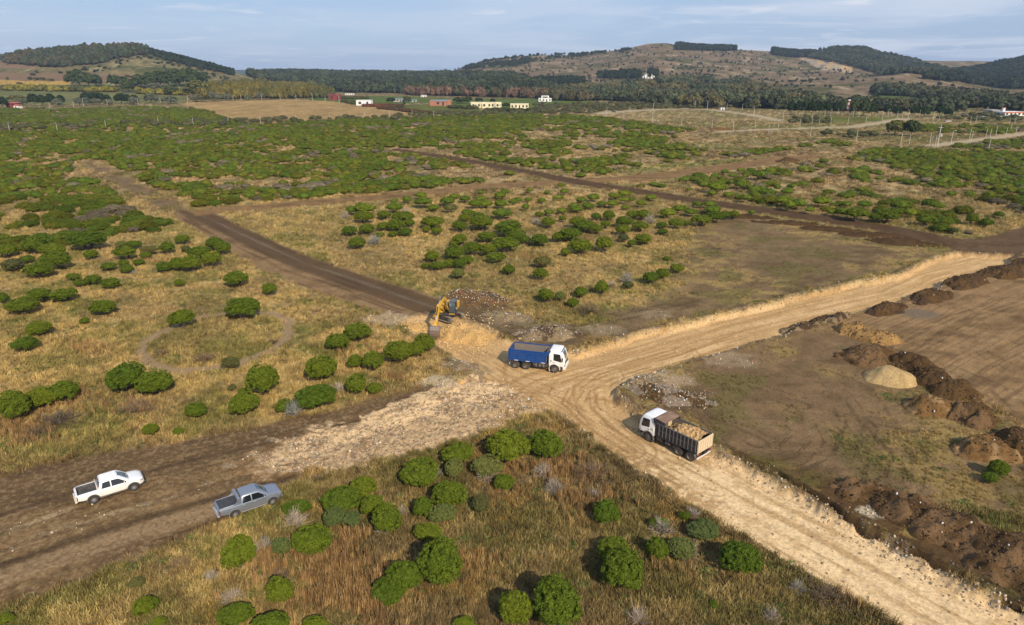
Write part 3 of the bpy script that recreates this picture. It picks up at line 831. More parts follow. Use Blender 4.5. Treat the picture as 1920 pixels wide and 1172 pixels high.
def strip(pts, w0, w1, nrm):
    """ribbon quads along pts"""
    V = []; F = []
    for i, p in enumerate(pts):
        ww = w0 + (w1 - w0) * i / (len(pts) - 1)
        V += [p - nrm * ww, p + nrm * ww]
    for i in range(len(pts) - 1): F.append([2 * i, 2 * i + 1, 2 * i + 3, 2 * i + 2])
    return V, F
def bush_twigs(seed, n, wd=.012, spread=1.0, fork=3):
    """bare shrub of thin branches fanning from the foot; unit radius, height about 1"""
    r = np.random.default_rng(seed); V = []; F = []; L = []
    def add(pts, w0, w1, lv):
        e = pts[-1] - pts[0]
        for nrm in (np.cross(e, [0, 0, 1.0]), np.cross(e, r.normal(size=3))):
            nrm = nrm / (np.linalg.norm(nrm) + 1e-9)
            v, f = strip(pts, w0, w1, nrm); o = len(V)
            V.extend(v); F.extend([[a + o for a in q] for q in f]); L.extend([lv] * len(v))
    for i in range(n):
        az = r.uniform(0, 6.283); el = r.uniform(.25, 1.45)
        d = np.array([math.cos(az) * math.cos(el) * spread, math.sin(az) * math.cos(el) * spread, math.sin(el) * .95])
        L_ = r.uniform(.75, 1.0)
        pts = [np.zeros(3)]
        for k in range(1, 5):
            pts.append(d * L_ * k / 4 + np.array([0, 0, .08 * math.sin(k / 4 * 3.1)]) + r.normal(size=3) * .02 * k)
        lv = r.uniform(.2, 1)
        add(pts, wd, wd * .35, lv)
        for k in range(fork):
            s = pts[r.integers(2, 4)]; dd = d + r.normal(size=3) * .45
            add([s, s + dd * .16 + r.normal(size=3) * .01, s + dd * .32 + r.normal(size=3) * .03], wd * .5, wd * .25, lv)
    return np.array(V), np.array(F), np.array(L, np.float32)

# ---- grass tufts near the camera
def tuft(seed, n, h, spread, wd):
    r = np.random.default_rng(seed); V = []; F = []; L = []
    for i in range(n):
        az = r.uniform(0, 6.283); ln = r.uniform(.15, 1) * spread; hh = h * r.uniform(.55, 1.1)
        b0 = np.array([r.normal() * spread * .35, r.normal() * spread * .35, -.03])
        tip = b0 + np.array([math.cos(az) * ln, math.sin(az) * ln, hh]); md = b0 + (tip - b0) * .55 + np.array([0, 0, hh * .12])
        nrm = np.array([-math.sin(az), math.cos(az), 0]); nrm = nrm * .6 + r.normal(size=3) * .4
        nrm /= np.linalg.norm(nrm)
        v, f = strip([b0, md, tip], wd, wd * .3, nrm); o = len(V)
        V += v; F += [[a + o for a in q] for q in f]; L += [r.uniform(0, 1)] * len(v)
    return np.array(V), np.array(F), np.array(L, np.float32)

def near_pts(n, y0, y1, pw=1.0, umax=.80):
    """random places in the wedge the photo looks at, thinning with distance"""
    t = rng.random(n); Y = y0 * (y1 / y0) ** (t ** pw); U = rng.uniform(-umax, umax, n) * (1 + .25 * np.clip((70 - Y) / 35, 0, 1))
    return U * Y, Y

def grass():
    X, Y = near_pts(270000, 28, 210, 1.0, .87)
    X = X + rng.normal(size=len(X)) * .2
    Z = terr(X, Y)
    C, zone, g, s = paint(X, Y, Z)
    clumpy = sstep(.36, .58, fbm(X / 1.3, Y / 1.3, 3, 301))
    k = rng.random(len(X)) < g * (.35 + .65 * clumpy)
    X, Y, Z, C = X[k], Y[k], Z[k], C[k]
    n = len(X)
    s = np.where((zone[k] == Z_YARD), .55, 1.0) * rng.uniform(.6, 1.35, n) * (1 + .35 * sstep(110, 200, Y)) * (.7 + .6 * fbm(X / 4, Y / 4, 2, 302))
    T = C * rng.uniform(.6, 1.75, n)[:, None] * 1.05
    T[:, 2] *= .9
    protos = [tuft(i, 15, .42, .30, .017) for i in range(5)]
    scatter('dry_grass', protos, np.stack([X, Y, Z], 1), rng.uniform(0, 6.28, n), np.stack([s * 1.15, s * 1.15, s], 1), np.clip(T, 0, .7), M_GRASS, 'knee high dry straw and olive grass covering the plots beside the roads')
    # tussocks farther off
    X, Y = near_pts(70000, 200, 560, 1.0, .78); Z = terr(X, Y, False); C, zone, g, s = paint(X, Y, Z)
    k = (rng.random(len(X)) < g * sstep(.40, .55, fbm(X / 4, Y / 6, 3, 304))) & (g > .4); X, Y, Z, C = X[k], Y[k], Z[k], C[k]; n = len(X)
    s = rng.uniform(1.2, 2.6, n)
    scatter('far_grass_tussocks', [tuft(40 + i, 14, .42, .34, .03) for i in range(3)], np.stack([X, Y, Z], 1), rng.uniform(0, 6.28, n), np.stack([s * 1.3, s * 1.3, s * .9], 1), np.clip(C * rng.uniform(.6, 1.7, n)[:, None], 0, .7), M_GRASS, 'dry straw tussocks growing between the far shrubs')
    # tall rusty plumes in drifts
    pts = []
    for (px, py, rx, ry, num) in ((40, 800, 55, 30, 900), (110, 770, 60, 12, 350), (620, 1085, 110, 55, 2300), (560, 1060, 60, 40, 700), (700, 1130, 60, 40, 700), (1075, 905, 60, 60, 900), (1120, 940, 50, 40, 500), (500, 1060, 40, 30, 400),
                                  (140, 745, 30, 15, 150), (170, 655, 60, 14, 260), (250, 765, 60, 12, 120), (660, 660, 50, 14, 180), (1010, 880, 40, 15, 250), (300, 830, 60, 14, 80), (1000, 480, 30, 8, 120), (740, 710, 30, 8, 90), (1250, 1060, 60, 30, 60), (640, 1010, 50, 20, 250), (1600, 1130, 80, 30, 120), (290, 490, 60, 8, 200), (900, 1060, 60, 40, 160)):
        a = rng.normal(size=(num, 2)) * .55
        for u, v in a[:int(num * .5)]: pts.append(ground(px + u * rx, py + v * ry))
    P = np.array(pts); X, Y = P[:, 0], P[:, 1]; Z = terr(X, Y)
    C, zone, g, s = paint(X, Y, Z); k = (g > .45) & (fbm(X / 1.6, Y / 1.1, 3, 303) > .44)
    X, Y, Z = X[k], Y[k], Z[k]; n = len(X)
    s = rng.uniform(.55, 1.15, n)
    T = np.array([.35, .215, .09])[None, :] * rng.uniform(.5, 1.4, n)[:, None]
    protos = [tuft(50 + i, 16, 1.05, .20, .024) for i in range(4)]
    scatter('tall_rusty_grass', protos, np.stack([X, Y, Z], 1), rng.uniform(0, 6.28, n), np.stack([s, s, s], 1), T, M_GRASS, 'tall rusty orange plume grass standing in drifts')
    # low green herbs
    X, Y = near_pts(9500, 34, 150, 1.0, .87); Z = terr(X, Y); C, zone, g, s = paint(X, Y, Z)
    k = (g > .5) & (fbm(X / 2.5, Y / 2.5, 3, 305) > .60); X, Y, Z = X[k], Y[k], Z[k]; n = len(X)
    s = rng.uniform(.5, 1.3, n)
    T = np.array([.085, .12, .03])[None, :] * rng.uniform(.7, 1.5, n)[:, None]
    scatter('green_herbs', [crown_mesh(400 + i, 14, 90, .13, core=0) for i in range(3)], np.stack([X, Y, Z + .05], 1), rng.uniform(0, 6.28, n), np.stack([s * .38, s * .38, s * .22], 1), T, M_GRASS, 'small green herbs scattered between the dry grass')
grass()

def rockm(seed):
    r = np.random.default_rng(seed); v, f = ico(1)
    v = v * r.uniform(.72, 1.15, (len(v), 1)) * np.array([1, .8, .6])
    mids = (v[f[:, 0]] + v[f[:, 2]]) / 2
    F = np.stack([f[:, 0], f[:, 1], f[:, 2], np.arange(len(f)) + len(v)], 1)
    V = np.concatenate([v, mids]); return V, F, np.full(len(V), r.uniform(.3, .7), np.float32)
ROCKS = [rockm(i) for i in range(5)]
def stones():
    X, Y = near_pts(330000, 38, 170, 1.0, .8)
    k = rng.random(len(X)) < .75; X, Y = X[k], Y[k]
    d, dr = cut(X, Y)
    Z = terr(X, Y)
    C, zone, g, s = paint(X, Y, Z)
    se = np.exp(-((d + .1) / .9) ** 2) * .3
    k = rng.random(len(X)) < np.clip(s * .8 + se * (fbm(X / 2, Y / 2, 2, 310) > .45) * .8, 0, 1)
    X, Y, Z, C, d, zone_k = X[k], Y[k], Z[k], C[k], d[k], zone[k]; n = len(X)
    s = .035 + .13 * rng.random(n) ** 3.0 + .00032 * Y
    T = np.array([.46, .37, .26])[None, :] * rng.uniform(.35, 1.4, n)[:, None]
    T = np.where((rng.random(n) < .33)[:, None], np.array([.20, .17, .15])[None, :], T)
    T = np.where((rng.random(n) < .015)[:, None], np.array([.6, .56, .5])[None, :], T)
    T = np.where((rng.random(n) < .05)[:, None], np.array([.40, .20, .13])[None, :], T)
    T = np.where(((d < -.4) & (zone_k == Z_HAUL))[:, None], np.array([.52, .39, .25])[None, :] * rng.uniform(.45, 1.25, n)[:, None], T)
    tan = (np.exp(-((X + 7) ** 2 + (Y - 90) ** 2) / 60) > .3)
    T = np.where(tan[:, None], np.array([.50, .34, .18])[None, :] * rng.uniform(.6, 1.5, n)[:, None], T)
    scatter('loose_stones', ROCKS, np.stack([X, Y, Z + s * .2], 1), rng.uniform(0, 6.28, (n, 3)), np.stack([s, s, s], 1), np.clip(T, 0, .78), M_STONE, 'broken pale stones strewn over the rubble fill and road edges')
    # bigger blocks along the right edge of the south-east leg
    A = G([(1350, 842), (1450, 893), (1550, 952), (1620, 995), (1700, 1038), (1780, 1075), (1920, 1148)])
    P = []
    for i in range(170):
        t = rng.random() * (len(A) - 1); j = int(t); p = A[j] + (A[j + 1] - A[j]) * (t - j)
        P.append(p + rng.normal(size=2) * .38 + np.array([-.35, -.35]))
    B = G([(1065, 663), (1200, 623), (1400, 577), (1600, 530), (1700, 512)])
    for i in range(300):
        t = rng.random() * (len(B) - 1); j = int(t); p = B[j] + (B[j + 1] - B[j]) * (t - j)
        P.append(p + rng.normal(size=2) * .35 + np.array([0, -.4]))
    P = np.array(P); X, Y = P[:, 0], P[:, 1]; Z = terr(X, Y); n = len(X)
    s = .05 + .10 * rng.random(n) ** 2 + (rng.random(n) < .03) * .12
    T = np.array([.46, .34, .20])[None, :] * rng.uniform(.5, 1.2, n)[:, None]
    scatter('edge_blocks', ROCKS, np.stack([X, Y, Z + s * .25], 1), rng.uniform(0, 6.28, (n, 3)), np.stack([s, s, s], 1), T, M_STONE, 'pale stone blocks lining the cut edges of the haul road')
stones()

# ------------------------------------------------------------------ heaps of earth: each its own lumpy body on the ground
HEAPC = {'ochre': (.27, .17, .08), 'dark': (.088, .055, .030), 'brown': (.15, .09, .045), 'sand': (.40, .295, .17), 'grey': (.22, .17, .12), 'stone': (.47, .31, .15), 'umber': (.068, .043, .026)}
BITS = []
def zat(x, y): return float(terr(np.array([x]), np.array([y]))[0])
def heap(name, px, py, wpx, dep, h, col, label, group=None, rot=0.0, lump=.5, col2=None, seed=1, n=84, cat='heap', boxy=1.0):
    gx, gy = ground(px, py); t = (CAM_H) / (FPX * SP + (py - 586) * CP)
    rx = wpx * t / 2 * 1.15; ry = dep * 1.15
    a = np.linspace(-1.25, 1.25, n); U, V = np.meshgrid(a, a, indexing='ij'); U = U.ravel(); V = V.ravel()
    lx = U * rx; ly = V * ry
    c, s = math.cos(rot), math.sin(rot)
    X = gx + lx * c - ly * s; Y = gy + lx * s + ly * c
    sc = min(rx, ry * 1.5)
    rr = np.hypot(U, V) + (fbm(X / (sc * .5), Y / (sc * .5), 3, seed) - .5) * (.85 if col != 'sand' else .3)
    prof = np.clip(1 - rr, 0, 1) ** .85
    prof = np.minimum(prof * 1.35, .8 + prof * .2) * boxy
    z = h * .86 * prof * (1 + lump * (fbm(X / .9, Y / .9, 3, seed + 5) - .5) * .6) + prof.clip(0, .3) * ((fbm(X / .26, Y / .26, 3, seed + 6) - .5) * 1.1 + (fbm(X / .75, Y / .75, 2, seed + 4) - .5) * .9) * lump
    Z = terr(X, Y) - .10 + np.where(prof > 0, z + .10, 0)
    C = np.tile(np.array(HEAPC[col]) * np.array([1.0, .94, .75]), (len(X), 1)) * (.7 + .6 * fbm(X / .8, Y / .8, 4, seed + 7))[:, None]
    if col2: C = mixc(C, np.array(HEAPC[col2]), sstep(.45, .6, fbm(X / 1.6, Y / 1.6, 3, seed + 8)))
    idx = np.arange(n * n).reshape(n, n)
    F = np.stack([idx[:-1, :-1], idx[1:, :-1], idx[1:, 1:], idx[:-1, 1:]], -1).reshape(-1, 4)
    live = (prof > 0)[F].any(1); F = F[live]
    u, inv = np.unique(F, return_inverse=True)
    o3 = np.array([gx, gy, zat(gx, gy)])
    me = np_mesh(name, np.stack([X, Y, Z], 1)[u] - o3, inv.reshape(-1, 4), M_RUBBLE, True, {'albedo': ('FLOAT_COLOR', 'POINT', np.concatenate([C, np.ones((len(C), 1))], 1)[u])})
    o = link(bpy.data.objects.new(name, me)); o.location = o3
    tag(o, label, cat, group)
    if name in ('rubble_heap', 'debris_heap', 'soil_heap', 'spoil_ridge', 'earth_bank') and py > 500:
        name = 'soil_heap' if name in ('spoil_ridge', 'earth_bank') else name
        k = prof > .08; BITS.append((X[k], Y[k], Z[k], name, rx * ry))
HP = []
heap('soil_heap', 1599, 622, 54, 1.9, 1.5, 'ochre', 'light brown soil heap farthest back in the row of dumped earth', 'dumped earth heaps', .2, seed=11)
heap('soil_heap', 1648, 636, 72, 1.9, 1.5, 'ochre', 'light brown soil heap second from the back of the dumped row', 'dumped earth heaps', -.1, seed=12)
heap('soil_heap', 1634, 672, 96, 2.6, 2.0, 'dark', 'dark brown soil heap just behind the pale sand heap', 'dumped earth heaps', 0, seed=13, col2='brown')
heap('soil_heap', 1708, 686, 70, 3.0, 1.8, 'umber', 'darkest soil heap touching the right side of the sand heap', 'dumped earth heaps', .9, seed=14)
heap('soil_heap', 1745, 712, 66, 2.4, 1.6, 'umber', 'small dark clod heap between the sand heap and the long brown heap', 'dumped earth heaps', .8, seed=22)
heap('sand_heap', 1669, 710, 84, 2.3, 1.7, 'sand', 'smooth pale sand heap in front of the dark soil heaps', None, 0, lump=.12, seed=15)
heap('soil_heap', 1790, 736, 84, 2.0, 1.7, 'dark', 'dark lumpy soil heap at the edge of the graded pink soil', 'dumped earth heaps', .3, seed=16)
heap('soil_heap', 1748, 768, 96, 2.0, 1.7, 'brown', 'brown soil heap with an orange side in the middle of the row', 'dumped earth heaps', -.25, seed=17, col2='ochre')
heap('soil_heap', 1822, 784, 84, 2.0, 1.9, 'dark', 'rounded dark soil heap flecked with white bits', 'dumped earth heaps', -.3, seed=18, col2='brown')
heap('soil_heap', 1848, 848, 104, 1.9, 1.7, 'brown', 'brown soil heap behind the small lone shrub at the right edge', 'dumped earth heaps', -.35, seed=19, col2='ochre')
heap('soil_heap', 1905, 832, 72, 1.9, 1.7, 'dark', 'soil heap cut by the right edge of the photo above the lone shrub', 'dumped earth heaps', -.2, seed=20)
for i, (x, y, w_, d_, h_, r_) in enumerate(((1632, 925, 130, 1.6, 1.1, -.4), (1710, 958, 160, 2.1, 1.4, -.45), (1790, 1000, 170, 2.4, 1.5, -.5), (1860, 1032, 170, 2.6, 1.5, -.5), (1930, 1070, 180, 2.8, 1.6, -.5))):
    heap('spoil_ridge', x, y, w_, d_, h_, 'umber' if i % 2 else 'dark', ['dark spoil ridge starting beside the stone blocks of the haul road', 'second part of the dark spoil ridge from its upper left end, with brown flank',
         'middle part of the dark clod ridge along the haul road', 'fourth part of the clod ridge, before the lower right corner', 'last part of the clod ridge, cut by the right edge'][i], 'spoil ridge along the haul road', r_, lump=1.2, col2='brown', seed=30 + i, n=54)
for i, (x, y, w_, d_, h_, r_) in enumerate(((1500, 608, 90, 1.6, .9, .6), (1560, 594, 110, 1.8, 1.0, .6), (1660, 582, 90, 1.8, 1.0, .5), (1745, 558, 110, 2.0, 1.2, .6), (1810, 530, 110, 2.4, 1.4, .6), (1880, 512, 110, 2.6, 1.5, .6), (1935, 495, 100, 2.6, 1.5, .6))):
    heap('earth_bank', x, y, w_, d_, h_, 'grey' if i < 2 else 'dark', ['low grey earth bank nearest the rubbly corner below the haul road', 'grey brown earth bank second from the near end along the north east road', 'brown bank beside the narrowing of the haul road',
         'dark bank between haul road and pink graded soil', 'fifth dark bank from the near end, with its crest in the sun', 'sixth bank from the near end, near the far end of the haul road', 'last dark bank at the right edge beside the far end of the road'][i], 'earth banks along the right side of the north east road', r_, lump=.9, col2='umber', seed=40 + i)
for i, (x, y, w_, d_, h_) in enumerate(((1335, 400, 90, 2.0, .6), (1400, 408, 100, 2.0, .7), (1480, 420, 110, 2.0, .8), (1560, 432, 110, 2.2, .8), (1640, 443, 120, 2.2, .9), (1700, 456, 110, 2.6, 1.0))):
    heap('earth_bank', x, y, w_, d_, h_, 'umber', 'low dark clod bank along the dark track, %s from the left' % ['first', 'second', 'third', 'fourth', 'fifth', 'last'][i], 'dark clods along the far track', -.32, lump=1.3, seed=60 + i, n=34)
heap('rubble_heap', 872, 622, 120, 3.0, 1.5, 'stone', 'ochre rubble heap being dug by the yellow excavator', None, -.3, lump=.9, seed=70, n=70)
heap('rubble_heap', 790, 608, 70, 2.0, .7, 'stone', 'low spread of ochre rubble left of the excavator bucket', None, 0, lump=.8, seed=71)
heap('debris_heap', 885, 562, 120, 3.4, 1.3, 'brown', 'brown earth heap flecked with litter behind the excavator', None, -.6, lump=.8, seed=72, col2='dark')
heap('debris_heap', 948, 594, 70, 1.8, .8, 'grey', 'small grey debris heap between the excavator and the blue truck', None, -.4, lump=.9, seed=73)
heap('debris_heap', 1030, 628, 104, 2.3, 1.2, 'grey', 'grey rubble heap right behind the cab of the blue truck', None, -.1, lump=.9, seed=74, col2='dark')
heap('debris_heap', 1258, 742, 130, 1.9, .7, 'dark', 'dark debris spread with white stones behind the loaded truck', None, -.5, lump=1.2, seed=75, col2='grey')
heap('debris_heap', 1208, 716, 80, 1.2, .5, 'grey', 'white rubble corner where the two haul roads meet', None, .5, lump=1.2, seed=76)
heap('debris_heap', 868, 684, 60, 1.6, .5, 'grey', 'low weedy spoil mound at the road corner left of the blue truck', None, 0, lump=.8, seed=77)
heap('soil_heap', 1478, 303, 36, 4, 2.2, 'dark', 'brown soil heap at the far end of the dirt track in the scrub', None, 0, seed=78, n=30)
heap('clod_bank', 1350, 243, 46, 5, 1.6, 'brown', 'low brown soil bank beside the far gravel road', None, 0, lump=.9, seed=79, n=30)

def bits():
    P = []; S = []; T = []
    for X, Y, Z, nm, ar in BITS:
        n = int(min(len(X), ar * (30 if nm != 'soil_heap' else 30)))
        i = rng.integers(0, len(X), n)
        P.append(np.stack([X[i] + rng.normal(size=n) * .05, Y[i] + rng.normal(size=n) * .05, Z[i] + .02], 1)); S.append(.04 + .13 * rng.random(n) ** 2.5)
        b_ = {'rubble_heap': (.50, .34, .17), 'debris_heap': (.30, .25, .19), 'soil_heap': (.11, .068, .034)}[nm]
        t = np.array(b_)[None, :] * rng.uniform(.35, 1.6, n)[:, None]
        if nm != 'rubble_heap': t = np.where((rng.random(n) < (.12 if nm == 'debris_heap' else .008))[:, None], np.array([.66, .63, .60])[None, :], t)
        if nm == 'debris_heap': t = np.where((rng.random(n) < .05)[:, None], np.array([.35, .12, .10])[None, :], t); t = np.where((rng.random(n) < .03)[:, None], np.array([.12, .2, .35])[None, :], t)
        T.append(t)
    P = np.concatenate(P); S = np.concatenate(S); T = np.clip(np.concatenate(T), 0, .78); n = len(P)
    scatter('rubble_bits', ROCKS, P, rng.uniform(0, 6.28, (n, 3)), np.stack([S, S, S], 1), T, M_STONE, 'clods, stones and litter lying on the heaps')
bits()

# ------------------------------------------------------------------ shrubs
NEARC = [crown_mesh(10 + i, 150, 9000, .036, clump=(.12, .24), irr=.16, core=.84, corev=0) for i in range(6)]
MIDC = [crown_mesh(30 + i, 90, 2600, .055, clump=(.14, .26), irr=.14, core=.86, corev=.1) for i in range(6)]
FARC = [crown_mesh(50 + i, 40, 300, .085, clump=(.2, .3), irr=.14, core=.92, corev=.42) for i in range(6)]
def leafmesh(nm, p, m): return np_mesh(nm, p[0], p[1], m, False, {'leaf': ('FLOAT', 'POINT', p[2])})
M_PALE = mat_leaf('pale_shrub_leaves', (.115, .135, .038), .35)
M_OLIVE = mat_leaf('olive_shrub_leaves', (.105, .105, .035), .35)
CM = {}
def crown_of(kind, lod, i):
    k = (kind, lod, i)
    if k not in CM: CM[k] = leafmesh('crown', (NEARC, MIDC, FARC)[lod][i], {'g': M_LEAF, 'p': M_PALE, 'o': M_OLIVE}[kind])
    return CM[k]
def stems_proto(seed):
    r = np.random.default_rng(seed); V = []; F = []
    for i in range(6):
        a = r.uniform(0, 6.28); tip = np.array([math.cos(a) * .5, math.sin(a) * .5, .9 + r.uniform(0, .3)]); b0 = np.array([r.normal() * .04, r.normal() * .04, -.1])
        md = (b0 + tip) / 2 + np.array([r.normal() * .05, r.normal() * .05, -.12])
        o = len(V)
        for p, w_ in ((b0, .05), (md, .035), (tip, .018)):
            for k in range(5): V.append(p + np.array([math.cos(k * 1.2566) * w_, math.sin(k * 1.2566) * w_, 0]))
        for l in range(2):
            for k in range(5): F.append([o + l * 5 + k, o + l * 5 + (k + 1) % 5, o + l * 5 + 5 + (k + 1) % 5, o + l * 5 + 5 + k])
    return np_mesh('trunk', np.array(V), np.array(F), M_BARK, True)
STEMS = [stems_proto(i) for i in range(3)]
TW = [bush_twigs(i, 80, .017) for i in range(4)]
TWM = [np_mesh('twigs', t[0], t[1], M_TWIG, False, {'leaf': ('FLOAT', 'POINT', t[2])}) for t in TW]
BRM = [np_mesh('brushwood', t[0], t[1], M_BRUSH, False, {'leaf': ('FLOAT', 'POINT', t[2])}) for t in (bush_twigs(20, 90, .012), bush_twigs(21, 90, .012))]

PLACED = []     # x, y, radius of everything planted by hand
def shrub(px, py, wpx, hpx, label, group, kind='g'):
    t = CAM_H / (FPX * SP + (py - 586) * CP)
    W = wpx * t
    ang = math.atan2(FPX * SP + (py - 586) * CP, FPX * CP - (py - 586) * SP)
    vis = hpx * t
    hc2 = vis * vis - (W * math.sin(ang)) ** 2
    Hc = math.sqrt(max(hc2, 0)) / math.cos(ang) if hc2 > 0 else 0
    Hc = min(max(Hc, W * .42), W * .85)
    dep = min(max((vis ** 2 - (Hc * math.cos(ang)) ** 2), 0) ** .5 / math.sin(ang), W * 1.15) if vis > Hc * math.cos(ang) else W * .8
    dep = max(dep, W * .72)
    lift = Hc * .55 + .10 * W
    gx, gy = ground(px, py, lift)
    PLACED.append((gx, gy, max(W, dep) / 2))
    gz = zat(gx, gy)
    lod = 0 if py > 560 or wpx > 58 else (1 if py > 400 else 2)
    r = random.Random(int(px * 7 + py * 13))
    e = empty('shrub', (gx, gy, gz), 0, label, 'shrub', group)
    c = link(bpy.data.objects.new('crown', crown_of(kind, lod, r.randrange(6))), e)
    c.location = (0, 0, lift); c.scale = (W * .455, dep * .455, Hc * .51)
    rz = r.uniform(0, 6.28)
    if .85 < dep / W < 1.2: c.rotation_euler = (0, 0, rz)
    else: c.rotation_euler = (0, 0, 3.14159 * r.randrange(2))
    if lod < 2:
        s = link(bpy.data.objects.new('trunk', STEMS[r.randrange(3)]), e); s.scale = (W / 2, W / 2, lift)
    return e
def dead(px, py, wpx, hpx, label, group='bare grey shrubs', mesh=None, name='dead_shrub', cat='dead shrub', flat=1.0):
    t = CAM_H / (FPX * SP + (py - 586) * CP)
    W = wpx * t
    gx, gy = ground(px, py + hpx * .25, 0.1)
    r = random.Random(int(px * 3 + py * 11))
    PLACED.append((gx, gy, W / 2))
    o = link(bpy.data.objects.new(name, mesh or TWM[r.randrange(4)])); o.location = (gx, gy, zat(gx, gy) - .05)
    o.scale = (W / 2 * 1.15, W / 2 * 1.15, W / 2 * 1.35 * flat); o.rotation_euler = (0, 0, r.uniform(0, 6.28))
    tag(o, label, cat, group)

def cropped(x0, y0, f, rows): return [(x0 + a[0] / f, y0 + a[1] / f, a[2] / f, a[3] / f) + tuple(a[4:]) for a in rows]
# front block and left block, read from the photograph, each described
NEAR = []
NEAR += cropped(380, 760, 2.667, [
    (178, 735, 165, 165, 'round lush green shrub with a bare grey bush right beside it, below the silver pickup'),
    (468, 512, 140, 62, 'low yellow green shrub just in front of the nose of the silver pickup'),
    (545, 670, 190, 150, 'broad green shrub above the rusty grass, right of the bare grey bush'),
    (395, 705, 95, 85, 'thin loose shrub squeezed between the grey bush and a broad green shrub', 'p'),
    (1085, 330, 205, 130, 'wide single green shrub standing below the rubble road, left of the cluster of loose ones'),
    (690, 470, 190, 125, 'broad shrub forming the left half of the cluster nearest the rubble road'),
    (800, 405, 130, 95, 'upper shrub of the cluster nearest the rubble road'),
    (845, 500, 125, 100, 'right hand shrub of the cluster nearest the rubble road'),
    (920, 565, 155, 130, 'green shrub over bare grey twigs at the foot of the cluster by the rubble road'),
    (655, 560, 105, 95, 'small pale shrub at the lower left of the cluster nearest the rubble road', 'p'),
    (738, 568, 100, 80, 'small dull shrub between two others at the bottom of the cluster by the rubble road', 'p'),
    (1275, 235, 160, 100, 'arched green shrub right of the wide single one below the rubble road'),
    (1255, 312, 95, 90, 'small shrub hanging below the arched one near the rubble road', 'p'),
    (1530, 200, 225, 150, 'largest dark green shrub at the head of the front plot, left of its twin'),
    (1720, 192, 170, 130, 'loose green shrub touching the largest one at the head of the front plot'),
    (1422, 300, 150, 100, 'pale grey green shrub over twigs, below the largest at the head of the plot', 'p'),
    (1508, 380, 105, 72, 'small dark compact shrub in front of the pale grey green one'),
    (1232, 440, 170, 125, 'dense round shrub in the middle of the front plot under the arched one'),
    (1100, 512, 105, 98, 'green shrub, left one of a touching pair in the middle of the front plot'),
    (1198, 535, 135, 95, 'paler shrub, right one of a touching pair in the middle of the front plot', 'p'),
    (1390, 495, 92, 80, 'small olive brown shrub alone in the grass right of the paler one of a pair', 'o'),
    (1125, 632, 145, 85, 'low green shrub just above the largest two shrubs of the front plot'),
    (1190, 788, 225, 210, 'big tall round shrub, right half of the pair in the middle of the front plot'),
    (1012, 850, 180, 150, 'big shrub leaning against the left of the tall round one'),
    (930, 925, 175, 125, 'lowest shrub of the trio in the middle of the front plot'),
    (1770, 985, 245, 225, 'largest shrub at the bottom edge of the photo, right one of two'),
    (1565, 1015, 170, 165, 'dark shrub at the bottom edge touching the largest one'),
    (385, 925, 135, 125, 'feathery green shrub surrounded by rusty grass at the bottom left'),
    (160, 1050, 175, 115, 'green shrub at the bottom edge below the feathery one'),
    (340, 1092, 190, 80, 'green shrub cut by the bottom edge of the photo, left of centre'),
    (565, 1095, 130, 50, 'flat top of a shrub cut by the bottom edge beside the rusty grass'),
    (1305, 1088, 110, 50, 'dark little shrub top at the bottom edge, left of the largest one')])
NEAR += cropped(1000, 760, 2.845, [
    (390, 570, 155, 122, 'single round shrub with a bare grey bush behind, left of the haul road'),
    (432, 772, 180, 132, 'upper lobe of the tall double shrub right of centre in the front plot'),
    (475, 872, 212, 195, 'lower, larger lobe of the tall double shrub right of centre'),
    (662, 765, 120, 130, 'green left half of a half dead shrub in the right of the front plot'),
    (790, 765, 140, 120, 'thin half dead shrub with pale leaves, right of its green half', 'p'),
    (675, 628, 110, 50, 'narrow green shrub arching over grey twigs above the half dead one'),
    (808, 590, 55, 70, 'small dark shrub beside a bare bush near the edge of the haul road'),
    (905, 660, 165, 115, 'grey green straggly shrub nearest the left edge of the haul road', 'p'),
    (1100, 810, 205, 170, 'dark green shrub closest to the haul road in the front plot'),
    (960, 1062, 52, 46, 'tiny green shrub low in the grass near the bottom edge')])
NEAR += cropped(0, 750, 2.777, [
    (745, 1075, 95, 115, 'lush green bush with irregular arms near the bottom left'),
    (790, 1050, 70, 60, 'small green shoot beside the lush irregular bush at the bottom left'),
    (830, 1155, 85, 45, 'green shrub top cut by the bottom edge below the lush bush'),
    (710, 950, 95, 60, 'olive clump of green weeds above the lush irregular bush', 'o'),
    (30, 1140, 90, 55, 'dark green shrub in the bottom left corner')])
NEAR += cropped(1400, 760, 2.844, [
    (1345, 335, 110, 85, 'lone small shrub on the bare plot at the right edge, its larger right crown'),
    (1302, 385, 85, 62, 'lone small shrub on the bare plot at the right edge, its smaller left crown')])
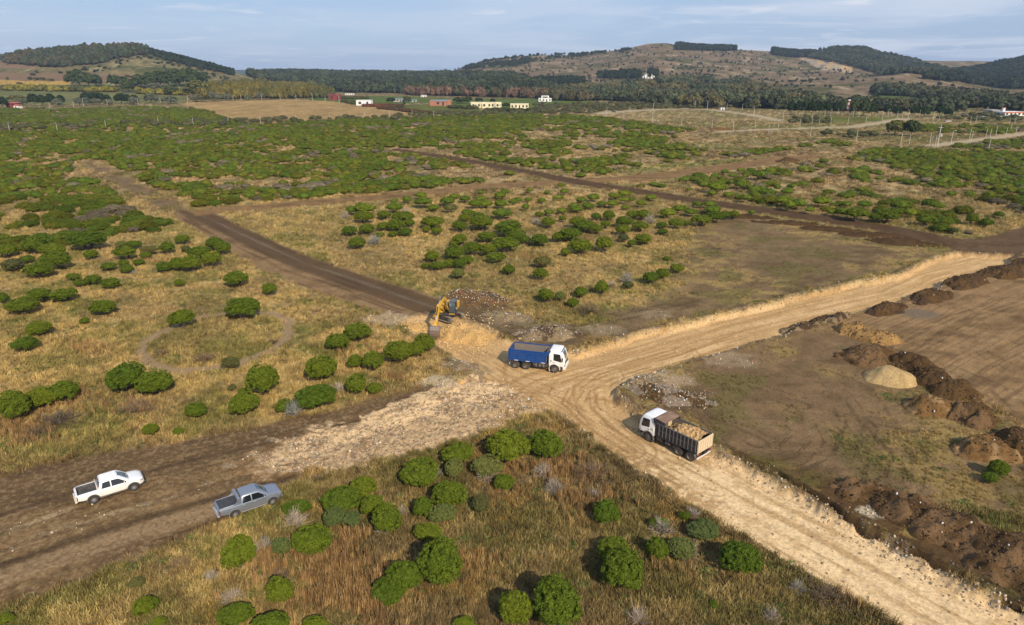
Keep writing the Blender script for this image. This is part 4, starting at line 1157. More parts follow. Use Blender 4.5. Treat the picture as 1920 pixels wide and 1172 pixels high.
NEAR += cropped(0, 430, 2.93, [
    (70, 965, 170, 150, 'bright green shrub cut by the left edge beside rusty grass'),
    (235, 922, 150, 110, 'left half of the long shrub standing in rusty grass at the left'),
    (350, 890, 155, 108, 'right half of the long shrub standing in rusty grass at the left'),
    (685, 808, 200, 138, 'big green shrub touching the lower left of the worn ring, left one of two'),
    (850, 840, 180, 120, 'big green shrub at the lower left of the worn ring, right one of two'),
    (1335, 425, 168, 104, 'broad shrub standing on the upper right of the worn ring'),
    (995, 488, 130, 85, 'dark round shrub standing on the upper left of the worn ring'),
    (1297, 270, 135, 72, 'lone shrub above the worn ring, near the dirt track'),
    (1480, 327, 70, 62, 'small dark shrub on the grass between the worn ring and the track'),
    (565, 425, 130, 75, 'round single shrub in open straw left of the worn ring'),
    (120, 415, 155, 82, 'shrub near the left edge, lower left of a trio in the straw'),
    (215, 358, 120, 72, 'middle shrub of the trio in the straw at the left'),
    (350, 355, 135, 70, 'right shrub of the trio in the straw at the left'),
    (15, 375, 65, 55, 'small shrub cut by the left edge beside the trio'),
    (210, 540, 135, 76, 'shrub below the trio near the left edge'),
    (137, 628, 135, 74, 'lowest of the lone shrubs in the straw near the left edge'),
    (462, 504, 52, 36, 'tiny dark shrub in open straw left of the worn ring'),
    (607, 293, 103, 57, 'shrub alone above the single round one in the straw'),
    (985, 293, 60, 38, 'tiny shrub in the straw below the long low thicket'),
    (402, 258, 75, 38, 'small flat shrub, upper left of three close ones in the straw'),
    (437, 292, 72, 38, 'small flat shrub, lowest of three close ones in the straw'),
    (508, 273, 88, 50, 'flat shrub, right one of three close ones in the straw'),
    (597, 202, 82, 40, 'small shrub left of the two stacked little ones in the straw'),
    (680, 185, 62, 34, 'upper little shrub of two stacked ones in the straw'),
    (697, 217, 80, 42, 'lower little shrub of two stacked ones, with a grey twig ball beside it'),
    (762, 179, 62, 34, 'little dark round shrub right of the two stacked ones'),
    (212, 218, 155, 75, 'dark shrub at the left end of a long slanting pair'),
    (305, 165, 170, 62, 'light shrub at the right end of a long slanting pair'),
    (70, 190, 125, 58, 'dull flat shrub near the left edge above the trio', 'o'),
    (148, 162, 82, 38, 'small shrub touching the dull flat one near the left edge'),
    (497, 137, 72, 46, 'small double shrub alone in the gap below the left thicket'),
    (683, 124, 130, 50, 'yellowish flat shrub at the lower edge of the left thicket'),
    (735, 83, 88, 38, 'shrub above the yellowish flat one at the edge of the left thicket'),
    (815, 112, 95, 42, 'olive shrub right of the yellowish flat one', 'o'),
    (800, 142, 62, 34, 'small shrub below the olive one at the edge of the left thicket'),
    (917, 98, 90, 54, 'round shrub standing clear at the right end of the left thicket'),
    (662, 82, 60, 36, 'small grey green shrub above the yellowish flat one', 'p'),
    (1020, 107, 56, 34, 'small dull shrub left of the pair beside the dirt track', 'o'),
    (900, 205, 80, 52, 'left end of the long low thicket above the worn ring'),
    (975, 190, 90, 64, 'second shrub from the left in the long low thicket'),
    (1050, 182, 115, 75, 'middle shrub of the long low thicket'),
    (1160, 160, 100, 72, 'right end shrub of the long low thicket'),
    (1095, 122, 130, 55, 'shrub just above the long low thicket'),
    (1178, 75, 105, 60, 'left shrub of the pair closest to the dirt track'),
    (1225, 98, 88, 60, 'right shrub of the pair closest to the dirt track'),
    (1000, 52, 78, 45, 'round shrub just above and left of the pair by the dirt track'),
    (470, 55, 185, 75, 'broad shrub at the lower edge of the left thicket, above open straw'),
    (285, 112, 140, 62, 'broad shrub jutting from the left thicket into the straw'),
    (190, 82, 130, 80, 'big shrub behind the one jutting into the straw'),
    (35, 115, 110, 60, 'shrub at the left edge where the thicket ends'),
    (1440, 820, 168, 142, 'tall round shrub touching the lower right of the worn ring'),
    (1340, 950, 170, 112, 'spreading shrub below the tall round one beside the ring'),
    (1340, 888, 66, 40, 'small bright shrub between the spreading and the tall round one'),
    (1075, 990, 116, 82, 'green shrub below the worn ring, left of the spreading one'),
    (825, 1098, 92, 60, 'small domed shrub near the upper edge of the brown track'),
    (1265, 730, 96, 62, 'olive brown shrub on the lower edge of the worn ring', 'o'),
    (1765, 757, 166, 126, 'round shrub with dark shade at its left, right of the worn ring'),
    (1730, 912, 212, 126, 'broad shrub near the rubble road, below the round one'),
    (1560, 968, 100, 70, 'small shrub left of the broad one near the rubble road'),
    (1275, 868, 52, 36, 'tiny olive shrub below the worn ring', 'o'),
    (980, 1108, 60, 42, 'bright green weed clump near the brown track')])
NEAR += cropped(600, 500, 3.552, [
    (118, 497, 147, 102, 'round shrub left of the excavator, lower left of a pair'),
    (250, 430, 168, 105, 'round shrub left of the excavator, upper right of a pair'),
    (232, 630, 105, 82, 'small shrub, left one of a pair below the excavator pair'),
    (352, 625, 148, 116, 'tall shrub, right one of a pair below the excavator pair'),
    (525, 562, 180, 132, 'large shrub at the left of the cluster beside the bucket'),
    (640, 550, 120, 95, 'middle shrub of the cluster beside the bucket'),
    (695, 505, 142, 108, 'shrub of the cluster closest to the excavator bucket'),
    (240, 775, 142, 122, 'shrub right of a bare bush by the rubble road'),
    (362, 808, 120, 68, 'low shrub closest to the rubble road on the left plot'),
    (920, 45, 82, 60, 'grey green shrub above the brown debris heap', 'p'),
    (1258, 20, 90, 50, 'small lone shrub above the blue truck'),
    (1467, 45, 100, 70, 'lone shrub beside the one above the blue truck'),
    (1505, 187, 112, 80, 'left end shrub of a row above the haul road'),
    (1600, 195, 86, 62, 'dull shrub, second in the row above the haul road', 'p'),
    (1737, 168, 88, 66, 'two headed shrub, third in the row above the haul road'),
    (1683, 238, 86, 58, 'lowest shrub of the row above the haul road'),
    (1875, 135, 100, 80, 'shrub beside a grey bush, right end of the row above the haul road')])
for a in NEAR:
    shrub(a[0], a[1], a[2], a[3], a[4], 'shrubs standing apart in the near plots', a[5] if len(a) > 5 else 'g')
MIDB = cropped(640, 180, 2.93, [(500,878,88,52),(530,930,88,46),(465,930,56,28),(590,918,70,45),(650,917,72,55),(690,898,68,45),(640,972,76,50,'p'),(920,952,74,50),(1105,910,96,56,'o'),
    (848,883,112,50),(718,833,102,60),(620,855,105,70),(805,840,92,60),(905,810,155,66),(650,783,86,50),(800,768,108,52),(620,805,56,28),(1090,788,108,55),(1005,785,76,42),(1198,772,80,45),(1255,758,122,62),(1310,820,132,70),(1232,857,56,38),(1445,810,90,74),
    (1548,733,86,50),(1660,783,102,52),(1595,810,46,36),(1550,780,60,38,'o'),(915,720,150,70),(960,760,112,46),(1135,690,86,50),(770,690,132,66),(650,710,86,50),(885,640,112,50),(500,690,122,56),(525,738,66,40),(468,730,50,32),(300,705,102,60),(230,712,72,42),(372,695,66,40),
    (210,760,56,26),(283,755,56,30),(350,742,82,40),(85,803,92,54),(140,725,96,46),(45,735,92,45),(125,660,118,46),(340,660,120,46),(235,650,82,40),(130,615,120,60),(60,625,92,40),(290,610,102,50),(360,567,62,38),(292,575,42,26),(435,545,72,36),(450,580,112,40),(585,573,92,46),
    (625,548,62,28),(680,563,66,32),(505,613,66,36),(600,612,92,38,'o'),(735,590,96,36),(790,590,82,40),(765,565,66,32),(870,545,62,36),(897,527,52,28),(878,590,76,45),(767,529,32,22),(940,580,52,32),(972,570,46,28),(1025,568,52,26),(1012,608,44,50),(1036,518,46,26),(1130,530,42,24),
    (1210,492,44,28),(1225,525,54,32),(1193,557,66,28),(1100,572,56,26),(755,655,62,36),(700,640,82,40),(680,668,82,36),(1088,648,52,26),(1140,635,62,34),(1210,628,62,34),(1280,605,82,36),(1215,672,46,32),(1290,620,82,36),(1317,570,66,26),(1385,555,76,38),(1355,600,82,30),(1430,590,62,30),
    (1490,590,72,38),(1500,548,66,34),(1560,535,82,34),(1550,570,72,28),(1595,570,42,26),(1700,557,66,32),(1650,590,62,36),(1562,612,56,24),(1400,660,62,36),(1470,655,72,48),(1300,690,112,48),(1340,710,122,46),(1400,730,72,45),(1450,705,56,38),(1555,690,102,52),(1610,650,92,40),
    (1660,650,92,46),(1640,715,102,46),(1790,640,98,50),(1850,620,82,42),(1765,745,62,30),(1838,700,82,46),(1760,710,60,34),(1700,995,88,56),(1765,975,76,54),(1845,945,78,44),(1790,890,42,24),(1575,1035,62,40,'o')])
ORDN = ['first', 'second', 'third', 'fourth', 'fifth', 'sixth', 'seventh', 'eighth', 'ninth', 'tenth', 'eleventh', 'twelfth', 'thirteenth', 'fourteenth', 'fifteenth', 'sixteenth', 'seventeenth', 'eighteenth', 'nineteenth', 'twentieth']
def plant_rows(L, per, where, group):
    """plant a patch; every shrub is told by its place: rows counted from the nearest, then from the left"""
    L = sorted(L, key=lambda a: -(a[1] + .12 * (a[0] - 1280) * (group != 'shrubs of the central plot')))
    for r in range(0, len(L), per):
        R = sorted(L[r:r + per], key=lambda a: a[0])
        sizes = sorted(a[2] for a in R)
        for i, a in enumerate(R):
            big = 'wide' if a[2] >= sizes[-max(len(R) // 4, 1)] else ('small' if a[2] <= sizes[max(len(R) // 4, 1) - 1] else 'middling')
            k = a[4] if len(a) > 4 else 'g'
            tone = {'g': 'green', 'p': 'pale', 'o': 'olive'}[k]
            shrub(a[0], a[1], a[2], a[3], '%s %s shrub, %s from left in %s nearest row of %s' % (big, tone, ORDN[i], ORDN[r // per], where), group, k)
plant_rows(MIDB, 12, 'the central plot', 'shrubs of the central plot')
RB = cropped(1280, 180, 2.93, [(80,595,62,30),(150,597,82,32),(165,625,102,42),(50,637,82,38),(105,680,112,50),(175,662,102,50),(232,655,72,38),(282,652,64,38),(20,700,52,28),(15,615,42,26),(380,640,42,26),(320,487,74,40),(232,415,50,28),(190,500,122,46),(160,535,62,32),(252,543,66,30),(265,472,42,26),
    (205,480,66,28),(312,408,34,20),(70,458,54,24),(33,513,34,22),(345,438,40,20),(420,430,82,42),(475,538,66,36),(400,545,62,32),(345,560,86,38),(520,503,46,32),(575,525,82,40),(560,575,112,52),(585,600,78,48),(640,592,72,52),(697,627,52,34),(765,578,112,42),(820,640,54,34),(880,640,82,46),(960,645,132,46),
    (1000,595,82,40),(1135,660,112,56),(1340,680,112,42),(1440,695,56,38),(1592,675,62,52),(1670,695,72,42),(1737,652,60,30),(1490,738,46,30,'o'),(1475,537,56,30),(1065,668,80,40),(900,595,60,34),(1200,600,100,44),(1250,640,90,44),(1400,600,90,40)])
plant_rows(RB, 10, 'shrubs by the dark track', 'shrubs along the dark track')
# bare bushes and brushwood
for x, y, w_, h_, lb in cropped(380, 760, 2.667, [(468, 570, 125, 95, 'bare grey bush under the low yellow green shrub before the silver pickup'), (308, 700, 115, 130, 'tall bare grey bush between two green shrubs below the silver pickup'),
        (150, 950, 110, 90, 'faint grey bush beside the feathery green shrub'), (1700, 335, 105, 80, 'bare grey bush in rusty grass near the head of the front plot'), (1770, 420, 95, 60, 'second bare grey bush below the one in rusty grass'),
        (50, 850, 90, 90, 'bare grey bush below the wide brown track, left of the shrubs'), (1420, 355, 110, 60, 'grey twigs under the pale grey green shrub'), (905, 620, 90, 50, 'grey twigs at the foot of the cluster by the rubble road'), (1190, 330, 50, 60, 'thin grey twigs beside the wide single shrub'), (1005, 520, 60, 60, 'small grey twig bush between the cluster and the touching pair')]):
    dead(x, y, w_, h_, lb)
for x, y, w_, h_, lb in cropped(1000, 760, 2.845, [(325, 487, 95, 60, 'grey bush right behind the single round shrub'), (850, 585, 95, 70, 'pale bare bush beside the small dark shrub near the haul road'), (690, 665, 130, 70, 'bare grey bush arched over by a narrow green shrub'), (820, 790, 140, 90, 'grey twigs of the half dead shrub'),
        (890, 690, 120, 80, 'grey twigs under the straggly shrub'), (1410, 970, 100, 80, 'bare bush near the bottom right of the front plot'), (1275, 1120, 110, 90, 'pale bare bush at the bottom edge near the haul road'), (560, 1140, 130, 60, 'flat grey bush at the bottom edge, right of the largest shrub'), (50, 350, 90, 70, 'light grey bush left of the bare brush heap'), (110, 440, 110, 80, 'dull grey bush below the light grey one')]):
    dead(x, y, w_, h_, lb)
for x, y, w_, h_, lb in cropped(0, 430, 2.93, [(1620, 1000, 120, 80, 'bare twig bush by the broad shrub near the rubble road'), (730, 235, 42, 36, 'small grey twig ball beside the two stacked little shrubs'), (1860, 870, 80, 70, 'bare grey bush between two green shrubs near the rubble road')]):
    dead(x, y, w_, h_, lb)
for x, y, w_, h_, lb in cropped(640, 180, 2.93, [(25, 662, 62, 46, 'grey bush at the left edge of the central plot'), (1070, 695, 60, 36, 'grey bush between green shrubs in the middle of the central plot'), (1690, 690, 70, 40, 'grey bush at the right of the central plot'), (1485, 1035, 60, 46, 'pale grey bush at the right end of the row above the haul road'), (1565, 1010, 90, 60, 'brown grey bush right of the pale one above the haul road'),
        (1010, 800, 80, 40, 'grey bush behind the large shrubs in the central plot'), (355, 640, 60, 30, 'grey bush in the far left of the central plot'), (180, 800, 80, 34, 'low grey bush beside a green one at the left of the central plot')]):
    dead(x, y, w_, h_, lb)
for x, y, w_, h_, lb in ((110, 792, 90, 24, 'flattened brown brushwood near the left edge above the track'), (255, 768, 75, 20, 'low brown brushwood left of the ring shrubs'), (70, 812, 60, 30, 'green and brown tangle of fallen branches at the left'), (385, 670, 46, 22, 'dead branches lying on the lower rim of the worn ring'),
                         (300, 660, 34, 22, 'dead branches lying on the left rim of the worn ring'), (510, 638, 28, 16, 'dead branches on the right rim of the worn ring'), (1110, 890, 90, 26, 'flat brown brushwood near the head of the front plot'), (1560, 1120, 90, 30, 'grey brown brushwood near the haul road at the bottom'), (335, 1060, 60, 26, 'grey brushwood in the straw at the bottom left'),
                         (1105, 582, 60, 16, 'brown brushwood above the haul road'), (520, 1075, 60, 34, 'brown bare bush left of the feathery shrub')):
    dead(x, y, w_, h_, lb, 'brushwood lying in the grass', BRM[int(x) % 2], 'brushwood', 'brushwood', .45)

# ---- the mass of shrubs farther off
S_LEFT = [(-500, 248), (0, 246), (165, 300), (240, 348), (320, 396), (345, 425), (230, 432), (130, 452), (0, 478), (-400, 560)]
S_MIDF = [(165, 300), (0, 246), (-500, 246), (-500, 222), (0, 215), (250, 210), (340, 198), (430, 222), (470, 233), (640, 224), (745, 220), (870, 216), (1000, 214), (1120, 218), (1300, 241), (1250, 262), (1380, 290), (1290, 306), (1180, 328), (1050, 333), (860, 345), (640, 372), (400, 388), (330, 368)]
S_FARL = [(-500, 205), (60, 202), (200, 200), (340, 194), (400, 210), (430, 224), (250, 230), (0, 240), (-500, 246)]
S_R = [(1190, 345), (1300, 325), (1480, 305), (1620, 290), (1640, 277), (1760, 280), (2400, 290), (2400, 420), (1980, 400), (1850, 438), (1700, 422), (1500, 392), (1330, 368)]
S_RD = [(1600, 287), (1660, 276), (1800, 283), (2400, 290), (2400, 345), (1920, 330), (1800, 318), (1700, 312)]
S_FR = [(1790, 272), (1860, 262), (2300, 248), (2300, 268), (1920, 276), (1840, 277)]
S_FR2 = [(1690, 236), (1800, 233), (2200, 232), (2200, 248), (1850, 248), (1740, 246)]
S_ROWS = [(1280, 300), (1400, 280), (1560, 262), (1600, 268), (1500, 276), (1380, 292)]
LASTS = []
def shrub_mass():
    pts = []
    Pl = np.array([(a, b, c) for a, b, c in PLACED])
    y = 118.0
    row = 0
    while y < 780:
        sp = 3.35 + y * .0016
        xs = np.arange(-1.05 * y, 1.05 * y, sp)
        pts.append(np.stack([xs + rng.uniform(-.42, .42, len(xs)) * sp + (row % 2) * sp / 2, np.full(len(xs), y) + rng.uniform(-.42, .42, len(xs)) * sp], 1))
        y += sp; row += 1
    P = np.concatenate(pts); X, Y = P[:, 0], P[:, 1]
    px, py = project(X, Y, 0 * X + 1)
    n1 = fbm(X / 18, Y / 26, 3, 320); n2 = fbm(X / 7, Y / 9, 2, 321)
    mix_ = n1 * .6 + n2 * .4
    dens = np.zeros(len(X))
    def zone_(poly, cov): 
        k = inpoly_px(poly, px, py); dens[k] = np.maximum(dens[k], cov[k] if np.ndim(cov) else cov)
    east_ = sstep(500, 1100, px)
    zone_(S_MIDF, .86 - .34 * east_ * sstep(225, 260, py) - .12 * sstep(290, 340, py)); zone_(S_LEFT, .82 - .25 * sstep(390, 450, py)); zone_(S_FARL, .62); zone_(S_R, .42); zone_(S_RD, .9); zone_(S_FR, .9); zone_(S_FR2, .7); zone_(S_ROWS, .5)
    q = mix_ + rng.uniform(-.05, .05, len(X))
    thr = np.quantile(mix_, np.linspace(0, 1, 101))
    k = q < np.interp(dens, np.linspace(0, 1, 101), thr)
    k &= dens > 0
    k &= ~((py < 246) & (px < 430) & (py > 232) & (rng.random(len(X)) < .65))
    for pl in (TRACK_C, TRACK_D, TRACK_B, PATH_F, TRACK_E, TRACK_A):
        k &= polyd(pl, X, Y + 0, 9) > 2.4; k &= polyd(pl, X, Y + 4.5, 9) > 1.2
    for gp in GRAVEL: k &= polyd(gp, X, Y, 6) > 2
    gc = polyd(G([(1080, 336), (1180, 330), (1420, 306), (1600, 290), (1640, 280), (1500, 283), (1300, 303), (1180, 321)]), X, Y, 6); k &= gc > 0
    X, Y, n1 = X[k], Y[k], mix_[k]
    d2 = np.full(len(X), 1e9)
    for a, b, c in Pl: d2 = np.minimum(d2, np.hypot(X - a, Y - b) - c)
    k = d2 > 1.2; X, Y = X[k], Y[k]
    Z = terr(X, Y); n = len(X)
    W = rng.uniform(1.4, 2.5, n) * (1 + .15 * sstep(200, 500, Y)); W = np.where(rng.random(n) < .12, W * .6, W)
    Hh = W * rng.uniform(.38, .54, n)
    grey = (fbm(X / 15, Y / 22, 3, 330) > .69) | (rng.random(n) < .025)
    px, py = project(X, Y, Z)
    # the ones that show largest become things of their own
    budget = 300 - len(NEAR) - len(MIDB) - len(RB)
    inview = (px > -10) & (px < 1930) & ~grey
    order = np.argsort(np.where(inview, Y / W, 1e9))[:max(budget, 0)]
    ind = np.zeros(n, bool); ind[order] = True
    order = sorted(order, key=lambda i: px[i]); cl = [0, 0]
    for i in order:
        left = px[i] < 400; cl[left] += 1
        e = empty('shrub', (X[i], Y[i], Z[i]), 0, 'green shrub at the front edge of the %s' % ('far left thicket' if left else 'scrub behind the tracks') + ', %s from left' % ORDN[min(cl[left] - 1, 19)], 'shrub', 'shrubs at the front edge of the %s' % ('left thicket' if left else 'scrub behind the tracks'))
        c = link(bpy.data.objects.new('crown', crown_of('g', 1 if Y[i] < 170 else 2, int(rng.integers(6)))), e)
        c.location = (0, 0, Hh[i] * .75); c.scale = (W[i] * .9, W[i] * .86, Hh[i]); c.rotation_euler = (0, 0, rng.uniform(0, 6.28))
    r = ~ind
    T = np.array([.094, .121, .013])[None, :] * rng.uniform(.72, 1.2, n)[:, None]
    T[:, 0] *= rng.uniform(.85, 1.3, n)
    T = np.where(grey[:, None], np.array([.17, .14, .085])[None, :] * rng.uniform(.7, 1.2, n)[:, None], T)
    near_ = r & (Y < 200)
    S = np.stack([W, W * .95, Hh * np.where(grey, .8, 1)], 1)
    P = np.stack([X, Y, Z + Hh * .7], 1)
    global LASTS
    LASTS = (X, Y, W)
    if near_.any():
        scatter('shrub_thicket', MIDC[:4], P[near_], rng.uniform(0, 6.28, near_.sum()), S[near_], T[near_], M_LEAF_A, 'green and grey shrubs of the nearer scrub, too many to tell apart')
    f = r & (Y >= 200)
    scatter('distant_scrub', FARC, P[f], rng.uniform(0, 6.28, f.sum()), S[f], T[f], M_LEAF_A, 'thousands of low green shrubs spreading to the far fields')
    # bushy olive-brown hedge belt between scrub and fields, and rough growth at the right
    m = 5200
    X = rng.uniform(-420, 560, m); Y = rng.uniform(380, 900, m); Z = terr(X, Y); px, py = project(X, Y, Z)
    belts = [[(-100, 236), (0, 236), (250, 232), (430, 226), (640, 222), (860, 212), (1100, 205), (1110, 214), (870, 220), (640, 230), (430, 238), (250, 240), (0, 246), (-100, 250)],
             [(1000, 196), (1150, 190), (1300, 192), (1420, 202), (1300, 204), (1180, 206), (1110, 213), (1000, 212)], [(1540, 253), (1640, 248), (1670, 254), (1660, 260), (1560, 258)], [(1740, 222), (1860, 214), (1920, 224), (1900, 230), (1760, 226)],
             [(1480, 222), (1560, 222), (1570, 232), (1480, 232)]]
    k = np.zeros(m, bool)
    for b in belts: k |= inpoly_px(b, px, py)
    X, Y, Z = X[k], Y[k], Z[k]; n = len(X); W = rng.uniform(1.6, 3.4, n)
    T = np.array([.085, .085, .038])[None, :] * rng.uniform(.7, 1.3, n)[:, None]
    scatter('hedge_belt', FARC, np.stack([X, Y, Z + W * .5], 1), rng.uniform(0, 6.28, n), np.stack([W, W, W * .6], 1), T, M_LEAF_A, 'olive brown belt of wild bushes between the scrub and the fields')
shrub_mass()

# ------------------------------------------------------------------ hard-surface builder
class MB:
    def __init__(s): s.bm = bmesh.new(); s.mi = 0
    def _f(s, vs):
        try:
            f = s.bm.faces.new(vs); f.material_index = s.mi; return f
        except ValueError: return None
    def box(s, x0, x1, y0, y1, z0, z1, tx=0.0, ty=0.0):
        """box; tx, ty shrink the top"""
        v = [s.bm.verts.new(p) for p in ((x0, y0, z0), (x1, y0, z0), (x1, y1, z0), (x0, y1, z0), (x0 + tx, y0 + ty, z1), (x1 - tx, y0 + ty, z1), (x1 - tx, y1 - ty, z1), (x0 + tx, y1 - ty, z1))]
        for q in ((3, 2, 1, 0), (4, 5, 6, 7), (0, 1, 5, 4), (1, 2, 6, 5), (2, 3, 7, 6), (3, 0, 4, 7)): s._f([v[i] for i in q])
        return s
    def obox(s, p, q, w, h, up=(0, 0, 1)):
        """bar from p to q with section w (sideways) x h"""
        p = Vector(p); q = Vector(q); d = (q - p).normalized(); u = Vector(up)
        sd = d.cross(u); sd = sd.normalized() if sd.length > 1e-4 else Vector((1, 0, 0)); u = sd.cross(d)
        v = []
        for c in (p, q):
            for a, b in ((-1, -1), (1, -1), (1, 1), (-1, 1)): v.append(s.bm.verts.new(c + sd * a * w / 2 + u * b * h / 2))
        for f in ((3, 2, 1, 0), (4, 5, 6, 7), (0, 1, 5, 4), (1, 2, 6, 5), (2, 3, 7, 6), (3, 0, 4, 7)): s._f([v[i] for i in f])
        return s
    def prism(s, pts, y0, y1, axis='y'):
        """polygon in xz (axis y), or yz (axis x), or xy (axis z), pushed from y0 to y1"""
        def P(a, b, c): return {'y': (a, c, b), 'x': (c, a, b), 'z': (a, b, c)}[axis]
        A = [s.bm.verts.new(P(a, b, y0)) for a, b in pts]; B = [s.bm.verts.new(P(a, b, y1)) for a, b in pts]
        s._f(A); s._f(B[::-1]); n = len(pts)
        for i in range(n): s._f([A[i], B[i], B[(i + 1) % n], A[(i + 1) % n]])
        return s
    def quad(s, *p): s._f([s.bm.verts.new(a) for a in p]); return s
    def lathe(s, prof, c, axis='y', seg=24, a0=0, a1=6.28318, cap=True):
        """profile [(r, h)] around axis through c"""
        full = abs(a1 - a0 - 6.28318) < 1e-3; k = seg if full else seg + 1
        rings = []
        for r, h in prof:
            R = []
            for i in range(k):
                a = a0 + (a1 - a0) * i / seg; u, v = r * math.cos(a), r * math.sin(a)
                p = {'y': (u, h, v), 'x': (h, u, v), 'z': (u, v, h)}[axis]
                R.append(s.bm.verts.new((c[0] + p[0], c[1] + p[1], c[2] + p[2])))
            rings.append(R)
        for A, B in zip(rings, rings[1:]):
            for i in range(k if full else k - 1): s._f([A[i], A[(i + 1) % k], B[(i + 1) % k], B[i]])
        if full and cap and prof[0] != prof[-1]:
            if prof[0][0] > 0.001: s._f(rings[0][::-1])
            if prof[-1][0] > 0.001: s._f(rings[-1])
        return s
    def tube(s, pts, r, seg=8):
        pts = [Vector(p) for p in pts]; R = []
        for i, p in enumerate(pts):
            d = (pts[min(i + 1, len(pts) - 1)] - pts[max(i - 1, 0)]).normalized()
            a = d.cross(Vector((0, 0, 1))); a = a.normalized() if a.length > 1e-3 else Vector((1, 0, 0)); b = a.cross(d)
            R.append([s.bm.verts.new(p + (a * math.cos(t) + b * math.sin(t)) * r) for t in [6.28318 * k / seg for k in range(seg)]])
        for A, B in zip(R, R[1:]):
            for i in range(seg): s._f([A[i], A[(i + 1) % seg], B[(i + 1) % seg], B[i]])
        s._f(R[0][::-1]); s._f(R[-1]); return s
    def loft(s, rings, cap=True):
        R = [[s.bm.verts.new(p) for p in r] for r in rings]; n = len(R[0])
        for A, B in zip(R, R[1:]):
            for i in range(n): s._f([A[i], A[(i + 1) % n], B[(i + 1) % n], B[i]])
        if cap: s._f(R[0][::-1]); s._f(R[-1])
        return s
    def build(s, name, mats, parent=None, smooth=False, bevel=0.0, seg=2, angle=35):
        bmesh.ops.recalc_face_normals(s.bm, faces=s.bm.faces)
        me = bpy.data.meshes.new(name); s.bm.to_mesh(me); s.bm.free()
        for m in (mats if isinstance(mats, (list, tuple)) else [mats]): me.materials.append(m)
        o = bpy.data.objects.new(name, me); link(o, parent)
        if smooth:
            for p in me.polygons: p.use_smooth = True
            try: me.set_sharp_from_angle(angle=math.radians(angle))
            except Exception: pass
        if bevel:
            b = o.modifiers.new('bevel', 'BEVEL'); b.width = bevel; b.segments = seg; b.limit_method = 'ANGLE'; b.angle_limit = math.radians(30)
        return o
def at(parent, o, loc=None, rot=None, scale=None):
    o.parent = parent
    if loc is not None: o.location = loc
    if rot is not None: o.rotation_euler = rot
    if scale is not None: o.scale = scale
    return o
def boolean(o, cutters):
    """carve the cutters out of o for good"""
    for c in cutters:
        m = o.modifiers.new('cut', 'BOOLEAN'); m.operation = 'DIFFERENCE'; m.object = c; m.solver = 'EXACT'
    bpy.context.view_layer.update()
    dg = bpy.context.evaluated_depsgraph_get()
    me = bpy.data.meshes.new_from_object(o.evaluated_get(dg)); o.modifiers.clear()
    o.data = me
    for c in cutters: bpy.data.objects.remove(c, do_unlink=True)

M_BLACK = mat('black_plastic', (.02, .02, .022), .55, dirt=.5, dirtcol=(.17, .13, .09), scale=3)
M_RUBBER = mat('tyre_rubber', (.03, .028, .027), .9, dirt=.6, dirtcol=(.12, .095, .068), scale=2.5)
M_GLASS = mat('dark_glass', (.012, .015, .018), .06, spec=.7, coat=.3)
M_SCREEN = mat('windscreen_glass', (.06, .085, .095), .05, spec=.8, coat=.5)
M_ALU = mat('alloy', (.62, .62, .63), .35, .7, dirt=.3, dirtcol=(.3, .24, .17), scale=6)
M_RED = mat('red_lamp', (.20, .01, .01), .25)
M_AMBER = mat('amber_lamp', (.7, .22, .02), .3)
M_LAMP = mat('clear_lamp', (.35, .37, .40), .12, .4)
M_STEEL = mat('dusty_steel', (.10, .095, .09), .6, .3, dirt=.9, dirtcol=(.27, .2, .13), scale=1.5)
M_WHITE = mat('white_paint', (.80, .79, .77), .28, dirt=.10, dirtcol=(.62, .52, .38), scale=1.2, coat=.5, low=(.35, 1.15, .75))
M_WHITET = mat('white_truck_paint', (.80, .80, .79), .35, dirt=.18, dirtcol=(.55, .45, .33), scale=1.0, coat=.3, low=(.5, 1.6, .6))
M_SILVER = mat('silver_paint', (.27, .295, .34), .30, .5, dirt=.12, dirtcol=(.42, .35, .26), scale=1.2, coat=.5, low=(.35, .9, .7))
M_LINER = mat('bed_liner', (.05, .05, .052), .75, dirt=.8, dirtcol=(.16, .14, .12), scale=2)
M_CREAM = mat('cream_bar', (.66, .58, .46), .5, dirt=.3)
M_BLUE = mat('blue_tipper_paint', (.001, .050, .22), .5, dirt=.2, dirtcol=(.03, .07, .14), scale=1.3, coat=.15)
M_INSIDE = mat('worn_tipper_steel', (.20, .175, .15), .7, .2, dirt=.9, dirtcol=(.30, .22, .15), scale=1.2)
M_RUSTY = mat('rusty_steel', (.21, .12, .075), .75, dirt=.8, dirtcol=(.34, .23, .14), scale=1.5)
M_DARKP = mat('dark_tipper_paint', (.022, .024, .034), .5, dirt=.4, dirtcol=(.06, .055, .052), scale=1.6)
M_RIB = mat('dusty_rib_edges', (.085, .085, .085), .6, dirt=.6, dirtcol=(.20, .17, .13), scale=2)
M_TAIL = mat('sand_coated_tailgate', (.62, .50, .34), .75, dirt=.6, dirtcol=(.50, .36, .20), scale=2.5)
M_YEL = mat('excavator_yellow', (.62, .34, .018), .42, dirt=.45, dirtcol=(.38, .26, .09), scale=1.4)
M_BUCK = mat('worn_bucket_steel', (.30, .26, .23), .42, .55, dirt=.8, dirtcol=(.34, .25, .17), scale=2.5)
M_TRACKS = mat('muddy_track_steel', (.20, .165, .13), .75, .1, dirt=.95, dirtcol=(.38, .29, .19), scale=2.0)
M_DKGREEN = mat('green_emblem', (.02, .25, .12), .5)
M_REFL = mat('white_red_marker', (.75, .70, .68), .4)
M_CHASSIS = mat('chassis', (.035, .035, .037), .65, dirt=.7, dirtcol=(.16, .12, .085), scale=2)

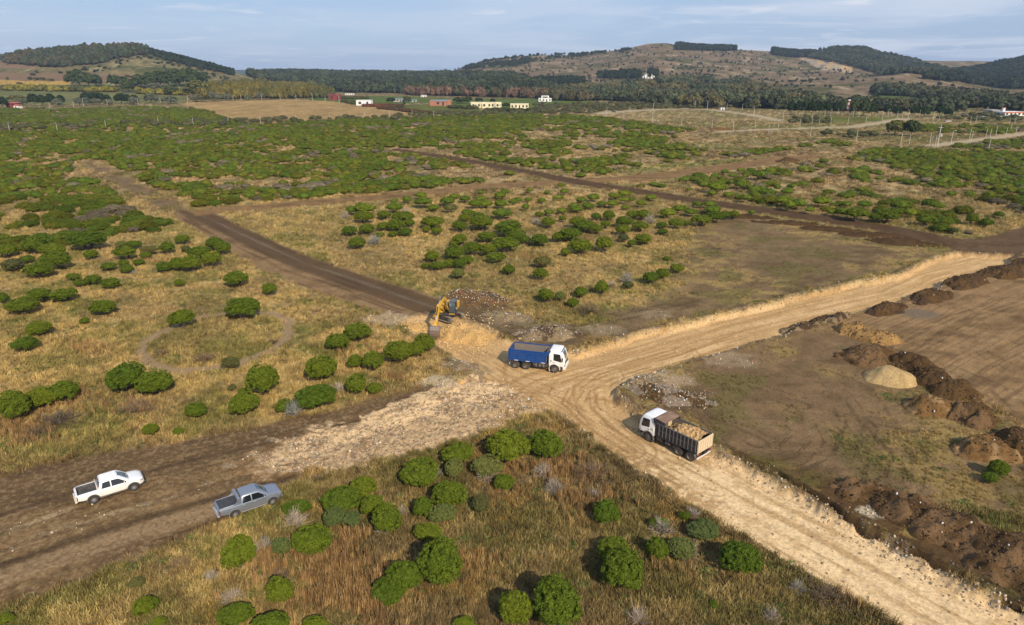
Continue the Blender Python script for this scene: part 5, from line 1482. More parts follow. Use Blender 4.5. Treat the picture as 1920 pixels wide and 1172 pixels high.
def wheel(parent, x, y, r, wid, side, spokes=0, rimcol=None, dual=False, hub='alloy'):
    """a tyre with its rim as a part of it; side = +1 left (y+), -1 right"""
    m = MB(); hw = wid / 2
    prof = [(r * .60, -hw * .9), (r * .86, -hw), (r * .97, -hw * .85), (r, -hw * .5), (r, hw * .5), (r * .97, hw * .85), (r * .86, hw), (r * .60, hw * .9), (r * .58, hw * .4), (r * .58, -hw * .4)]
    m.lathe(prof + [prof[0]], (0, 0, 0), 'y', 28)
    o = m.build('wheel', M_RUBBER, parent, True, angle=50); o.location = (x, y, r)
    if dual:
        m = MB(); m.lathe(prof + [prof[0]], (0, -side * wid * 1.12, 0), 'y', 24); d = m.build('tyre', M_RUBBER, o, True, angle=50)
    m = MB(); s = side
    if spokes:
        m.lathe([(r * .60, -hw * .6), (r * .60, hw * .80), (r * .56, hw * .86), (r * .52, hw * .7), (r * .52, -hw * .5)], (0, 0, 0), 'y', 28, cap=False)
        m.mi = 1; m.lathe([(0.001, s * hw * .1), (r * .53, s * hw * .1)], (0, 0, 0), 'y', 20); m.mi = 0
        for k in range(spokes):
            a = 6.28318 * k / spokes
            p = Vector((math.cos(a) * r * .10, s * hw * .62, math.sin(a) * r * .10)); q = Vector((math.cos(a) * r * .55, s * hw * .75, math.sin(a) * r * .55))
            m.obox(p, q, r * .10, .03, up=(0, 1, 0))
        m.lathe([(r * .14, s * hw * .5), (r * .13, s * hw * .8), (.001, s * hw * .84)], (0, 0, 0), 'y', 14)
        m.build('rim', [M_ALU, M_BLACK], o, True, angle=30)
    else:
        f = s * hw
        m.lathe([(r * .60, f * .85), (r * .57, f * .95), (r * .52, f * .80), (r * .46, f * (.25 if dual else .75)), (r * .30, f * (.15 if dual else .9)), (r * .28, f * (.35 if dual else 1.05)), (r * .17, f * (.5 if dual else 1.15)), (.001, f * (.55 if dual else 1.2))], (0, 0, 0), 'y', 24, cap=False)
        for k in range(8):
            a = 6.28318 * k / 8
            m.lathe([(r * .03, f * (.15 if dual else .9)), (r * .03, f * (.35 if dual else 1.1)), (.001, f * (.36 if dual else 1.11))], (math.cos(a) * r * .37, 0, math.sin(a) * r * .37), 'y', 6)
        m.build('rim', rimcol or M_STEEL, o, True, angle=30)
    return o

# ------------------------------------------------------------------ pickups
def ring_rect(xr, xf, hw, z, rr, rf, n=3):
    """rounded rectangle ring in plan: rear x, front x, half width, corner radii rear / front"""
    P = []
    for (cx, cy, r, a0) in ((xf - rf, hw - rf * .8, rf, 0), (xr + rr, hw - rr * .8, rr, 1), (xr + rr, -hw + rr * .8, rr, 2), (xf - rf, -hw + rf * .8, rf, 3)):
        for k in range(n + 1):
            a = (a0 + k / n) * math.pi / 2
            P.append((cx + math.cos(a) * r, cy + math.sin(a) * r * .8, z))
    return P
def pickup(loc, rz, label, paint_, silver):
    t = empty('pickup_truck', loc, rz, label, 'pickup truck', 'pickup trucks parked on the brown track')
    st = [(-2.74, .80, .66, 1.02, 1.10), (-2.68, .90, .56, 1.10, 1.15), (-2.3, .945, .50, 1.12, 1.17), (-1.55, .97, .44, 1.12, 1.17), (-.95, .97, .42, 1.12, 1.165), (0, .965, .42, 1.09, 1.14), (1.05, .965, .42, 1.07, 1.16), (1.35, .96, .42, 1.05, 1.17),
          (1.8, .95, .42, 1.01, 1.145), (2.1, .93, .45, .97, 1.10), (2.32, .86, .48, .90, 1.02), (2.44, .72, .52, .80, .90), (2.47, .55, .56, .72, .80)]
    rings = []
    for x, w_, zb, zs, zt in st:
        half = [(w_ * .90, zb), (w_ * .985, zb + .10), (w_, zb + .30 if zb + .30 < zs - .1 else (zb + zs) / 2), (w_ * .985, zs - .04), (w_ * .95, zs + (zt - zs) * .5), (w_ * .86, zt - .012), (w_ * .45, zt + .008)]
        rings.append([(x, -a, b) for a, b in half] + [(x, a, b) for a, b in half[::-1]])
    m = MB(); m.loft(rings)
    body = m.build('body', paint_, t)
    cut_ = []
    for wx in (-1.55, 1.55):
        for s in (-1, 1):
            c = MB(); c.lathe([(.45, s * .62), (.45, s * 1.2)], (wx, 0, .40), 'y', 24); cut_.append(c.build('c', paint_))
    c = MB(); c.box(-2.62, -1.10, -.76, .76, .72, 1.5); cut_.append(c.build('c', paint_))
    c = MB(); c.box(-2.4, 2.3, -.6, .6, .2, .60); cut_.append(c.build('c', paint_))
    for c in cut_:
        c.parent = t
    boolean(body, cut_)
    for p in body.data.polygons: p.use_smooth = True
    try: body.data.set_sharp_from_angle(angle=math.radians(32))
    except Exception: pass
    # cabin
    g = [(1.12, -1.02, 1.40, .91, .10, .30), (1.30, -.98, 1.18, .87, .10, .26), (1.62, -.90, .78, .765, .12, .16), (1.745, -.83, .57, .70, .16, .16), (1.80, -.72, .42, .62, .16, .16), (1.815, -.45, .2, .40, .16, .16)]
    m = MB(); m.loft([ring_rect(a, b, c_, z, r1, r2) for z, a, b, c_, r1, r2 in g])
    m.build('cab', paint_, t, True, angle=28)
    def hwz(z):
        zs = [q[0] for q in g]; return float(np.interp(z, zs, [q[3] for q in g]))
    def xf(z): return float(np.interp(z, [q[0] for q in g], [q[2] for q in g]))
    def xr(z): return float(np.interp(z, [q[0] for q in g], [q[1] for q in g]))
    def pane(nm, pts, fn, mt, parent=t, th=.012):
        m = MB(); A = [m.bm.verts.new(fn(*p, 0.004)) for p in pts]; B = [m.bm.verts.new(fn(*p, th + .004)) for p in pts]
        m._f(A[::-1]); m._f(B)
        for i in range(len(pts)): m._f([A[i], A[(i + 1) % len(pts)], B[(i + 1) % len(pts)], B[i]])
        return m.build(nm, mt, parent)
    # windscreen: strips across the curved front
    m = MB(); N = 8; rows = []
    for z in (1.16, 1.40, 1.60, 1.755):
        w_ = hwz(z) * .96; rows.append([(xf(z) + .016 - .17 * abs(k / N * 2 - 1) ** 3 * (1.25 - .3), w_ * (k / N * 2 - 1), z + .008) for k in range(N + 1)])
    R = [[m.bm.verts.new(p) for p in r] for r in rows]
    for A, B in zip(R, R[1:]):
        for k in range(N): m._f([A[k], A[k + 1], B[k + 1], B[k]])
    o = m.build('windscreen', M_SCREEN, t, True); sd = o.modifiers.new('s', 'SOLIDIFY'); sd.thickness = .014; sd.offset = 0
    for s in (-1, 1):
        pane('wiper', [(1.30, -.1), (1.34, -.1), (1.30, .5), (1.28, .5)], lambda a, b, d: (a, b * s - .05, 1.20 + d), M_BLACK) if s == 1 else None
    pane('rear_window', [(-.62, 1.22), (.62, 1.22), (.56, 1.64), (-.56, 1.64)], lambda y, z, d: (xr(z) - d, y, z), M_GLASS)
    for s in (-1, 1):
        fs = lambda x, z, d: (x, s * (hwz(z) * .985 + .012 + d), z)
        pane('rear_side_window', [(-.84, 1.16), (-.13, 1.15), (-.13, 1.655), (-.68, 1.65)], fs, M_GLASS)
        pane('front_side_window', [(-.04, 1.15), (1.06, 1.13), (1.08, 1.20), (.52, 1.62), (-.04, 1.655)], fs, M_GLASS)
        for (a, b, nm) in ((-.93, -.10, 'rear_door'), (-.08, .98, 'front_door')):
            m = MB(); y0, y1 = sorted((s * .955, s * .979))
            m.prism([(a + (.16 if a < -.5 else 0), .50), (b, .50), (b, 1.07), (a, 1.07), (a, .80)] if a < -.5 else [(a, .50), (b - .05, .50), (b, .75), (b, 1.06), (a, 1.07)], y0, y1)
            d = m.build(nm, paint_, t, bevel=.010)
            m = MB(); y0, y1 = sorted((s * .980, s * 1.003)); m.box(a + .06, a + .26, y0, y1, .98, 1.015); m.build('door_handle', M_ALU if silver else paint_, d, bevel=.006)
        m = MB(); m.lathe([(.02, -.05), (.1, -.03), (.12, 0), (.1, .03), (.02, .05)], (0, 0, 0), 'x', 12)
        mo = m.build('wing_mirror', M_ALU if silver else paint_, t, True); mo.location = (.92, s * 1.03, 1.20); mo.scale = (1.2, .95, .85)
        m = MB(); y0, y1 = sorted((s * .90, s * 1.01)); m.box(-1.02, 1.02, y0, y1, .37, .43); m.build('side_step', M_ALU if silver else M_STEEL, t, bevel=.015)
        for wx in (-1.55, 1.55):
            m = MB(); m.lathe([(.445, s * .90), (.445, s * .992), (.50, s * .985), (.515, s * .955), (.515, s * .90), (.445, s * .90)], (wx, 0, .40), 'y', 20, -.12, math.pi + .12); m.build('wheel_arch', paint_ if silver else M_RIB, t, True, angle=40)
            wheel(t, wx, s * .84, .39, .25, s, 10)
        m = MB(); y0, y1 = sorted((s * .80, s * .955)); m.box(-2.725, -2.655, y0, y1, .74, 1.06); m.build('tail_lamp', M_RED, t, bevel=.015)
        m = MB(); m.prism([(2.10, s * .935), (2.34, s * .87), (2.455, s * .62), (2.41, s * .60), (2.2, s * .86)][::s], .84, .94, 'z'); m.build('headlamp', M_LAMP, t, bevel=.012)
        m = MB(); m.lathe([(.07, 2.40), (.07, 2.47), (.001, 2.475)], (0, s * .62, .60), 'x', 10); m.build('fog_lamp', M_LAMP, t)
    m = MB(); m.box(2.43, 2.492, -.46, .46, .66, .84); gr = m.build('grille', M_BLACK, t, bevel=.01)
    m = MB(); m.box(2.35, 2.52, -.70, .70, .42, .57); m.build('front_bumper', paint_ if silver else M_BLACK, t, bevel=.03)
    m = MB(); m.box(-2.90, -2.70, -.86, .86, .50, .64); m.build('rear_bumper', M_ALU if silver else M_CREAM, t, bevel=.025)
    m = MB(); m.box(-2.775, -2.735, -.74, .74, .68, 1.13); tg = m.build('tailgate', paint_, t, bevel=.012)
    m = MB(); m.box(-2.795, -2.776, -.12, .12, .92, 1.0); m.build('tailgate_handle', M_BLACK, tg, bevel=.004)
    m = MB(); m.box(-2.791, -2.776, -.26, .26, .70, .80); m.build('number_plate', M_REFL, tg)
    # bed
    m = MB(); m.box(-2.60, -1.12, -.745, .745, .725, .745)
    for s in (-1, 1):
        y0, y1 = sorted((s * .735, s * .757)); m.box(-2.60, -1.12, y0, y1, .745, 1.155)
        y0, y1 = sorted((s * .48, s * .734)); m.box(-1.98, -1.14 - .0, y0, y1, .746, .95, .10, .0)
    m.box(-2.617, -2.60, -.755, .755, .745, 1.155); m.box(-1.12, -1.104, -.755, .755, .745, 1.155)
    for k in range(9): m.box(-2.58, -1.99, -.60 + k * .14, -.54 + k * .14, .7455, .758)
    m.build('bed_liner', M_LINER, t)
    if silver:
        for k in range(3):
            m = MB(); m.box(-2.60 + k * .50, -2.125 + k * .50, -.765, .765, 1.158, 1.19); m.build('bed_cover_panel', mat_cache('cover'), t, bevel=.008)
        m = MB(); m.box(-2.61, -1.1, -.775, -.765 + .03, 1.16, 1.205); m.box(-2.61, -1.1, .735, .775, 1.16, 1.205); m.build('cover_rail', M_ALU, t)
        for s in (-1, 1):
            m = MB(); y0, y1 = sorted((s * .80, s * .87))
            m.prism([(-1.62, 1.15), (-1.04, 1.15), (-.97, 1.69), (-1.16, 1.71), (-1.30, 1.34)], y0, y1)
            sb = m.build('sports_bar_side', paint_, t, bevel=.02)
            m = MB(); y0, y1 = sorted((s * .870, s * .874)); m.lathe([(.03, y0), (.03, y1)], (-1.16, 0, 1.45), 'y', 10); m.build('bar_badge', M_BLACK, sb)
        m = MB(); m.box(-1.18, -.98, -.80, .80, 1.66, 1.715, 0, .06); m.build('sports_bar', paint_, t, bevel=.02)
    else:
        m = MB(); m.tube([(-1.14, -.80, 1.14), (-1.14, -.76, 1.36), (-1.14, -.68, 1.42), (-1.14, .68, 1.42), (-1.14, .76, 1.36), (-1.14, .80, 1.14)], .045, 8); m.build('roll_bar', M_CREAM, t, True)
        m = MB()
        for k in (-2, -1, 0, 1, 2): m.box(-.70, .42, k * .22 - .012, k * .22 + .012, 1.803, 1.822)
        m.build('roof_ribs', paint_, t)
    m = MB()
    for s in (-1, 1): m.quad((1.42, s * .62, 1.182), (2.1, s * .56, 1.125), (2.1, s * .53, 1.125), (1.42, s * .59, 1.182))
    m.build('bonnet_crease', paint_, t)
    m = MB(); m.box(-2.3, 2.2, -.55, .55, .30, .55); m.tube([(1.55, -.8, .40), (1.55, .8, .40)], .05); m.tube([(-1.55, -.8, .40), (-1.55, .8, .40)], .07); m.build('underbody', M_CHASSIS, t)
    return t
_mc = {}
def mat_cache(k):
    if k not in _mc: _mc[k] = mat('bed_cover_black', (.035, .035, .038), .5, dirt=.5, dirtcol=(.11, .09, .075), scale=2)
    return _mc[k]
def head(p1, p2, z=0):
    a = ground(*p1, z); b = ground(*p2, z); return math.atan2(b[1] - a[1], b[0] - a[0])
# wheels of the white one touch at (176,943) and (253,919); of the silver one at (441,972) and (514,946)
def park(fn, pr, pf, half, wb, *a, z0=0.0, **k):
    """stand a vehicle on the ground contact points of its near rear and near front wheels"""
    zz_ = z0
    for _ in range(3):
        A = np.array(ground(*pr, zz_)); B = np.array(ground(*pf, zz_)); m = (A + B) / 2; zz_ = zat(*m)
    d = (B - A) / np.hypot(*(B - A)); side = np.array([-d[1], d[0]])
    c = m + side * half
    zz_ = zat(*c)
    return fn((c[0], c[1], zz_), math.atan2(d[1], d[0]), *a, **k)
WP = park(pickup, (177, 944), (253, 920), .88, 3.1, 'white double cab pickup with an open load bed, on the brown track at the left', M_WHITE, False)
SP_ = park(pickup, (441, 972), (513, 947), .88, 3.1, 'silver double cab pickup with a black covered bed, nearer the shrubs', M_SILVER, True)

# ------------------------------------------------------------------ tipper trucks: origin under the middle axle pair's front, x forward
def tipper(loc, rz, label, blue):
    t = empty('dump_truck', loc, rz, label, 'dump truck', 'dump trucks working on the haul road')
    R = .52; near = -1    # the right side faces the camera on the blue one
    xr2, xr1, xf_ = -1.95, -.58, 3.15
    for s in (-1, 1):
        wheel(t, xf_, s * 1.05, R, .32, s, 0, M_STEEL)
        wheel(t, xr1, s * 1.08, R, .29, s, 0, M_STEEL, dual=True); wheel(t, xr2, s * 1.08, R, .29, s, 0, M_STEEL, dual=True)
    m = MB()
    for s in (-1, 1): y0, y1 = sorted((s * .36, s * .46)); m.box(-2.7, 4.0, y0, y1, .82, 1.10)
    for x in (-2.5, -1.3, .2, 1.6, 2.9): m.box(x, x + .12, -.36, .36, .86, 1.04)
    m.build('frame', M_CHASSIS, t)
    m = MB()
    for x in (xr2, xr1, xf_): m.tube([(x, -1.0, R), (x, 1.0, R)], .11, 8)
    m.build('axle', M_CHASSIS, t)
    # fuel tank, boxes
    for s in (-1, 1):
        m = MB(); y0, y1 = sorted((s * .55, s * 1.16))
        if blue: m.box(.35, 2.25, y0, y1, .58, 1.10)
        else: m.box(1.35, 2.15, y0, y1, .62, 1.08)
        ft = m.build('fuel_tank', M_CHASSIS, t, bevel=.08, seg=3)
        if blue:
            for x in (.75, 1.25, 1.75): 
                m = MB(); y0, y1 = sorted((s * 1.161, s * 1.178)); m.box(x, x + .06, y0, y1, .57, 1.11); m.build('tank_strap', M_ALU, ft)
        else:
            m = MB(); m.lathe([(.001, 0), (.22, .0), (.24, .05), (.24, .55), (.22, .6), (.001, .6)], (.45, s * .95, .78), 'x', 16); m.build('air_tank', M_STEEL, t, True)
    # cab
    W = 1.24; xb, xfr = 2.42, 4.42
    fz = 3.00 if blue else 2.95
    cabm = M_WHITET
    rings = []
    for z, a, b, hw, rr, rf in ((.92, xb, xfr - .06, W * .97, .06, .22), (1.25, xb, xfr, W, .06, .24), (1.75, xb, xfr - .01, W, .06, .24), (2.35, xb, xfr - .20, W * .965, .06, .24), (fz - .22, xb + .02, xfr - .40, W * .94, .10, .26), (fz - .06, xb + .08, xfr - .56, W * .86, .14, .28), (fz, xb + .25, xfr - .75, W * .68, .16, .3)):
        rings.append(ring_rect(a, b, hw, z, rr, rf))
    m = MB(); m.loft(rings); cab = m.build('cab', cabm, t)
    cu = []
    for s in (-1, 1):
        c = MB(); c.lathe([(.66, s * .72), (.66, s * 1.6)], (xf_, 0, R + .03), 'y', 24); q = c.build('c', cabm); q.parent = t; cu.append(q)
    boolean(cab, cu)
    for p in cab.data.polygons: p.use_smooth = True
    try: cab.data.set_sharp_from_angle(angle=math.radians(30))
    except Exception: pass
    def xfz(z): return float(np.interp(z, [1.75, 2.35, fz - .22], [xfr - .01, xfr - .20, xfr - .40]))
    m = MB(); N = 10; rows = []
    for z in (1.72, 2.05, 2.40, fz - .28):
        hw = float(np.interp(z, [1.7, fz - .22], [W, W * .94])) * .93
        rows.append([(xfz(z) + .012 - .20 * abs(k / N * 2 - 1) ** 4, hw * (k / N * 2 - 1), z) for k in range(N + 1)])
    Rr = [[m.bm.verts.new(p) for p in r] for r in rows]
    for A, B in zip(Rr, Rr[1:]):
        for k in range(N): m._f([A[k], A[k + 1], B[k + 1], B[k]])
    o = m.build('windscreen', M_SCREEN, t, True); sd = o.modifiers.new('s', 'SOLIDIFY'); sd.thickness = .016; sd.offset = 0
    for s in (-1, 1):
        def fs(x, z, d): return (x, s * (float(np.interp(z, [1.25, 1.75, 2.35, fz - .22], [W, W, W * .965, W * .94])) + d), z)
        pts = [(3.02, 1.72), (3.95, 1.55), (4.02, 1.70), (3.86, fz - .45), (3.02, fz - .40)]
        m = MB(); A = [m.bm.verts.new(fs(*p, .0)) for p in pts]; B = [m.bm.verts.new(fs(*p, .018)) for p in pts]
        m._f(A[::-1]); m._f(B)
        for i in range(5): m._f([A[i], A[(i + 1) % 5], B[(i + 1) % 5], B[i]])
        m.build('side_window', M_GLASS, t)
        m = MB(); y0, y1 = sorted((s * (W + .001), s * (W + .022))); m.prism([(3.60, 1.0), (4.05, 1.05), (4.06, 1.50), (2.96, 1.66), (2.92, 1.28), (3.2, 1.22)], y0, y1); d = m.build('cab_door', cabm, t, bevel=.008)
        m = MB(); y0, y1 = sorted((s * (W + .023), s * (W + .045))); m.box(3.0, 3.2, y0, y1, 1.42, 1.47); m.build('door_handle', M_BLACK, d)
        # green mark and lettering strip on the rear of the cab side
        m = MB(); y0, y1 = sorted((s * (W + .003), s * (W + .008)))
        m.box(2.60, 2.74, y0, y1, 1.62, 1.72); m.box(2.76, 2.86, y0, y1, 1.52, 1.66); m.box(2.58, 2.70, y0, y1, 1.46, 1.56); m.build('door_emblem', M_DKGREEN, t)
        # mirror
        m = MB(); m.tube([(4.05, s * 1.22, 2.35), (4.22, s * 1.38, 2.30), (4.22, s * 1.40, 1.75)], .018, 6); mir = m.build('mirror_arm', M_BLACK, t)
        m = MB(); y0, y1 = sorted((s * 1.32, s * 1.52)); m.box(4.17, 4.26, y0, y1, 1.72, 2.22); m.build('mirror', M_BLACK, mir, bevel=.03)
        # front mudguard
        m = MB(); m.lathe([(.66, s * .92), (.66, s * 1.275), (.705, s * 1.27), (.705, s * .92), (.66, s * .92)], (xf_, 0, R + .03), 'y', 20, -.15, math.pi + .55); m.build('front_mudguard', cabm if blue else M_RIB, t, True)
        # rear mudguards
        if blue: segs = ((xr1, .25, 2.2), (xr2, .8, 2.9))
        else: segs = ((xr1, .25, 1.55), (xr2, 1.6, 2.95))
        for wx, a0, a1 in segs:
            m = MB(); m.lathe([(.60, s * .93), (.60, s * 1.25), (.635, s * 1.25), (.635, s * .93), (.60, s * .93)], (wx, 0, R), 'y', 14, a0 if wx == xr1 else math.pi / 2 - .1, a1 if wx == xr1 else math.pi - .1)
            m.build('rear_mudguard', M_CHASSIS if blue else M_RIB, t, True)
        m = MB(); y0, y1 = sorted((s * .72, s * 1.12)); m.box(4.30, 4.47, y0, y1, .98, 1.16); m.build('headlamp', M_LAMP, t, bevel=.03)
        m = MB(); y0, y1 = sorted((s * .82, s * 1.06)); m.box(-2.83, -2.76, y0, y1, .86, .98); m.build('tail_lamp', M_RED, t)
    m = MB(); m.box(4.16, 4.56, -1.2, 1.2, .52, .90, .04, 0); m.build('bumper', cabm if blue else M_CHASSIS, t, bevel=.06, seg=3)
    m = MB()
    for k in range(3): m.box(4.40, 4.452, -.82, .82, 1.20 + k * .13, 1.28 + k * .13)
    m.build('grille', M_BLACK, t)
    m = MB(); m.box(3.84, 4.04, -1.05, 1.05, fz - .20, fz - .13); m.build('sun_visor', M_BLACK, t, bevel=.02)
    m = MB(); m.box(2.7, 3.5, -.62, .62, fz - .004, fz + .03); m.build('roof_hatch', cabm, t, bevel=.02)
    m = MB()
    if blue: m.box(2.12, 2.40, .3, .8, 1.1, 2.2)
    else: m.tube([(2.30, 1.02, 1.0), (2.30, 1.02, 2.7)], .10, 10)
    m.build('air_intake', M_BLACK, t)
    # tipper body
    x0, x1 = -2.75, 2.10; bw = 1.25; zb = 1.22; zt = 2.58 if blue else 2.50
    paint_ = M_BLUE if blue else M_DARKP
    th = .045
    m = MB(); m.box(x0, x1, -bw + .06, bw - .06, zb, zb + .05)
    for x in np.arange(x0 + .1, x1, .5): m.box(x, x + .10, -bw + .1, bw - .1, zb - .12, zb)
    m.build('body_floor', M_INSIDE, t)
    for s in (-1, 1):
        m = MB(); y0, y1 = sorted((s * (bw - th), s * bw)); m.box(x0, x1, y0, y1, zb, zt); sw = m.build('side_wall', [paint_], t)
        m = MB(); y0, y1 = sorted((s * (bw - th - .012), s * (bw - th - .002))); m.box(x0 + .03, x1 - .03, y0, y1, zb + .05, zt - .02); m.build('side_lining', M_INSIDE, sw)
        m = MB(); y0, y1 = sorted((s * (bw - .06), s * (bw + .05))); m.box(x0, x1, y0, y1, zt + .001, zt + .10); m.build('top_rail', M_BLUE if blue else M_RIB, sw, bevel=.012)
        m = MB(); y0, y1 = sorted((s * (bw + .001), s * (bw + .055))); m.box(x0, x1 if blue else x1 - .2, y0, y1, zb - .06, zb + .07); m.build('bottom_rail', paint_, sw, bevel=.01)
        if blue:
            zm = zb + .86
            m = MB(); y0, y1 = sorted((s * (bw + .001), s * (bw + .05))); m.box(x0 + .1, x1 - .1, y0, y1, zm, zm + .07); m.build('mid_rail', M_BLUE, sw, bevel=.012)
            for x in (x0 + .02, -1.75, -.45, .75, x1 - .16): 
                m = MB(); y0, y1 = sorted((s * (bw + .001), s * (bw + .07))); m.box(x, x + .13, y0, y1, zb + .07, zm); m.build('rib', M_BLUE, sw, bevel=.015)
            for x in (x0 + .02, -1.0, -.1, .7, 1.4, x1 - .16):
                m = MB(); y0, y1 = sorted((s * (bw + .001), s * (bw + .06))); m.box(x, x + .10, y0, y1, zm + .07, zt); m.build('rib', M_BLUE, sw, bevel=.012)
            for x in (-2.05, -.55, 1.45):
                m = MB(); y0, y1 = sorted((s * (bw + .056), s * (bw + .062))); m.box(x, x + .5, y0, y1, zb - .03, zb + .05); m.build('marker_strip', M_REFL, sw)
            m = MB(); y0, y1 = sorted((s * (bw + .051), s * (bw + .056))); m.box(-2.5, -.6, y0, y1, zm + .02, zm + .05); m.build('scraped_stripe', M_RIB, sw)
        else:
            for k in range(11):
                x = x0 + .14 + k * .435
                m = MB(); y0, y1 = sorted((s * (bw + .001), s * (bw + .075))); m.box(x, x + .085, y0, y1, zb + .07, zt); m.build('rib', [M_RIB], sw, bevel=.012)
                if k < 10:
                    m = MB(); y0, y1 = sorted((s * (bw + .001), s * (bw + .04))); m.box(x + .087, x + .433, y0, y1, zb + .62, zb + .67); m.build('cross_bar', M_RIB, sw)
    # front wall and canopy
    m = MB(); m.box(x1 - .05, x1 - .002, -bw + .05, bw - .05, zb + .05, zt + .02); m.build('front_wall', M_INSIDE if blue else M_TAIL, t)
    m = MB()
    if blue:
        m.prism([(x1 - .05, zt - .05), (x1, zt - .05), (x1 + .52, zt + .30), (x1 + .52, zt + .36), (x1 + .46, zt + .36)], -bw + .01, bw - .01)
    else:
        m.prism([(x1 - .95, zt + .42), (x1 + .10, zt + .50), (x1 + .45, zt + .46), (x1 + .45, zt + .40), (x1 + .08, zt + .42), (x1 - .95, zt + .36)], -bw + .02, bw - .02)
    m.build('canopy', M_RUSTY, t)
    for s in (-1, 1):
        m = MB(); y0, y1 = sorted((s * (bw - .008), s * (bw + .03)))
        if blue: m.prism([(x1 - .85, zt + .10), (x1 - .12, zt - .5), (x1 + .08, zt - .5), (x1 + .58, zt + .30), (x1 + .55, zt + .42), (x1 - .1, zt + .12)], y0, y1)
        else: m.prism([(x1 - .95, zt + .10), (x1 - .95, zt + .44), (x1 + .1, zt + .52), (x1 + .47, zt + .48), (x1 + .44, zt + .0), (x1 + .02, zt - .35), (x1 - .04, zt + .10)], y0, y1)
        m.build('canopy_side', paint_, t, bevel=.01)
    # tailgate
    tm = M_BLUE if blue else M_TAIL
    m = MB(); m.box(x0 - .06, x0 - .003, -bw + .01, bw - .01, zb + .0, zt + (.02 if blue else .06)); tgo = m.build('tailgate', [tm], t)
    ny, nz = (2, 1) if blue else (6, 3)
    for k in range(ny + 1):
        y = -bw + .04 + k * (2 * bw - .14) / ny; m = MB(); m.box(x0 - .115, x0 - .061, y, y + .06, zb + .02, zt); m.build('gate_rib', tm, tgo, bevel=.008)
    for k in range(nz + 1):
        z = zb + .02 + k * (zt - zb - .08) / nz; m = MB(); m.box(x0 - .112, x0 - .0615, -bw + .10, bw - .10, z, z + .06); m.build('gate_bar', tm, tgo, bevel=.008)
    m = MB(); m.box(x0 - .02, x0 + .05, -1.15, 1.15, .52, .62); m.build('rear_underrun_bar', M_REFL, t, bevel=.01)
    m = MB()
    for s in (-1, 1): y0, y1 = sorted((s * .40, s * .46)); m.box(x0 + .06, x0 + .12, y0, y1, .60, .85)
    m.build('bar_hanger', M_CHASSIS, t)
    if not blue:
        # load of ochre rubble
        n = 70; a = np.linspace(0, 1, n); U, V = np.meshgrid(a, np.linspace(0, 1, 42), indexing='ij'); X = x0 + .05 + U * 4.2; Yy = -bw + .10 + V * (2 * bw - .2)
        edge = np.minimum(V, 1 - V) * 2
        hgt = .55 + .95 * sstep(1.0, .55, U) * (.55 + .45 * sstep(0, .8, edge)) + .2 * fbm(X / .5, Yy / .5, 3, 600) + .42 * (fbm(X / .20, Yy / .20, 2, 601) - .5)
        C = np.tile(np.array([.44, .28, .13]), (X.size, 1)) * (.6 + .8 * fbm(X.ravel() / .3, Yy.ravel() / .3, 3, 602))[:, None]
        idx = np.arange(X.size).reshape(X.shape); F = np.stack([idx[:-1, :-1], idx[1:, :-1], idx[1:, 1:], idx[:-1, 1:]], -1).reshape(-1, 4)
        Zl = zb + .05 + hgt
        me = np_mesh('rubble_load', np.stack([X.ravel(), Yy.ravel(), Zl.ravel()], 1), F, M_RUBBLE, True, {'albedo': ('FLOAT_COLOR', 'POINT', np.concatenate([C, np.ones((len(C), 1))], 1))})
        lo = link(bpy.data.objects.new('rubble_load', me)); lo.matrix_world = Matrix.LocRotScale(Vector(loc), Matrix.Rotation(rz, 3, 'Z').to_quaternion(), None)
        tag(lo, 'load of broken ochre stone heaped in the body of the dark dump truck', 'load')
    m = MB(); m.box(x1 - .3, x1 + .12, -.25, .25, zb - .2, zb + 1.0); m.build('tipping_ram', M_STEEL, t)
    return t
def park_tip(pr2, pf, half, near_side, *a):
    """near_side -1: the truck's right flank faces us"""
    zz_ = -.8
    for _ in range(3):
        A = np.array(ground(*pr2, zz_)); B = np.array(ground(*pf, zz_)); m = (A + B) / 2; zz_ = zat(*m)
    d = (B - A) / np.hypot(*(B - A)); left = np.array([-d[1], d[0]])
    m = A + d * 1.95 - near_side * left * half
    return tipper((m[0], m[1], zz_), math.atan2(d[1], d[0]), *a)
BT = park_tip((966, 691), (1036, 699), 1.2, -1, 'dump truck with white cab and empty blue body, standing at the crossing', True)
DT = park_tip((1292, 865), (1217, 829), 1.2, 1, 'dump truck with white cab and dark ribbed body full of rubble on the haul road', False)

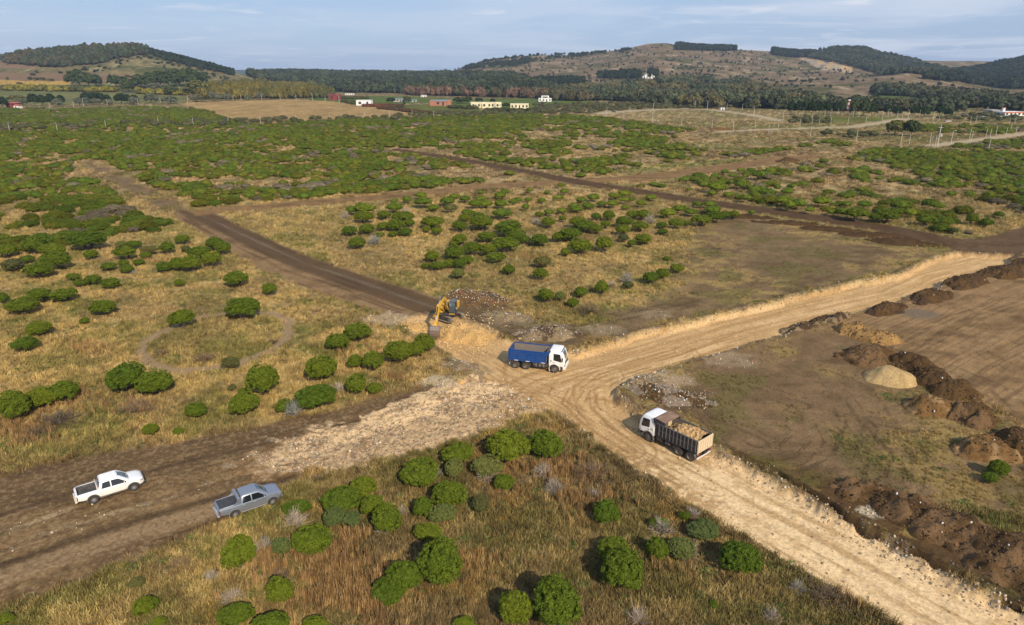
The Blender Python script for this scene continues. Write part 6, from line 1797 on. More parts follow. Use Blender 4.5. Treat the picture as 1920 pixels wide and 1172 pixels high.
# ------------------------------------------------------------------ excavator
def excavator():
    gx, gy = ground(838, 598, 0); gx, gy = -9.7, 98.0
    z0 = max(zat(gx, gy), -.35) + .12
    rz = math.atan2(-1, -.11)
    t = empty('excavator', (gx, gy, z0), rz, 'yellow crawler excavator digging in the ochre rubble heap', 'excavator')
    trz = math.radians(-40.5) - rz
    ct, st_ = math.cos(trz), math.sin(trz)
    for s in (-1, 1):
        L = 2.05
        m = MB(); path = []
        for k in range(9): a = math.pi / 2 - math.pi * k / 8; path.append((L - .38 + .40 * math.cos(a), .44 + .42 * math.sin(a)))
        for k in range(9): a = -math.pi / 2 - math.pi * k / 8; path.append((-L + .38 + .40 * math.cos(a), .44 + .42 * math.sin(a)))
        y0, y1 = sorted((s * .95, s * 1.52))
        inner = [(x * .93, .44 + (z - .44) * .80) for x, z in path]
        n = len(path)
        A = [m.bm.verts.new((x, y0, z)) for x, z in path]; B = [m.bm.verts.new((x, y1, z)) for x, z in path]
        C_ = [m.bm.verts.new((x, y0, z)) for x, z in inner]; D = [m.bm.verts.new((x, y1, z)) for x, z in inner]
        for i in range(n):
            j = (i + 1) % n
            m._f([A[i], A[j], B[j], B[i]]); m._f([C_[i], D[i], D[j], C_[j]]); m._f([A[i], C_[i], C_[j], A[j]]); m._f([B[i], B[j], D[j], D[i]])
        tr = m.build('track', M_TRACKS, t, True, angle=40); tr.rotation_euler = (0, 0, trz)
        # shoes along the track
        per = []; tot = 0
        for i in range(n):
            a = Vector(path[i]); b = Vector(path[(i + 1) % n]); per.append((tot, a, b)); tot += (b - a).length
        nsh = 46; m0 = None
        for k in range(nsh):
            d = k * tot / nsh
            for (t0, a, b) in per[::-1]:
                if d >= t0: break
            u = (b - a).normalized(); p = a + u * (d - t0); nn = Vector((-u[1], u[0]))
            if m0 is None:
                q = MB(); q.box(-.065, .065, -.30, .30, 0, .022); q.box(-.015, .015, -.30, .30, .022, .05); sh = q.build('track_shoe', M_TRACKS, tr); m0 = sh.data
            else: sh = link(bpy.data.objects.new('track_shoe', m0), tr)
            sh.location = (p[0], s * 1.235, p[1]); sh.rotation_euler = (0, -math.atan2(u[1], u[0]) + math.pi, 0)
        m = MB(); y0, y1 = sorted((s * 1.0, s * 1.40)); m.prism([(-1.5, .30), (1.5, .30), (1.6, .5), (1.3, .68), (-1.3, .68), (-1.6, .5)], y0, y1)
        m.build('track_frame', M_CHASSIS, tr, bevel=.03)
        for x in (-1.62, 1.62):
            m = MB(); m.lathe([(.001, s * 1.08), (.30, s * 1.08), (.32, s * 1.15), (.32, s * 1.32), (.30, s * 1.40), (.12, s * 1.42), (.001, s * 1.44)], (x, 0, .44), 'y', 18); m.build('sprocket', M_YEL if x < 0 else M_TRACKS, tr, True)
    m = MB(); m.box(-.9, .9, -1.0, 1.0, .45, .80); m.lathe([(.62, .80), (.62, 1.02)], (0, 0, 0), 'z', 24); u = m.build('undercarriage', M_CHASSIS, t); u.rotation_euler = (0, 0, trz)
    # upper structure: x forward; cab on the operator's left (y+)
    m = MB(); m.box(-2.45, 1.55, -1.32, 1.32, 1.02, 1.18); m.build('turntable_deck', M_CHASSIS, t, bevel=.02)
    m = MB(); m.prism([(-2.75, -1.05), (-2.65, -1.3), (-2.2, -1.32), (-1.85, -1.32), (-1.85, 1.32), (-2.2, 1.32), (-2.65, 1.3), (-2.75, 1.05)], 1.19, 2.10, 'z'); m.build('counterweight', M_YEL, t, bevel=.06, seg=3)
    m = MB(); m.box(-1.845, -.55, -1.30, 1.28, 1.185, 2.22); m.box(-.545, .9, -1.30, -.62, 1.185, 2.02); m.build('engine_housing', M_YEL, t, bevel=.05)
    m = MB(); m.box(-1.6, -.7, -.7, .6, 2.225, 2.32); m.build('engine_hood', M_YEL, t, bevel=.04)
    m = MB(); m.tube([(-1.3, -.85, 2.2), (-1.3, -.85, 2.62), (-1.42, -.85, 2.70)], .06, 8); m.build('exhaust', M_CHASSIS, t)
    m = MB(); m.box(-.5, .85, -1.31, -1.29, 1.25, 1.95); m.build('side_panel', M_BLACK, t)
    m = MB(); m.tube([(.9, -1.25, 1.2), (.9, -1.25, 2.5), (.2, -1.25, 2.5), (-.4, -1.25, 2.1)], .022, 6); m.build('handrail', M_BLACK, t)
    # cab
    m = MB(); m.prism([(-.45, 1.19), (1.32, 1.19), (1.50, 1.45), (1.38, 2.35), (1.12, 2.92), (-.45, 2.92)], .38, 1.30); cb = m.build('cab', M_CHASSIS, t, bevel=.06, seg=3)
    m = MB(); m.box(1.325, 1.50, .42, 1.26, 1.16, 1.28); m.build('cab_sill', M_YEL, cb)
    m = MB(); m.prism([(1.512, 1.50), (1.395, 2.34), (1.415, 2.345), (1.53, 1.505)], .46, 1.22); m.build('front_window', M_SCREEN, cb)
    m = MB(); m.prism([(1.38, 2.40), (1.15, 2.88), (1.17, 2.89), (1.40, 2.41)], .46, 1.22); m.build('upper_window', M_SCREEN, cb)
    m = MB(); m.prism([(.55, 1.55), (1.38, 1.55), (1.28, 2.36), (1.06, 2.80), (.55, 2.80)], 1.302, 1.318); m.prism([(-.35, 1.9), (.45, 1.9), (.45, 2.80), (-.35, 2.80)], 1.302, 1.318); m.build('side_window', M_GLASS, cb)
    m = MB(); m.prism([(-.2, 1.9), (1.2, 1.7), (1.2, 2.3), (1.05, 2.78), (-.2, 2.78)], .362, .378); m.build('inner_window', M_GLASS, cb)
    m = MB(); m.box(-.5, 1.10, .36, 1.32, 2.925, 3.0); m.build('cab_roof', mat('cab_roof_grey', (.07, .08, .10), .4, dirt=.5, dirtcol=(.2, .17, .14)), cb, bevel=.03)
    m = MB(); m.tube([(1.40, 1.30, 2.2), (1.50, 1.52, 2.15)], .015, 6); m.box(1.47, 1.53, 1.50, 1.68, 2.0, 2.32); m.build('mirror', M_ALU, cb)
    # boom, stick, bucket in the plane y=-.1
    lo = lambda z: z if z < 1.5 else 1.5 + (z - 1.5) * (.84 if z > 2.6 else .84 + .16 * (2.6 - z) / 1.1)
    def plate(pts, w_, nm, mt, par=t, yc=-.1):
        pts = [(a, lo(b)) for a, b in pts]; m = MB(); m.prism(pts, yc - w_ / 2, yc + w_ / 2); return m.build(nm, mt, par, bevel=.025)
    boom = plate([(-.15, 1.55), (.25, 1.45), (1.1, 2.75), (1.9, 3.75), (2.7, 4.15), (4.2, 4.28), (5.75, 4.10), (5.85, 4.30), (5.6, 4.45), (4.2, 4.80), (2.7, 4.85), (1.75, 4.45), (.8, 3.35), (-.05, 1.95)], .46, 'boom', M_YEL)
    for s in (-1, 1):
        m = MB(); m.tube([(.95, -.1 + s * .36, lo(1.45)), (1.75, -.1 + s * .36, lo(2.7))], .10, 10); m.build('boom_cylinder', M_YEL, boom, True)
        m = MB(); m.tube([(1.75, -.1 + s * .36, lo(2.7)), (2.35, -.1 + s * .36, lo(3.75))], .055, 8); m.build('cylinder_rod', M_ALU, boom, True)
    m = MB(); m.tube([(2.6, -.1, lo(5.02)), (4.6, -.1, lo(4.98))], .10, 10); m.build('stick_cylinder', M_BLACK, boom, True)
    m = MB(); m.tube([(4.6, -.1, lo(4.98)), (6.05, -.1, lo(4.72))], .055, 8); m.build('cylinder_rod', M_ALU, boom, True)
    m = MB(); m.box(3.2, 3.4, -.45, -.335, 4.2, 4.45); m.build('boom_lamp', M_LAMP, boom)
    stick = plate([(5.35, 4.18), (5.55, 4.00), (5.9, 3.95), (8.05, 1.75), (8.28, 1.62), (8.42, 1.78), (8.35, 2.0), (6.75, 4.15), (6.25, 4.78), (5.95, 4.80)], .36, 'stick', M_YEL)
    m = MB(); m.tube([(6.45, -.1, lo(4.55)), (7.45, -.1, lo(3.35))], .09, 10); m.build('bucket_cylinder', M_BLACK, stick, True)
    m = MB(); m.tube([(7.45, -.1, lo(3.35)), (8.25, -.1, lo(2.45))], .05, 8); m.build('cylinder_rod', M_ALU, stick, True)
    m = MB(); m.obox((8.25, -.1, 2.45), (8.62, -.1, 1.95), .30, .10); m.obox((8.25, -.1, 2.45), (8.0, -.1, 2.0), .40, .08); m.build('bucket_link', M_YEL, stick)
    hw = .62
    outer = [(8.20, 1.70), (8.60, 1.98), (9.02, 1.88), (9.26, 1.50), (9.28, 1.0), (9.10, .55), (8.78, .28)]
    inn = [(8.74, .32), (9.03, .60), (9.20, 1.0), (9.18, 1.46), (8.98, 1.80), (8.62, 1.90), (8.28, 1.64)]
    m = MB(); m.prism(outer + inn, -.1 - hw, -.1 + hw); bk = m.build('bucket', M_BUCK, t)
    for s in (-1, 1):
        m = MB(); y0, y1 = sorted((-.1 + s * hw, -.1 + s * (hw + .03))); m.prism([(8.20, 1.70), (8.60, 1.98), (9.02, 1.88), (9.26, 1.50), (9.28, 1.0), (9.10, .55), (8.78, .28), (8.5, .9)], y0, y1); m.build('bucket_side', M_BUCK, bk)
    for k in range(5):
        m = MB(); y = -.1 - hw + .10 + k * .26; m.prism([(8.80, .36), (8.92, .30), (8.62, -.02)], y - .05, y + .05); m.build('bucket_tooth', M_BUCK, bk)
    for k in range(5):
        z = .75 + k * .24; x = float(np.interp(z, [.28, .55, 1.0, 1.5, 1.88], [8.78, 9.10, 9.28, 9.26, 9.02])); m = MB(); m.box(x - .01, x + .022, -.1 - hw + .02, -.1 + hw - .02, z, z + .05); m.build('wear_strip', M_RUSTY, bk)
    for s in (-1, 1):
        m = MB(); y0, y1 = sorted((-.1 + s * .20, -.1 + s * .26)); m.prism([(8.1, 1.55), (8.75, 2.15), (8.9, 1.9), (8.3, 1.45)], y0, y1); m.build('bucket_ear', M_YEL, bk)
excavator()

# ------------------------------------------------------------------ buildings beyond the scrub
M_WALLW = mat('white_render', (.78, .77, .74), .8, dirt=.2, dirtcol=(.6, .57, .5), scale=.3)
M_WALLC = mat('cream_render', (.74, .66, .44), .85, dirt=.2, dirtcol=(.6, .5, .35), scale=.3)
M_BRICK = mat('red_brick', (.36, .15, .09), .9, dirt=.5, dirtcol=(.42, .24, .16), scale=.5)
M_REDB = mat('red_boards', (.20, .025, .02), .8, dirt=.4, dirtcol=(.15, .04, .03), scale=.4)
M_ROOFG = mat('blue_grey_roof', (.20, .23, .27), .5, dirt=.4, dirtcol=(.3, .3, .3), scale=.4)
M_TEAL = mat('teal_roof', (.10, .20, .18), .6, dirt=.3, scale=.4)
M_ROOFR = mat('red_tile_roof', (.38, .10, .06), .8, dirt=.4, dirtcol=(.3, .14, .1), scale=.5)
M_CONC = mat('concrete', (.42, .39, .35), .9, dirt=.4, dirtcol=(.3, .27, .23), scale=.6)
M_POST = mat('pale_concrete_post', (.50, .46, .40), .85, dirt=.3, dirtcol=(.45, .4, .34), scale=.8)
M_DWIN = mat('dark_window', (.03, .035, .045), .15)
M_ORWH = mat('orange_mast_paint', (.60, .14, .05), .6)
def rowlabel(items, key=None): pass
def building(name, px, py, wpx, hpx, dep, wall, roof, rcol, label, nw=3, wins=True, rz=0.0, cat='house', storeys=1, hills_=False, extra=None):
    if hills_: X, Y, Z = hit(px, py); t = (Y * CP + (CAM_H - Z) * SP) / FPX
    else:
        X, Y = ground(px, py); Z = zat(X, Y); t = CAM_H / (FPX * SP + (py - 586) * CP); 
    W = wpx * t; Hh = hpx * t
    e = empty(name, (X, Y + dep / 2, Z - .3), math.atan2(X, -Y) * 0 + rz, label, cat)
    m = MB(); hb = Hh * (.72 if roof == 'gable' else .94) + .3
    m.box(-W / 2, W / 2, -dep / 2, dep / 2, 0, hb); wl = m.build('wall', wall, e)
    m = MB()
    if roof == 'gable': m.prism([(-dep / 2 - .5, hb + .01), (dep / 2 + .5, hb + .01), (0, Hh + .4)], -W / 2 - .4, W / 2 + .4, 'x')
    elif roof == 'gable_side': m.prism([(-W / 2 - .5, hb), (W / 2 + .5, hb), (0, Hh + 1.2)], -dep / 2 - .4, dep / 2 + .4, 'y')
    elif roof == 'shed': m.prism([(-dep / 2 - .5, hb - .2), (dep / 2 + .5, hb + Hh * .12), (dep / 2 + .5, hb + Hh * .12 + .3), (-dep / 2 - .5, hb + .1)], -W / 2 - .4, W / 2 + .4, 'x')
    else: m.box(-W / 2 - .25, W / 2 + .25, -dep / 2 - .25, dep / 2 + .25, hb + .003, Hh + .35)
    m.build('roof', rcol, e)
    if wins:
        for st in range(storeys):
            z0 = hb * (st + .32) / storeys; z1 = hb * (st + .78) / storeys
            for k in range(nw):
                x = -W / 2 + W * (k + .5) / nw; ww = min(W / nw * .24, 1.6)
                m = MB()
                if st == 0 and k == nw // 2: m.box(x - ww * .7, x + ww * .7, -dep / 2 - .05, -dep / 2 - .003, .3, z1); m.build('door', M_DWIN, e)
                else: m.box(x - ww, x + ww, -dep / 2 - .05, -dep / 2 - .003, z0, z1); m.build('window', M_DWIN, e)
    if extra: extra(e, W, Hh, dep)
    return e
building('barn', 626, 188, 22, 10, 12, M_REDB, 'shed', M_REDB, 'dark red barn behind the straw coloured field', 2, cat='barn', rz=.25)
building('house', 682, 197, 28, 9.5, 12, M_WALLW, 'flat', M_WALLW, 'plain white box house at the corner of the straw coloured field', 2)
building('shed', 748, 190, 22, 6, 8, M_CONC, 'shed', M_TEAL, 'long low shed with a teal roof right of the plain white house', 4, cat='shed')
building('shed', 774, 190, 13, 4, 8, M_CONC, 'shed', M_TEAL, 'short low shed right beside the long teal roofed one', 2, cat='shed')
def brick_extra(e, W, Hh, dep):
    for s in (-1, 1):
        m = MB(); m.box(s * W * .42 - W * .10, s * W * .42 + W * .10, -dep / 2 - 1.2, dep / 2 + 1, 0, Hh * 1.12); m.build('brick_end', M_BRICK, e)
building('brick_house', 826, 197, 38, 9, 11, M_BRICK, 'shed', M_ROOFG, 'brick house with two red end blocks and a blue grey roof', 4, extra=brick_extra)
def long_extra(e, W, Hh, dep):
    for k, s in enumerate((-.40, -.05, .38)):
        m = MB(); m.box(s * W - 2.4, s * W + 2.4, -dep / 2 - 2.2, -dep / 2 - .002, 0, Hh * (1.12 if k != 1 else .98)); m.build('bay', M_WALLC, e)
        m = MB(); m.box(s * W - 1.1, s * W + 1.1, -dep / 2 - 2.26, -dep / 2 - 2.203, Hh * .35, Hh * .75); m.build('window', M_DWIN, e)
building('long_building', 911, 202, 58, 10, 12, M_WALLC, 'flat', M_WALLC, 'long low cream building with a flat roof and dark windows', 9, extra=long_extra, cat='building')
building('house', 974, 203, 34, 8.5, 12, M_WALLC, 'flat', M_WALLC, 'shorter cream house with flat roof right of the long cream building', 5)
def wh_extra(e, W, Hh, dep):
    m = MB(); m.box(-W * .28, W * .3, -dep / 2 + .5, dep / 2, Hh + .36, Hh * 1.8); m.build('upper_floor', M_WALLW, e)
    m = MB(); m.box(-W * .2, W * .2, -dep / 2 + .44, -dep / 2 + .497, Hh * 1.2, Hh * 1.6); m.build('window', M_DWIN, e)
building('house', 1022, 189, 24, 6, 11, M_WALLW, 'flat', M_WALLW, 'stepped white two storey house at the edge of the green meadow', 4, extra=wh_extra)
building('house', 794, 181, 10, 3.6, 8, M_WALLW, 'flat', M_CONC, 'tiny white house on the far edge of the meadow, the one on its left', 2)
building('house', 957, 180, 8, 5, 8, M_WALLW, 'gable', M_ROOFR, 'tiny white house at the far edge of the meadow before the brown trees', 2)
building('house', 655, 178, 16, 3, 8, M_WALLW, 'flat', M_CONC, 'low white house at the foot of the woods left of centre', 4)
building('house', 1216, 147, 22, 4.5, 16, M_WALLW, 'flat', M_WALLW, 'white villa standing alone on the rocky hillside', 4, hills_=True, extra=wh_extra)
building('house', 1280, 158, 6, 3, 10, M_WALLW, 'gable', M_ROOFR, 'tiny white house with red roof in the woods below the villa', 2, hills_=True)
building('house', 21, 202, 18, 9, 9, M_REDB, 'gable_side', M_ROOFR, 'red house with white wall at the left edge among conifers', 2, storeys=2)
building('house', 30, 203, 8, 7, 7, M_WALLW, 'gable', M_ROOFR, 'small white annex standing right of the red house at the left edge', 1)
building('house', 310, 175, 10, 3, 8, M_WALLW, 'gable', M_ROOFR, 'small house with a red roof among trees below the left hill', 2)
def gas_extra(e, W, Hh, dep):
    m = MB(); m.box(-W / 2 - .3, W / 2 + .3, -dep / 2 - .4, -dep / 2 - .26, Hh * .85, Hh + .3); m.build('red_fascia', M_ORWH, e)
building('service_station', 1903, 217, 38, 7, 14, M_WALLW, 'flat', M_WALLW, 'white service station with a red band at the right edge', 5, cat='building', extra=gas_extra)
building('unfinished_building', 1866, 215, 15, 9, 12, M_CONC, 'flat', M_CONC, 'grey concrete shell of an unfinished building left of the service station', 4, storeys=2, cat='building')
building('sign_tower', 1881, 216, 3.2, 14, 2.2, M_WALLW, 'flat', M_ORWH, 'slim red and white sign tower beside the service station', 1, wins=False, cat='tower')
building('kiosk', 1355, 206, 7, 4.5, 5, M_WALLW, 'flat', M_CONC, 'small white kiosk beside the far gravel road and street lamps', 1, cat='kiosk')
# mast with orange and white bands
def mast():
    X, Y = ground(1588, 217); Z = zat(X, Y); t = CAM_H / (FPX * SP + (217 - 586) * CP); Hh = 27 * t
    e = empty('lattice_mast', (X, Y, Z), 0, 'orange and white banded mast rising before the dark trees', 'mast')
    for k in range(7):
        z0, z1 = Hh * k / 7, Hh * (k + 1) / 7 - .003; r0 = .75 - .05 * k
        m = MB()
        for a, b in ((-1, -1), (1, -1), (1, 1), (-1, 1)):
            m.obox((a * r0, b * r0, z0), (a * (r0 - .05), b * (r0 - .05), z1), .22, .22)
            m.obox((a * r0, b * r0, z0), (-b * (r0 - .05), a * (r0 - .05), z1), .14, .14)
        o = m.build('mast_section', M_ORWH if k % 2 == 0 else M_WALLW, e); 

    m = MB(); m.box(-.9, .9, -.9, .9, Hh, Hh + .8); m.build('mast_head', M_WALLW, e)
mast()
for i, (px, py) in enumerate(((548, 131), (570, 131))):
    X, Y = (px - 960) / 1358 * 6900, 6900.0; Z = zat(X, Y)
    e = empty('wind_turbine', (X, Y, Z), 0, 'tiny wind turbine on the horizon, the %s one of two' % ('left', 'right')[i], 'wind turbine', 'wind turbines on the horizon')
    m = MB(); m.lathe([(2.6, 0), (1.5, 60)], (0, 0, 0), 'z', 8); m.build('tower', M_WALLW, e)
    for k in range(3):
        a = 1.57 + k * 2.094 + i * .5
        m = MB(); m.obox((0, -3, 60), (math.cos(a) * 34, -3, 60 + math.sin(a) * 34), 1.6, .5); m.build('blade', M_WALLW, e)

# ------------------------------------------------------------------ street lamps and posts
def lamp_mesh(arm):
    m = MB(); m.lathe([(.027, 0), (.018, 1.0)], (0, 0, 0), 'z', 8)
    if arm:
        m.tube([(0, 0, .985), (-.06, 0, 1.03), (-.15, 0, 1.045)], .010, 6); m.box(-.24, -.13, -.022, .022, 1.03, 1.055)
    o = m.build('street_lamp', M_POST); me = o.data; bpy.data.objects.remove(o); return me
LM, PM = lamp_mesh(True), lamp_mesh(False)
posts = []
def addp(x0, y0, f, rows, grp):
    for a in rows: posts.append((x0 + a[0] / f, y0 + a[1] / f, y0 + a[2] / f, grp, len(a) > 3))
addp(1280, 180, 2.93, [(160,135,180,1),(277,143,188,1),(398,140,180),(472,165,207),(525,135,176,1),(643,135,170),(700,175,225,1)], 'between the two scrub plots right of centre')
addp(1280, 180, 2.93, [(710,115,155,1),(750,125,160,1),(813,120,158,1),(907,122,156),(1005,112,148,1),(1095,90,135,1),(1205,97,125),(1237,82,125,1),(1178,92,122),(1127,78,118,1),(1063,93,112),(1025,93,110),(968,82,113),(936,82,112),(853,90,108),(812,82,110,1),(780,85,108),(658,83,105)], 'along the pale road before the dark trees')
addp(1280, 180, 2.93, [(953,200,245),(1197,208,268,1),(1243,218,270,1),(1357,210,262),(1365,222,280),(1385,225,282),(1472,195,265,1),(1575,190,235),(1585,205,248),(1665,180,228,1),(1687,195,232),(1680,245,297),(1720,175,218),(1775,185,223),(1798,165,205),(1827,180,220)], 'around the pale track at the far right')
addp(1280, 180, 2.93, [(1375,90,138,1),(1407,100,138),(1332,78,108),(1580,112,150),(1610,112,150),(1793,125,160),(1823,120,158),(1300,90,112),(1430,88,110)], 'near the service station')
addp(1280, 180, 2.93, [(550,90,135,1),(390,68,112,1),(327,48,80,1),(243,40,72),(228,40,60,1),(135,28,70,1),(66,25,65)], 'along the gravel road at upper right')
addp(1000, 60, 3.84, [(527,550,608,1),(695,535,578),(651,575,625),(862,515,565,1),(857,592,653,1),(1065,625,680),(1162,500,540)], 'along the bend of the gravel road')
addp(0, 60, 3, [(55,525,562),(324,515,560),(598,505,545),(894,493,530),(1089,487,528),(1286,478,515),(1466,477,515),(1666,467,505),(1857,458,492)], 'in the line crossing the far scrub')
addp(0, 60, 3, [(280,397,428),(415,388,420),(470,378,415,1),(605,380,412),(778,373,410,1),(903,373,400),(1058,362,400,1),(1206,360,392),(1313,358,388),(1357,355,388,1),(1472,352,385),(1577,350,385,1),(1667,353,382),(1758,348,387,1),(1830,355,388),(1908,360,398,1)], 'along the lane at the far edge of the left fields')
addp(500, 60, 3, [(551,455,485),(690,450,480),(820,445,472),(941,445,487)], 'in the line crossing the middle of the far scrub')
grp_n = {}
for p in posts: grp_n.setdefault(p[3], []).append(p)
ORD = ['first', 'second', 'third', 'fourth', 'fifth', 'sixth', 'seventh', 'eighth', 'ninth', 'tenth', 'eleventh', 'twelfth', 'thirteenth', 'fourteenth', 'fifteenth', 'sixteenth', 'seventeenth', 'eighteenth', 'nineteenth', 'twentieth']
for g, L_ in grp_n.items():
    L_.sort(key=lambda p: p[0])
    for i, (x, yt, yb, _, arm) in enumerate(L_):
        X, Y = ground(x, yb); t = CAM_H / (FPX * SP + (yb - 586) * CP); Hh = min(max((yb - yt) * t * 1.03, 5.5), 11)
        o = link(bpy.data.objects.new('street_lamp' if arm else 'concrete_post', LM if arm else PM)); o.location = (X, Y, zat(X, Y)); o.scale = (Hh, Hh, Hh)
        o.rotation_euler = (0, (i * 7 % 5 - 2) * .008, 0 if i % 2 else math.pi)
        tag(o, '%s%s, %s from left, %s' % ('', 'street lamp' if arm else 'concrete post', ORD[i], g), 'street lamp' if arm else 'post', 'posts ' + g)
X, Y = ground(1757, 276); Z = zat(X, Y)
e = empty('utility_pole', (X, Y, Z), 0, 'thick utility pole carrying a transformer beside the pale track at right', 'utility pole')
m = MB(); m.lathe([(.28, 0), (.18, 11.0)], (0, 0, 0), 'z', 8); m.build('pole', M_POST, e)
m = MB(); m.box(-1.1, 1.1, -.12, .12, 9.6, 9.8); m.build('crossarm', M_CONC, e)
m = MB(); m.box(.25, 1.2, -.5, .4, 5.3, 6.6); m.build('transformer', M_CONC, e, bevel=.08)

# ------------------------------------------------------------------ far cars
def far_car(px, py, L_, rz, m_, label, van=False):
    X, Y = ground(px, py); e = empty('car', (X, Y, zat(X, Y)), rz, label, 'car', 'far off cars')
    m = MB(); m.loft([[(x, -w_, zb), (x, w_, zb), (x, w_, zt), (x, -w_, zt)] for x, w_, zb, zt in ((-L_ / 2, .7, .4, .85), (-L_ / 2 + .2, .85, .3, .95), (L_ / 2 - .9, .85, .3, .95), (L_ / 2, .7, .4, .7))]); m.build('body', m_, e, bevel=.05)
    m = MB(); m.prism([(-L_ / 2 + .3, .955), (L_ / 2 - 1.1, .955), (L_ / 2 - 1.8, 1.5), (-L_ / 2 + .8, 1.55)], -.74, .74); m.build('cabin', M_GLASS, e, bevel=.05)
    m = MB(); m.box(-L_ / 2 + .9, L_ / 2 - 1.9, -.72, .72, 1.555, 1.60); m.build('roof', m_, e)
    for x in (-L_ / 2 + .8, L_ / 2 - .8):
        for s in (-1, 1): m = MB(); m.lathe([(.001, s * .88), (.32, s * .88), (.32, s * .70), (.001, s * .70)], (x, 0, .32), 'y', 12); m.build('wheel', M_RUBBER, e)
M_DARKC = mat('dark_car_paint', (.05, .055, .07), .3)
far_car(1151, 211, 4.4, .3, M_DARKC, 'dark car driving on the far pale gravel road')
far_car(1778, 228, 4.4, .1, M_WHITE, 'white car parked in the grass left of the service station area')
for i, (x, y) in enumerate(((1806, 215), (1816, 216), (1824, 216), (1842, 220), (1853, 218), (1871, 220), (1876, 220), (1916, 224))):
    far_car(x, y, 4.5, (i * 37 % 5 - 2) * .2, M_WHITE if i % 3 else M_SILVER, ['leftmost tiny white car in the car row near the service station', 'second tiny car from the left near the service station', 'third tiny car from the left near the service station', 'tiny car in the middle of the row near the service station',
        'tiny white car below the unfinished building', 'tiny car right of the unfinished building', 'tiny white car just left of the sign tower', 'white vehicle at the right edge below the service station'][i])

# ------------------------------------------------------------------ trees standing singly beyond the scrub
TREEC = [leafmesh('crown', crown_mesh(70 + i, 30, 700, .15, clump=(.3, .48), irr=.25), M_TREE) for i in range(3)]
CONC_ = [leafmesh('crown', crown_mesh(80 + i, 30, 700, .14, clump=(.26, .42), irr=.15, cone=.35), M_CONIF) for i in range(3)]
GREYC = [leafmesh('crown', crown_mesh(90 + i, 26, 600, .14, clump=(.3, .45), irr=.15), M_GREYT) for i in range(2)]
M_OLTREE = mat_leaf('olive_tree_leaves', (.11, .115, .035), .35)
OLC = [leafmesh('crown', crown_mesh(95 + i, 30, 700, .14, clump=(.3, .45), irr=.2), M_OLTREE) for i in range(2)]
mt = MB(); mt.lathe([(.06, 0), (.035, .6), (.015, 1.1)], (0, 0, 0), 'z', 7); mt.tube([(0, 0, .4), (.2, .05, .8)], .02, 5); mt.tube([(0, 0, .45), (-.18, -.06, .85)], .02, 5)
_o = mt.build('trunk', M_BARK); TRUNK = _o.data; bpy.data.objects.remove(_o)
def single_tree(px, py, wpx, hpx, kind, label, group):
    X, Y, Z = hit(px, py, 300); t = (Y * CP + (CAM_H - Z) * SP) / FPX; W = wpx * t; Hh = hpx * t
    e = empty('tree' if kind != 'c' else 'conifer_tree', (X, Y, Z), 0, label, 'tree', group)
    r = random.Random(int(px * 5 + py)); lst = {'t': TREEC, 'c': CONC_, 'g': GREYC, 'o': OLC}[kind]
    c = link(bpy.data.objects.new('crown', lst[r.randrange(len(lst))]), e); c.location = (0, 0, Hh * .55); c.scale = (W / 2, W / 2 * .95, Hh * .47); c.rotation_euler = (0, 0, r.uniform(0, 6.28))
    s = link(bpy.data.objects.new('trunk', TRUNK), e); s.scale = (W * .6, W * .6, Hh * .7)
def trees(x0, y0, f, rows, what, group):
    rows = sorted(rows, key=lambda a: a[0])
    for i, a in enumerate(rows): single_tree(x0 + a[0] / f, y0 + a[1] / f, a[2] / f * 1.1, a[3] / f * 1.05, a[4], '%s, %s from the left' % (what, ORD[i]), group)
trees(0, 60, 3, [(410,306,60,72,'t'),(450,310,70,82,'t'),(500,312,70,74,'t'),(545,310,60,58,'t')], 'tall dark tree in the clump beside the yellow crop strip', 'clump beside the yellow strip')
trees(0, 60, 3, [(655,312,70,60,'t'),(700,318,45,38,'o'),(725,344,60,70,'t'),(765,312,60,44,'t'),(800,318,70,68,'t'),(850,318,80,74,'t'),(905,312,70,78,'t'),(950,308,70,74,'t'),(1000,306,70,84,'t'),(1050,306,70,80,'t'),(1095,304,80,80,'t'),(1140,300,60,60,'t')], 'dark tree in the long clump below the left hill', 'long clump below the left hill')
trees(0, 60, 3, [(15,428,55,58,'c'),(195,416,55,60,'c'),(240,414,50,50,'c'),(290,412,55,56,'c'),(345,410,45,48,'c'),(490,390,60,44,'c'),(525,392,60,46,'c'),(562,390,50,42,'c'),(600,407,55,48,'c'),(685,407,70,54,'c'),(722,407,50,50,'c'),(757,402,50,42,'c')], 'dark conifer in the row at the far edge of the scrub', 'conifers at the far edge of the left scrub')
trees(0, 60, 3, [(90,392,70,32,'o'),(130,414,50,35,'g'),(330,420,50,40,'g'),(448,414,50,40,'g'),(490,414,45,40,'g'),(542,410,48,32,'g'),(612,412,42,30,'g'),(753,411,50,40,'g'),(852,402,60,50,'g'),(960,402,80,34,'g'),(1110,392,70,32,'g'),(1205,391,60,46,'g'),(1275,386,60,32,'g'),(1400,384,44,24,'g'),(1465,381,50,34,'g')], 'round grey green tree along the lane behind the scrub', 'grey green trees along the lane')
trees(0, 60, 3, [(43,270,15,15,'o'),(170,272,20,17,'t'),(205,274,30,17,'o'),(238,274,30,17,'o'),(285,277,30,13,'o'),(112,300,26,15,'o')], 'small round tree dotting the fields below the left hill', 'small trees in the left fields')
trees(0, 60, 3, [(870,330,60,38,'g'),(965,354,70,44,'o'),(1045,355,55,32,'c'),(1130,372,120,84,'o')], 'broad tree standing before the golden poplar grove', 'trees before the poplar grove')
single_tree(1677, 254, 31, 27, 'o', 'bushy tree, left one of the two in the open field at right', 'pair of trees in the open field')
single_tree(1708, 256, 25, 28, 't', 'darker round tree, right one of the two in the open field at right', 'pair of trees in the open field')
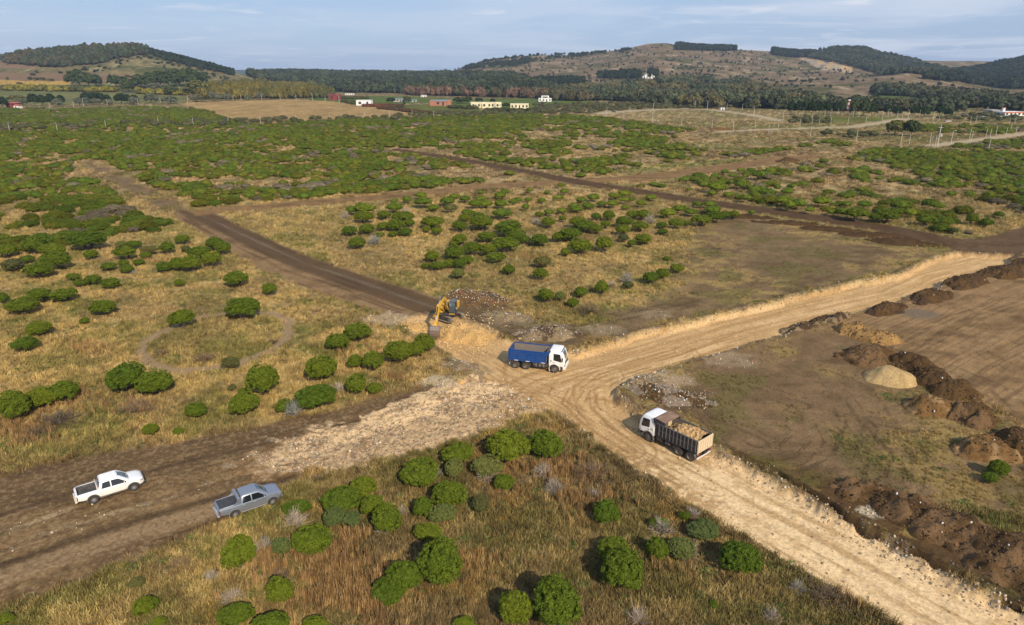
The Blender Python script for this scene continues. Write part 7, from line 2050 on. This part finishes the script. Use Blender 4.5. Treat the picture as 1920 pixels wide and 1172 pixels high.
trees(500, 60, 3, [(1135,392,40,24,'t'),(1195,395,36,22,'t'),(1270,400,30,22,'c'),(1345,425,40,22,'t'),(1100,402,60,30,'t'),(1070,398,40,26,'t'),(1030,410,34,18,'o'),(700,395,44,22,'t'),(790,395,40,30,'o'),(1430,345,40,30,'t')], 'garden tree near the cream and brick houses', 'garden trees around the far houses')
trees(1420, 60, 3.84, [(500,600,60,90,'c'),(440,600,60,85,'c'),(390,600,60,90,'c'),(345,598,45,100,'t'),(290,598,60,88,'c'),(240,596,60,84,'c'),(560,600,50,84,'c'),(600,600,50,95,'t'),(700,604,60,95,'t'),(760,606,70,95,'t'),(820,606,60,80,'t'),(930,600,50,70,'c'),(1000,606,60,60,'c'),(1130,606,55,66,'c'),(1200,608,60,60,'t'),(1310,608,60,70,'c'),(1370,610,55,50,'c')], 'dark tree in the belt behind the far street lamps', 'dark trees behind the far street lamps')

# ------------------------------------------------------------------ woods
CONIF = [crown_mesh(110 + i, 14, 90, .30, clump=(.34, .5), irr=.15, cone=.35) for i in range(4)]
BROAD = [crown_mesh(120 + i, 14, 100, .30, clump=(.36, .55), irr=.28) for i in range(4)]
def wood(name, polys, y0, y1, n, Hh, Wd, col, label, protos=BROAD, var=.3, noise=None, mixcol=None, jit=5.0):
    PX = []; PY_ = []
    allP = []
    for poly in polys:
        P = np.array(poly); a, b = P[:, 0].min(), P[:, 0].max()
        px = rng.uniform(a, b, n); Y = np.sqrt(rng.uniform(y0 ** 2, y1 ** 2, n)); X = (px - 960) / 1350 * Y
        Z = terr(X, Y, False); qx, qy = project(X, Y, Z)
        k = inpoly_px(poly, qx + rng.normal(size=n) * jit, qy + rng.normal(size=n) * min(.9, jit * .3))
        if noise is not None: k &= fbm(X / 40, Y / 60, 3, 700) > noise
        # thin out where trees would sit inside each other
        X, Y, Z = X[k], Y[k], Z[k]
        cell = np.round(X / (Wd * .62)).astype(int) * 100003 + np.round(Y / (Wd * .75)).astype(int)
        _, ui = np.unique(cell, return_index=True)
        allP.append(np.stack([X[ui], Y[ui], Z[ui]], 1))
    P = np.concatenate(allP); m = len(P)
    s = rng.uniform(.7, 1.2, m) * (.85 + .3 * fbm(P[:, 0] / 60, P[:, 1] / 60, 2, 701))
    T = np.array(col)[None, :] * rng.uniform(1 - var, 1 + var, m)[:, None]
    if mixcol is not None:
        g = sstep(.50, .66, fbm(P[:, 0] / 30, P[:, 1] / 90, 3, 702)) + (rng.random(m) < .05)
        T = mixc(T, np.array(mixcol), np.clip(g, 0, 1) * .8)
    P[:, 2] += Hh * s * .48
    scatter(name, protos, P, rng.uniform(0, 6.28, m), np.stack([Wd / 2 * s, Wd / 2 * s, Hh * .52 * s], 1), T, M_LEAF_A, label)
    return m
EUC = (.062, .075, .040); PINE = (.026, .038, .020)
cnt = []
cnt.append(wood('hill_wood', [[(15, 113), (60, 103), (130, 98), (190, 93), (265, 90), (285, 99), (230, 108), (195, 112), (190, 119), (140, 123), (90, 126), (50, 122), (15, 118)]], 1150, 1720, 9000, 13, 10, EUC, 'grey green wood covering the left side of the left hill', mixcol=(.12, .09, .05)))
cnt.append(wood('ridge_wood', [[(265, 88), (300, 94), (340, 105), (390, 119), (440, 134), (440, 141), (380, 129), (320, 113), (270, 98)]], 1450, 1720, 5000, 9, 8, PINE, 'dark tree line down the right ridge of the left hill', CONIF))
cnt.append(wood('poplar_grove', [[(365, 186), (622, 183), (600, 172), (560, 164), (480, 162), (400, 170)]], 850, 1500, 9000, 13, 6.5, (.15, .125, .030), 'golden olive poplar grove below the left hill', mixcol=(.085, .10, .035)))
cnt.append(wood('plain_wood', [[(470, 143), (540, 139), (640, 140), (700, 142), (850, 143), (960, 146), (1000, 165), (1040, 176), (960, 180), (860, 179), (800, 176), (640, 172), (600, 164), (500, 152)]], 1150, 2550, 42000, 15, 13, EUC, 'broad grey green wood on the plain left of the rocky hill', mixcol=(.030, .042, .022), noise=.30))
cnt.append(wood('autumn_wood', [[(760, 172), (830, 168), (860, 176), (1000, 180), (1100, 186), (1090, 192), (1000, 184), (870, 180), (765, 178)]], 1000, 1500, 6000, 12, 8, (.15, .095, .065), 'belt of leafless reddish brown trees along the meadow', mixcol=(.08, .085, .04)))
cnt.append(wood('right_wood', [[(990, 180), (1110, 188), (1150, 190), (1300, 199), (1440, 208), (1560, 212), (1580, 200), (1500, 186), (1450, 178), (1400, 160), (1320, 153), (1250, 152), (1200, 158), (1120, 165), (1050, 172), (1000, 174)]], 720, 2000, 36000, 11, 11, (.075, .088, .045), 'mixed grey green wood at the foot of the rocky hill', mixcol=(.15, .125, .055), noise=.47))
cnt.append(wood('dark_plantation', [[(1000, 162), (1095, 164), (1095, 154), (1000, 157)], [(1118, 147), (1200, 147), (1198, 141), (1140, 143)], [(1215, 146), (1232, 145), (1232, 141), (1218, 141)]], 1200, 2600, 9000, 13, 9, PINE, 'dark pine plantations on the lower slope of the rocky hill', CONIF))
cnt.append(wood('right_belt', [[(1560, 214), (1800, 216), (1860, 213), (1930, 212), (1930, 190), (1850, 184), (1780, 178), (1700, 173), (1640, 172), (1650, 178), (1740, 188), (1800, 200), (1700, 205), (1580, 203)]], 700, 1900, 22000, 10, 10, (.055, .068, .036), 'dark belt of trees on the plain at the right', mixcol=(.10, .095, .045), noise=.40))
cnt.append(wood('crest_trees', [[(862, 130), (915, 113), (1000, 105), (1100, 100), (1180, 91), (1180, 97), (1000, 114), (985, 122), (940, 128), (900, 134)]], 1900, 2720, 3500, 8, 8, PINE, 'loose dark trees along the left crest of the rocky hill', CONIF, noise=.53))
cnt.append(wood('summit_wood', [[(1262, 86), (1375, 90), (1375, 95), (1262, 93)], [(1440, 95), (1500, 100), (1540, 102), (1500, 108), (1440, 101)]], 1900, 2760, 16000, 14, 11, PINE, 'dark tree groups on the crest of the rocky hill', CONIF))
cnt.append(wood('slope_wood', [[(1500, 103), (1545, 98), (1570, 93), (1625, 95), (1650, 104), (1700, 113), (1740, 128), (1800, 139), (1700, 150), (1650, 140), (1600, 124), (1540, 112)]], 1500, 2760, 16000, 13, 11, (.045, .060, .032), 'dark wood draped over the right hand hill beside the quarry', mixcol=(.085, .09, .05), noise=.36))
cnt.append(wood('east_wood', [[(1690, 158), (1750, 146), (1800, 136), (1850, 126), (1930, 110), (2000, 100), (2000, 175), (1930, 170), (1870, 164), (1800, 153), (1720, 150)]], 1400, 2200, 16000, 13, 11, (.028, .042, .024), 'dark wooded hill at the far right edge', mixcol=(.05, .06, .035)))
cnt.append(wood('hill_scrub', [[(840, 134), (960, 104), (1180, 92), (1250, 85), (1440, 100), (1500, 118), (1700, 150), (1900, 180), (1500, 165), (1300, 160), (1050, 160), (900, 150)]], 1200, 2750, 2600, 5, 5.5, (.05, .058, .035), 'scattered dark bushes dotting the rocky hillside', CONIF, noise=.47))
cnt.append(wood('hill_scrub', [[(235, 98), (300, 108), (430, 140), (430, 155), (240, 150), (30, 140), (200, 122)]], 1100, 1700, 700, 4, 6, (.05, .06, .03), 'low bushes dotting the bare face of the left hill', noise=.45))
cnt.append(wood('yellow_hedge', [[(0, 166), (60, 166), (220, 170), (220, 173), (60, 171), (0, 170)], [(255, 172), (350, 175), (350, 179), (255, 176)]], 900, 1600, 9000, 6, 7, (.22, .19, .03), 'yellow green hedge between the fields below the left hill', mixcol=(.06, .075, .03), jit=.8))
cnt.append(wood('red_hedge', [[(678, 196), (755, 198), (755, 201), (678, 200)], [(705, 201), (745, 204), (822, 215), (822, 219), (745, 208), (705, 204)]], 650, 1000, 14000, 1.8, 3.2, (.17, .065, .035), 'reddish brown hedges around the green meadow', jit=.5, mixcol=(.08, .07, .035)))
cnt.append(wood('field_edge_bushes', [[(640, 190), (680, 193), (700, 195), (660, 196)], [(840, 202), (1010, 206), (1010, 210), (870, 210)], [(755, 196), (800, 198), (800, 200), (755, 199)], [(620, 182), (760, 183), (760, 185), (620, 186)]], 650, 1100, 9000, 3, 4, (.07, .08, .032), 'bushes along the edges of the far meadow', mixcol=(.11, .10, .04), noise=.52, jit=.6))

# ------------------------------------------------------------------ air
bm = bmesh.new(); bmesh.ops.create_cube(bm, size=1)
me = bpy.data.meshes.new('haze'); bm.to_mesh(me); bm.free()
hz = link(bpy.data.objects.new('haze', me)); hz.scale = (66000, 12400, 200); hz.location = (0, 6100, 88)
hm = bpy.data.materials.new('haze'); hm.use_nodes = True; hm.node_tree.nodes.clear()
ho = hm.node_tree.nodes.new('ShaderNodeOutputMaterial'); hv = hm.node_tree.nodes.new('ShaderNodeVolumePrincipled')
hv.inputs['Color'].default_value = (.58, .74, 1.0, 1); hv.inputs['Density'].default_value = .000062; hv.inputs['Anisotropy'].default_value = 0.0
hm.node_tree.links.new(hv.outputs[0], ho.inputs['Volume']); me.materials.append(hm)
tag(hz, 'thin blue air between the camera and the hills', None, None, 'stuff')
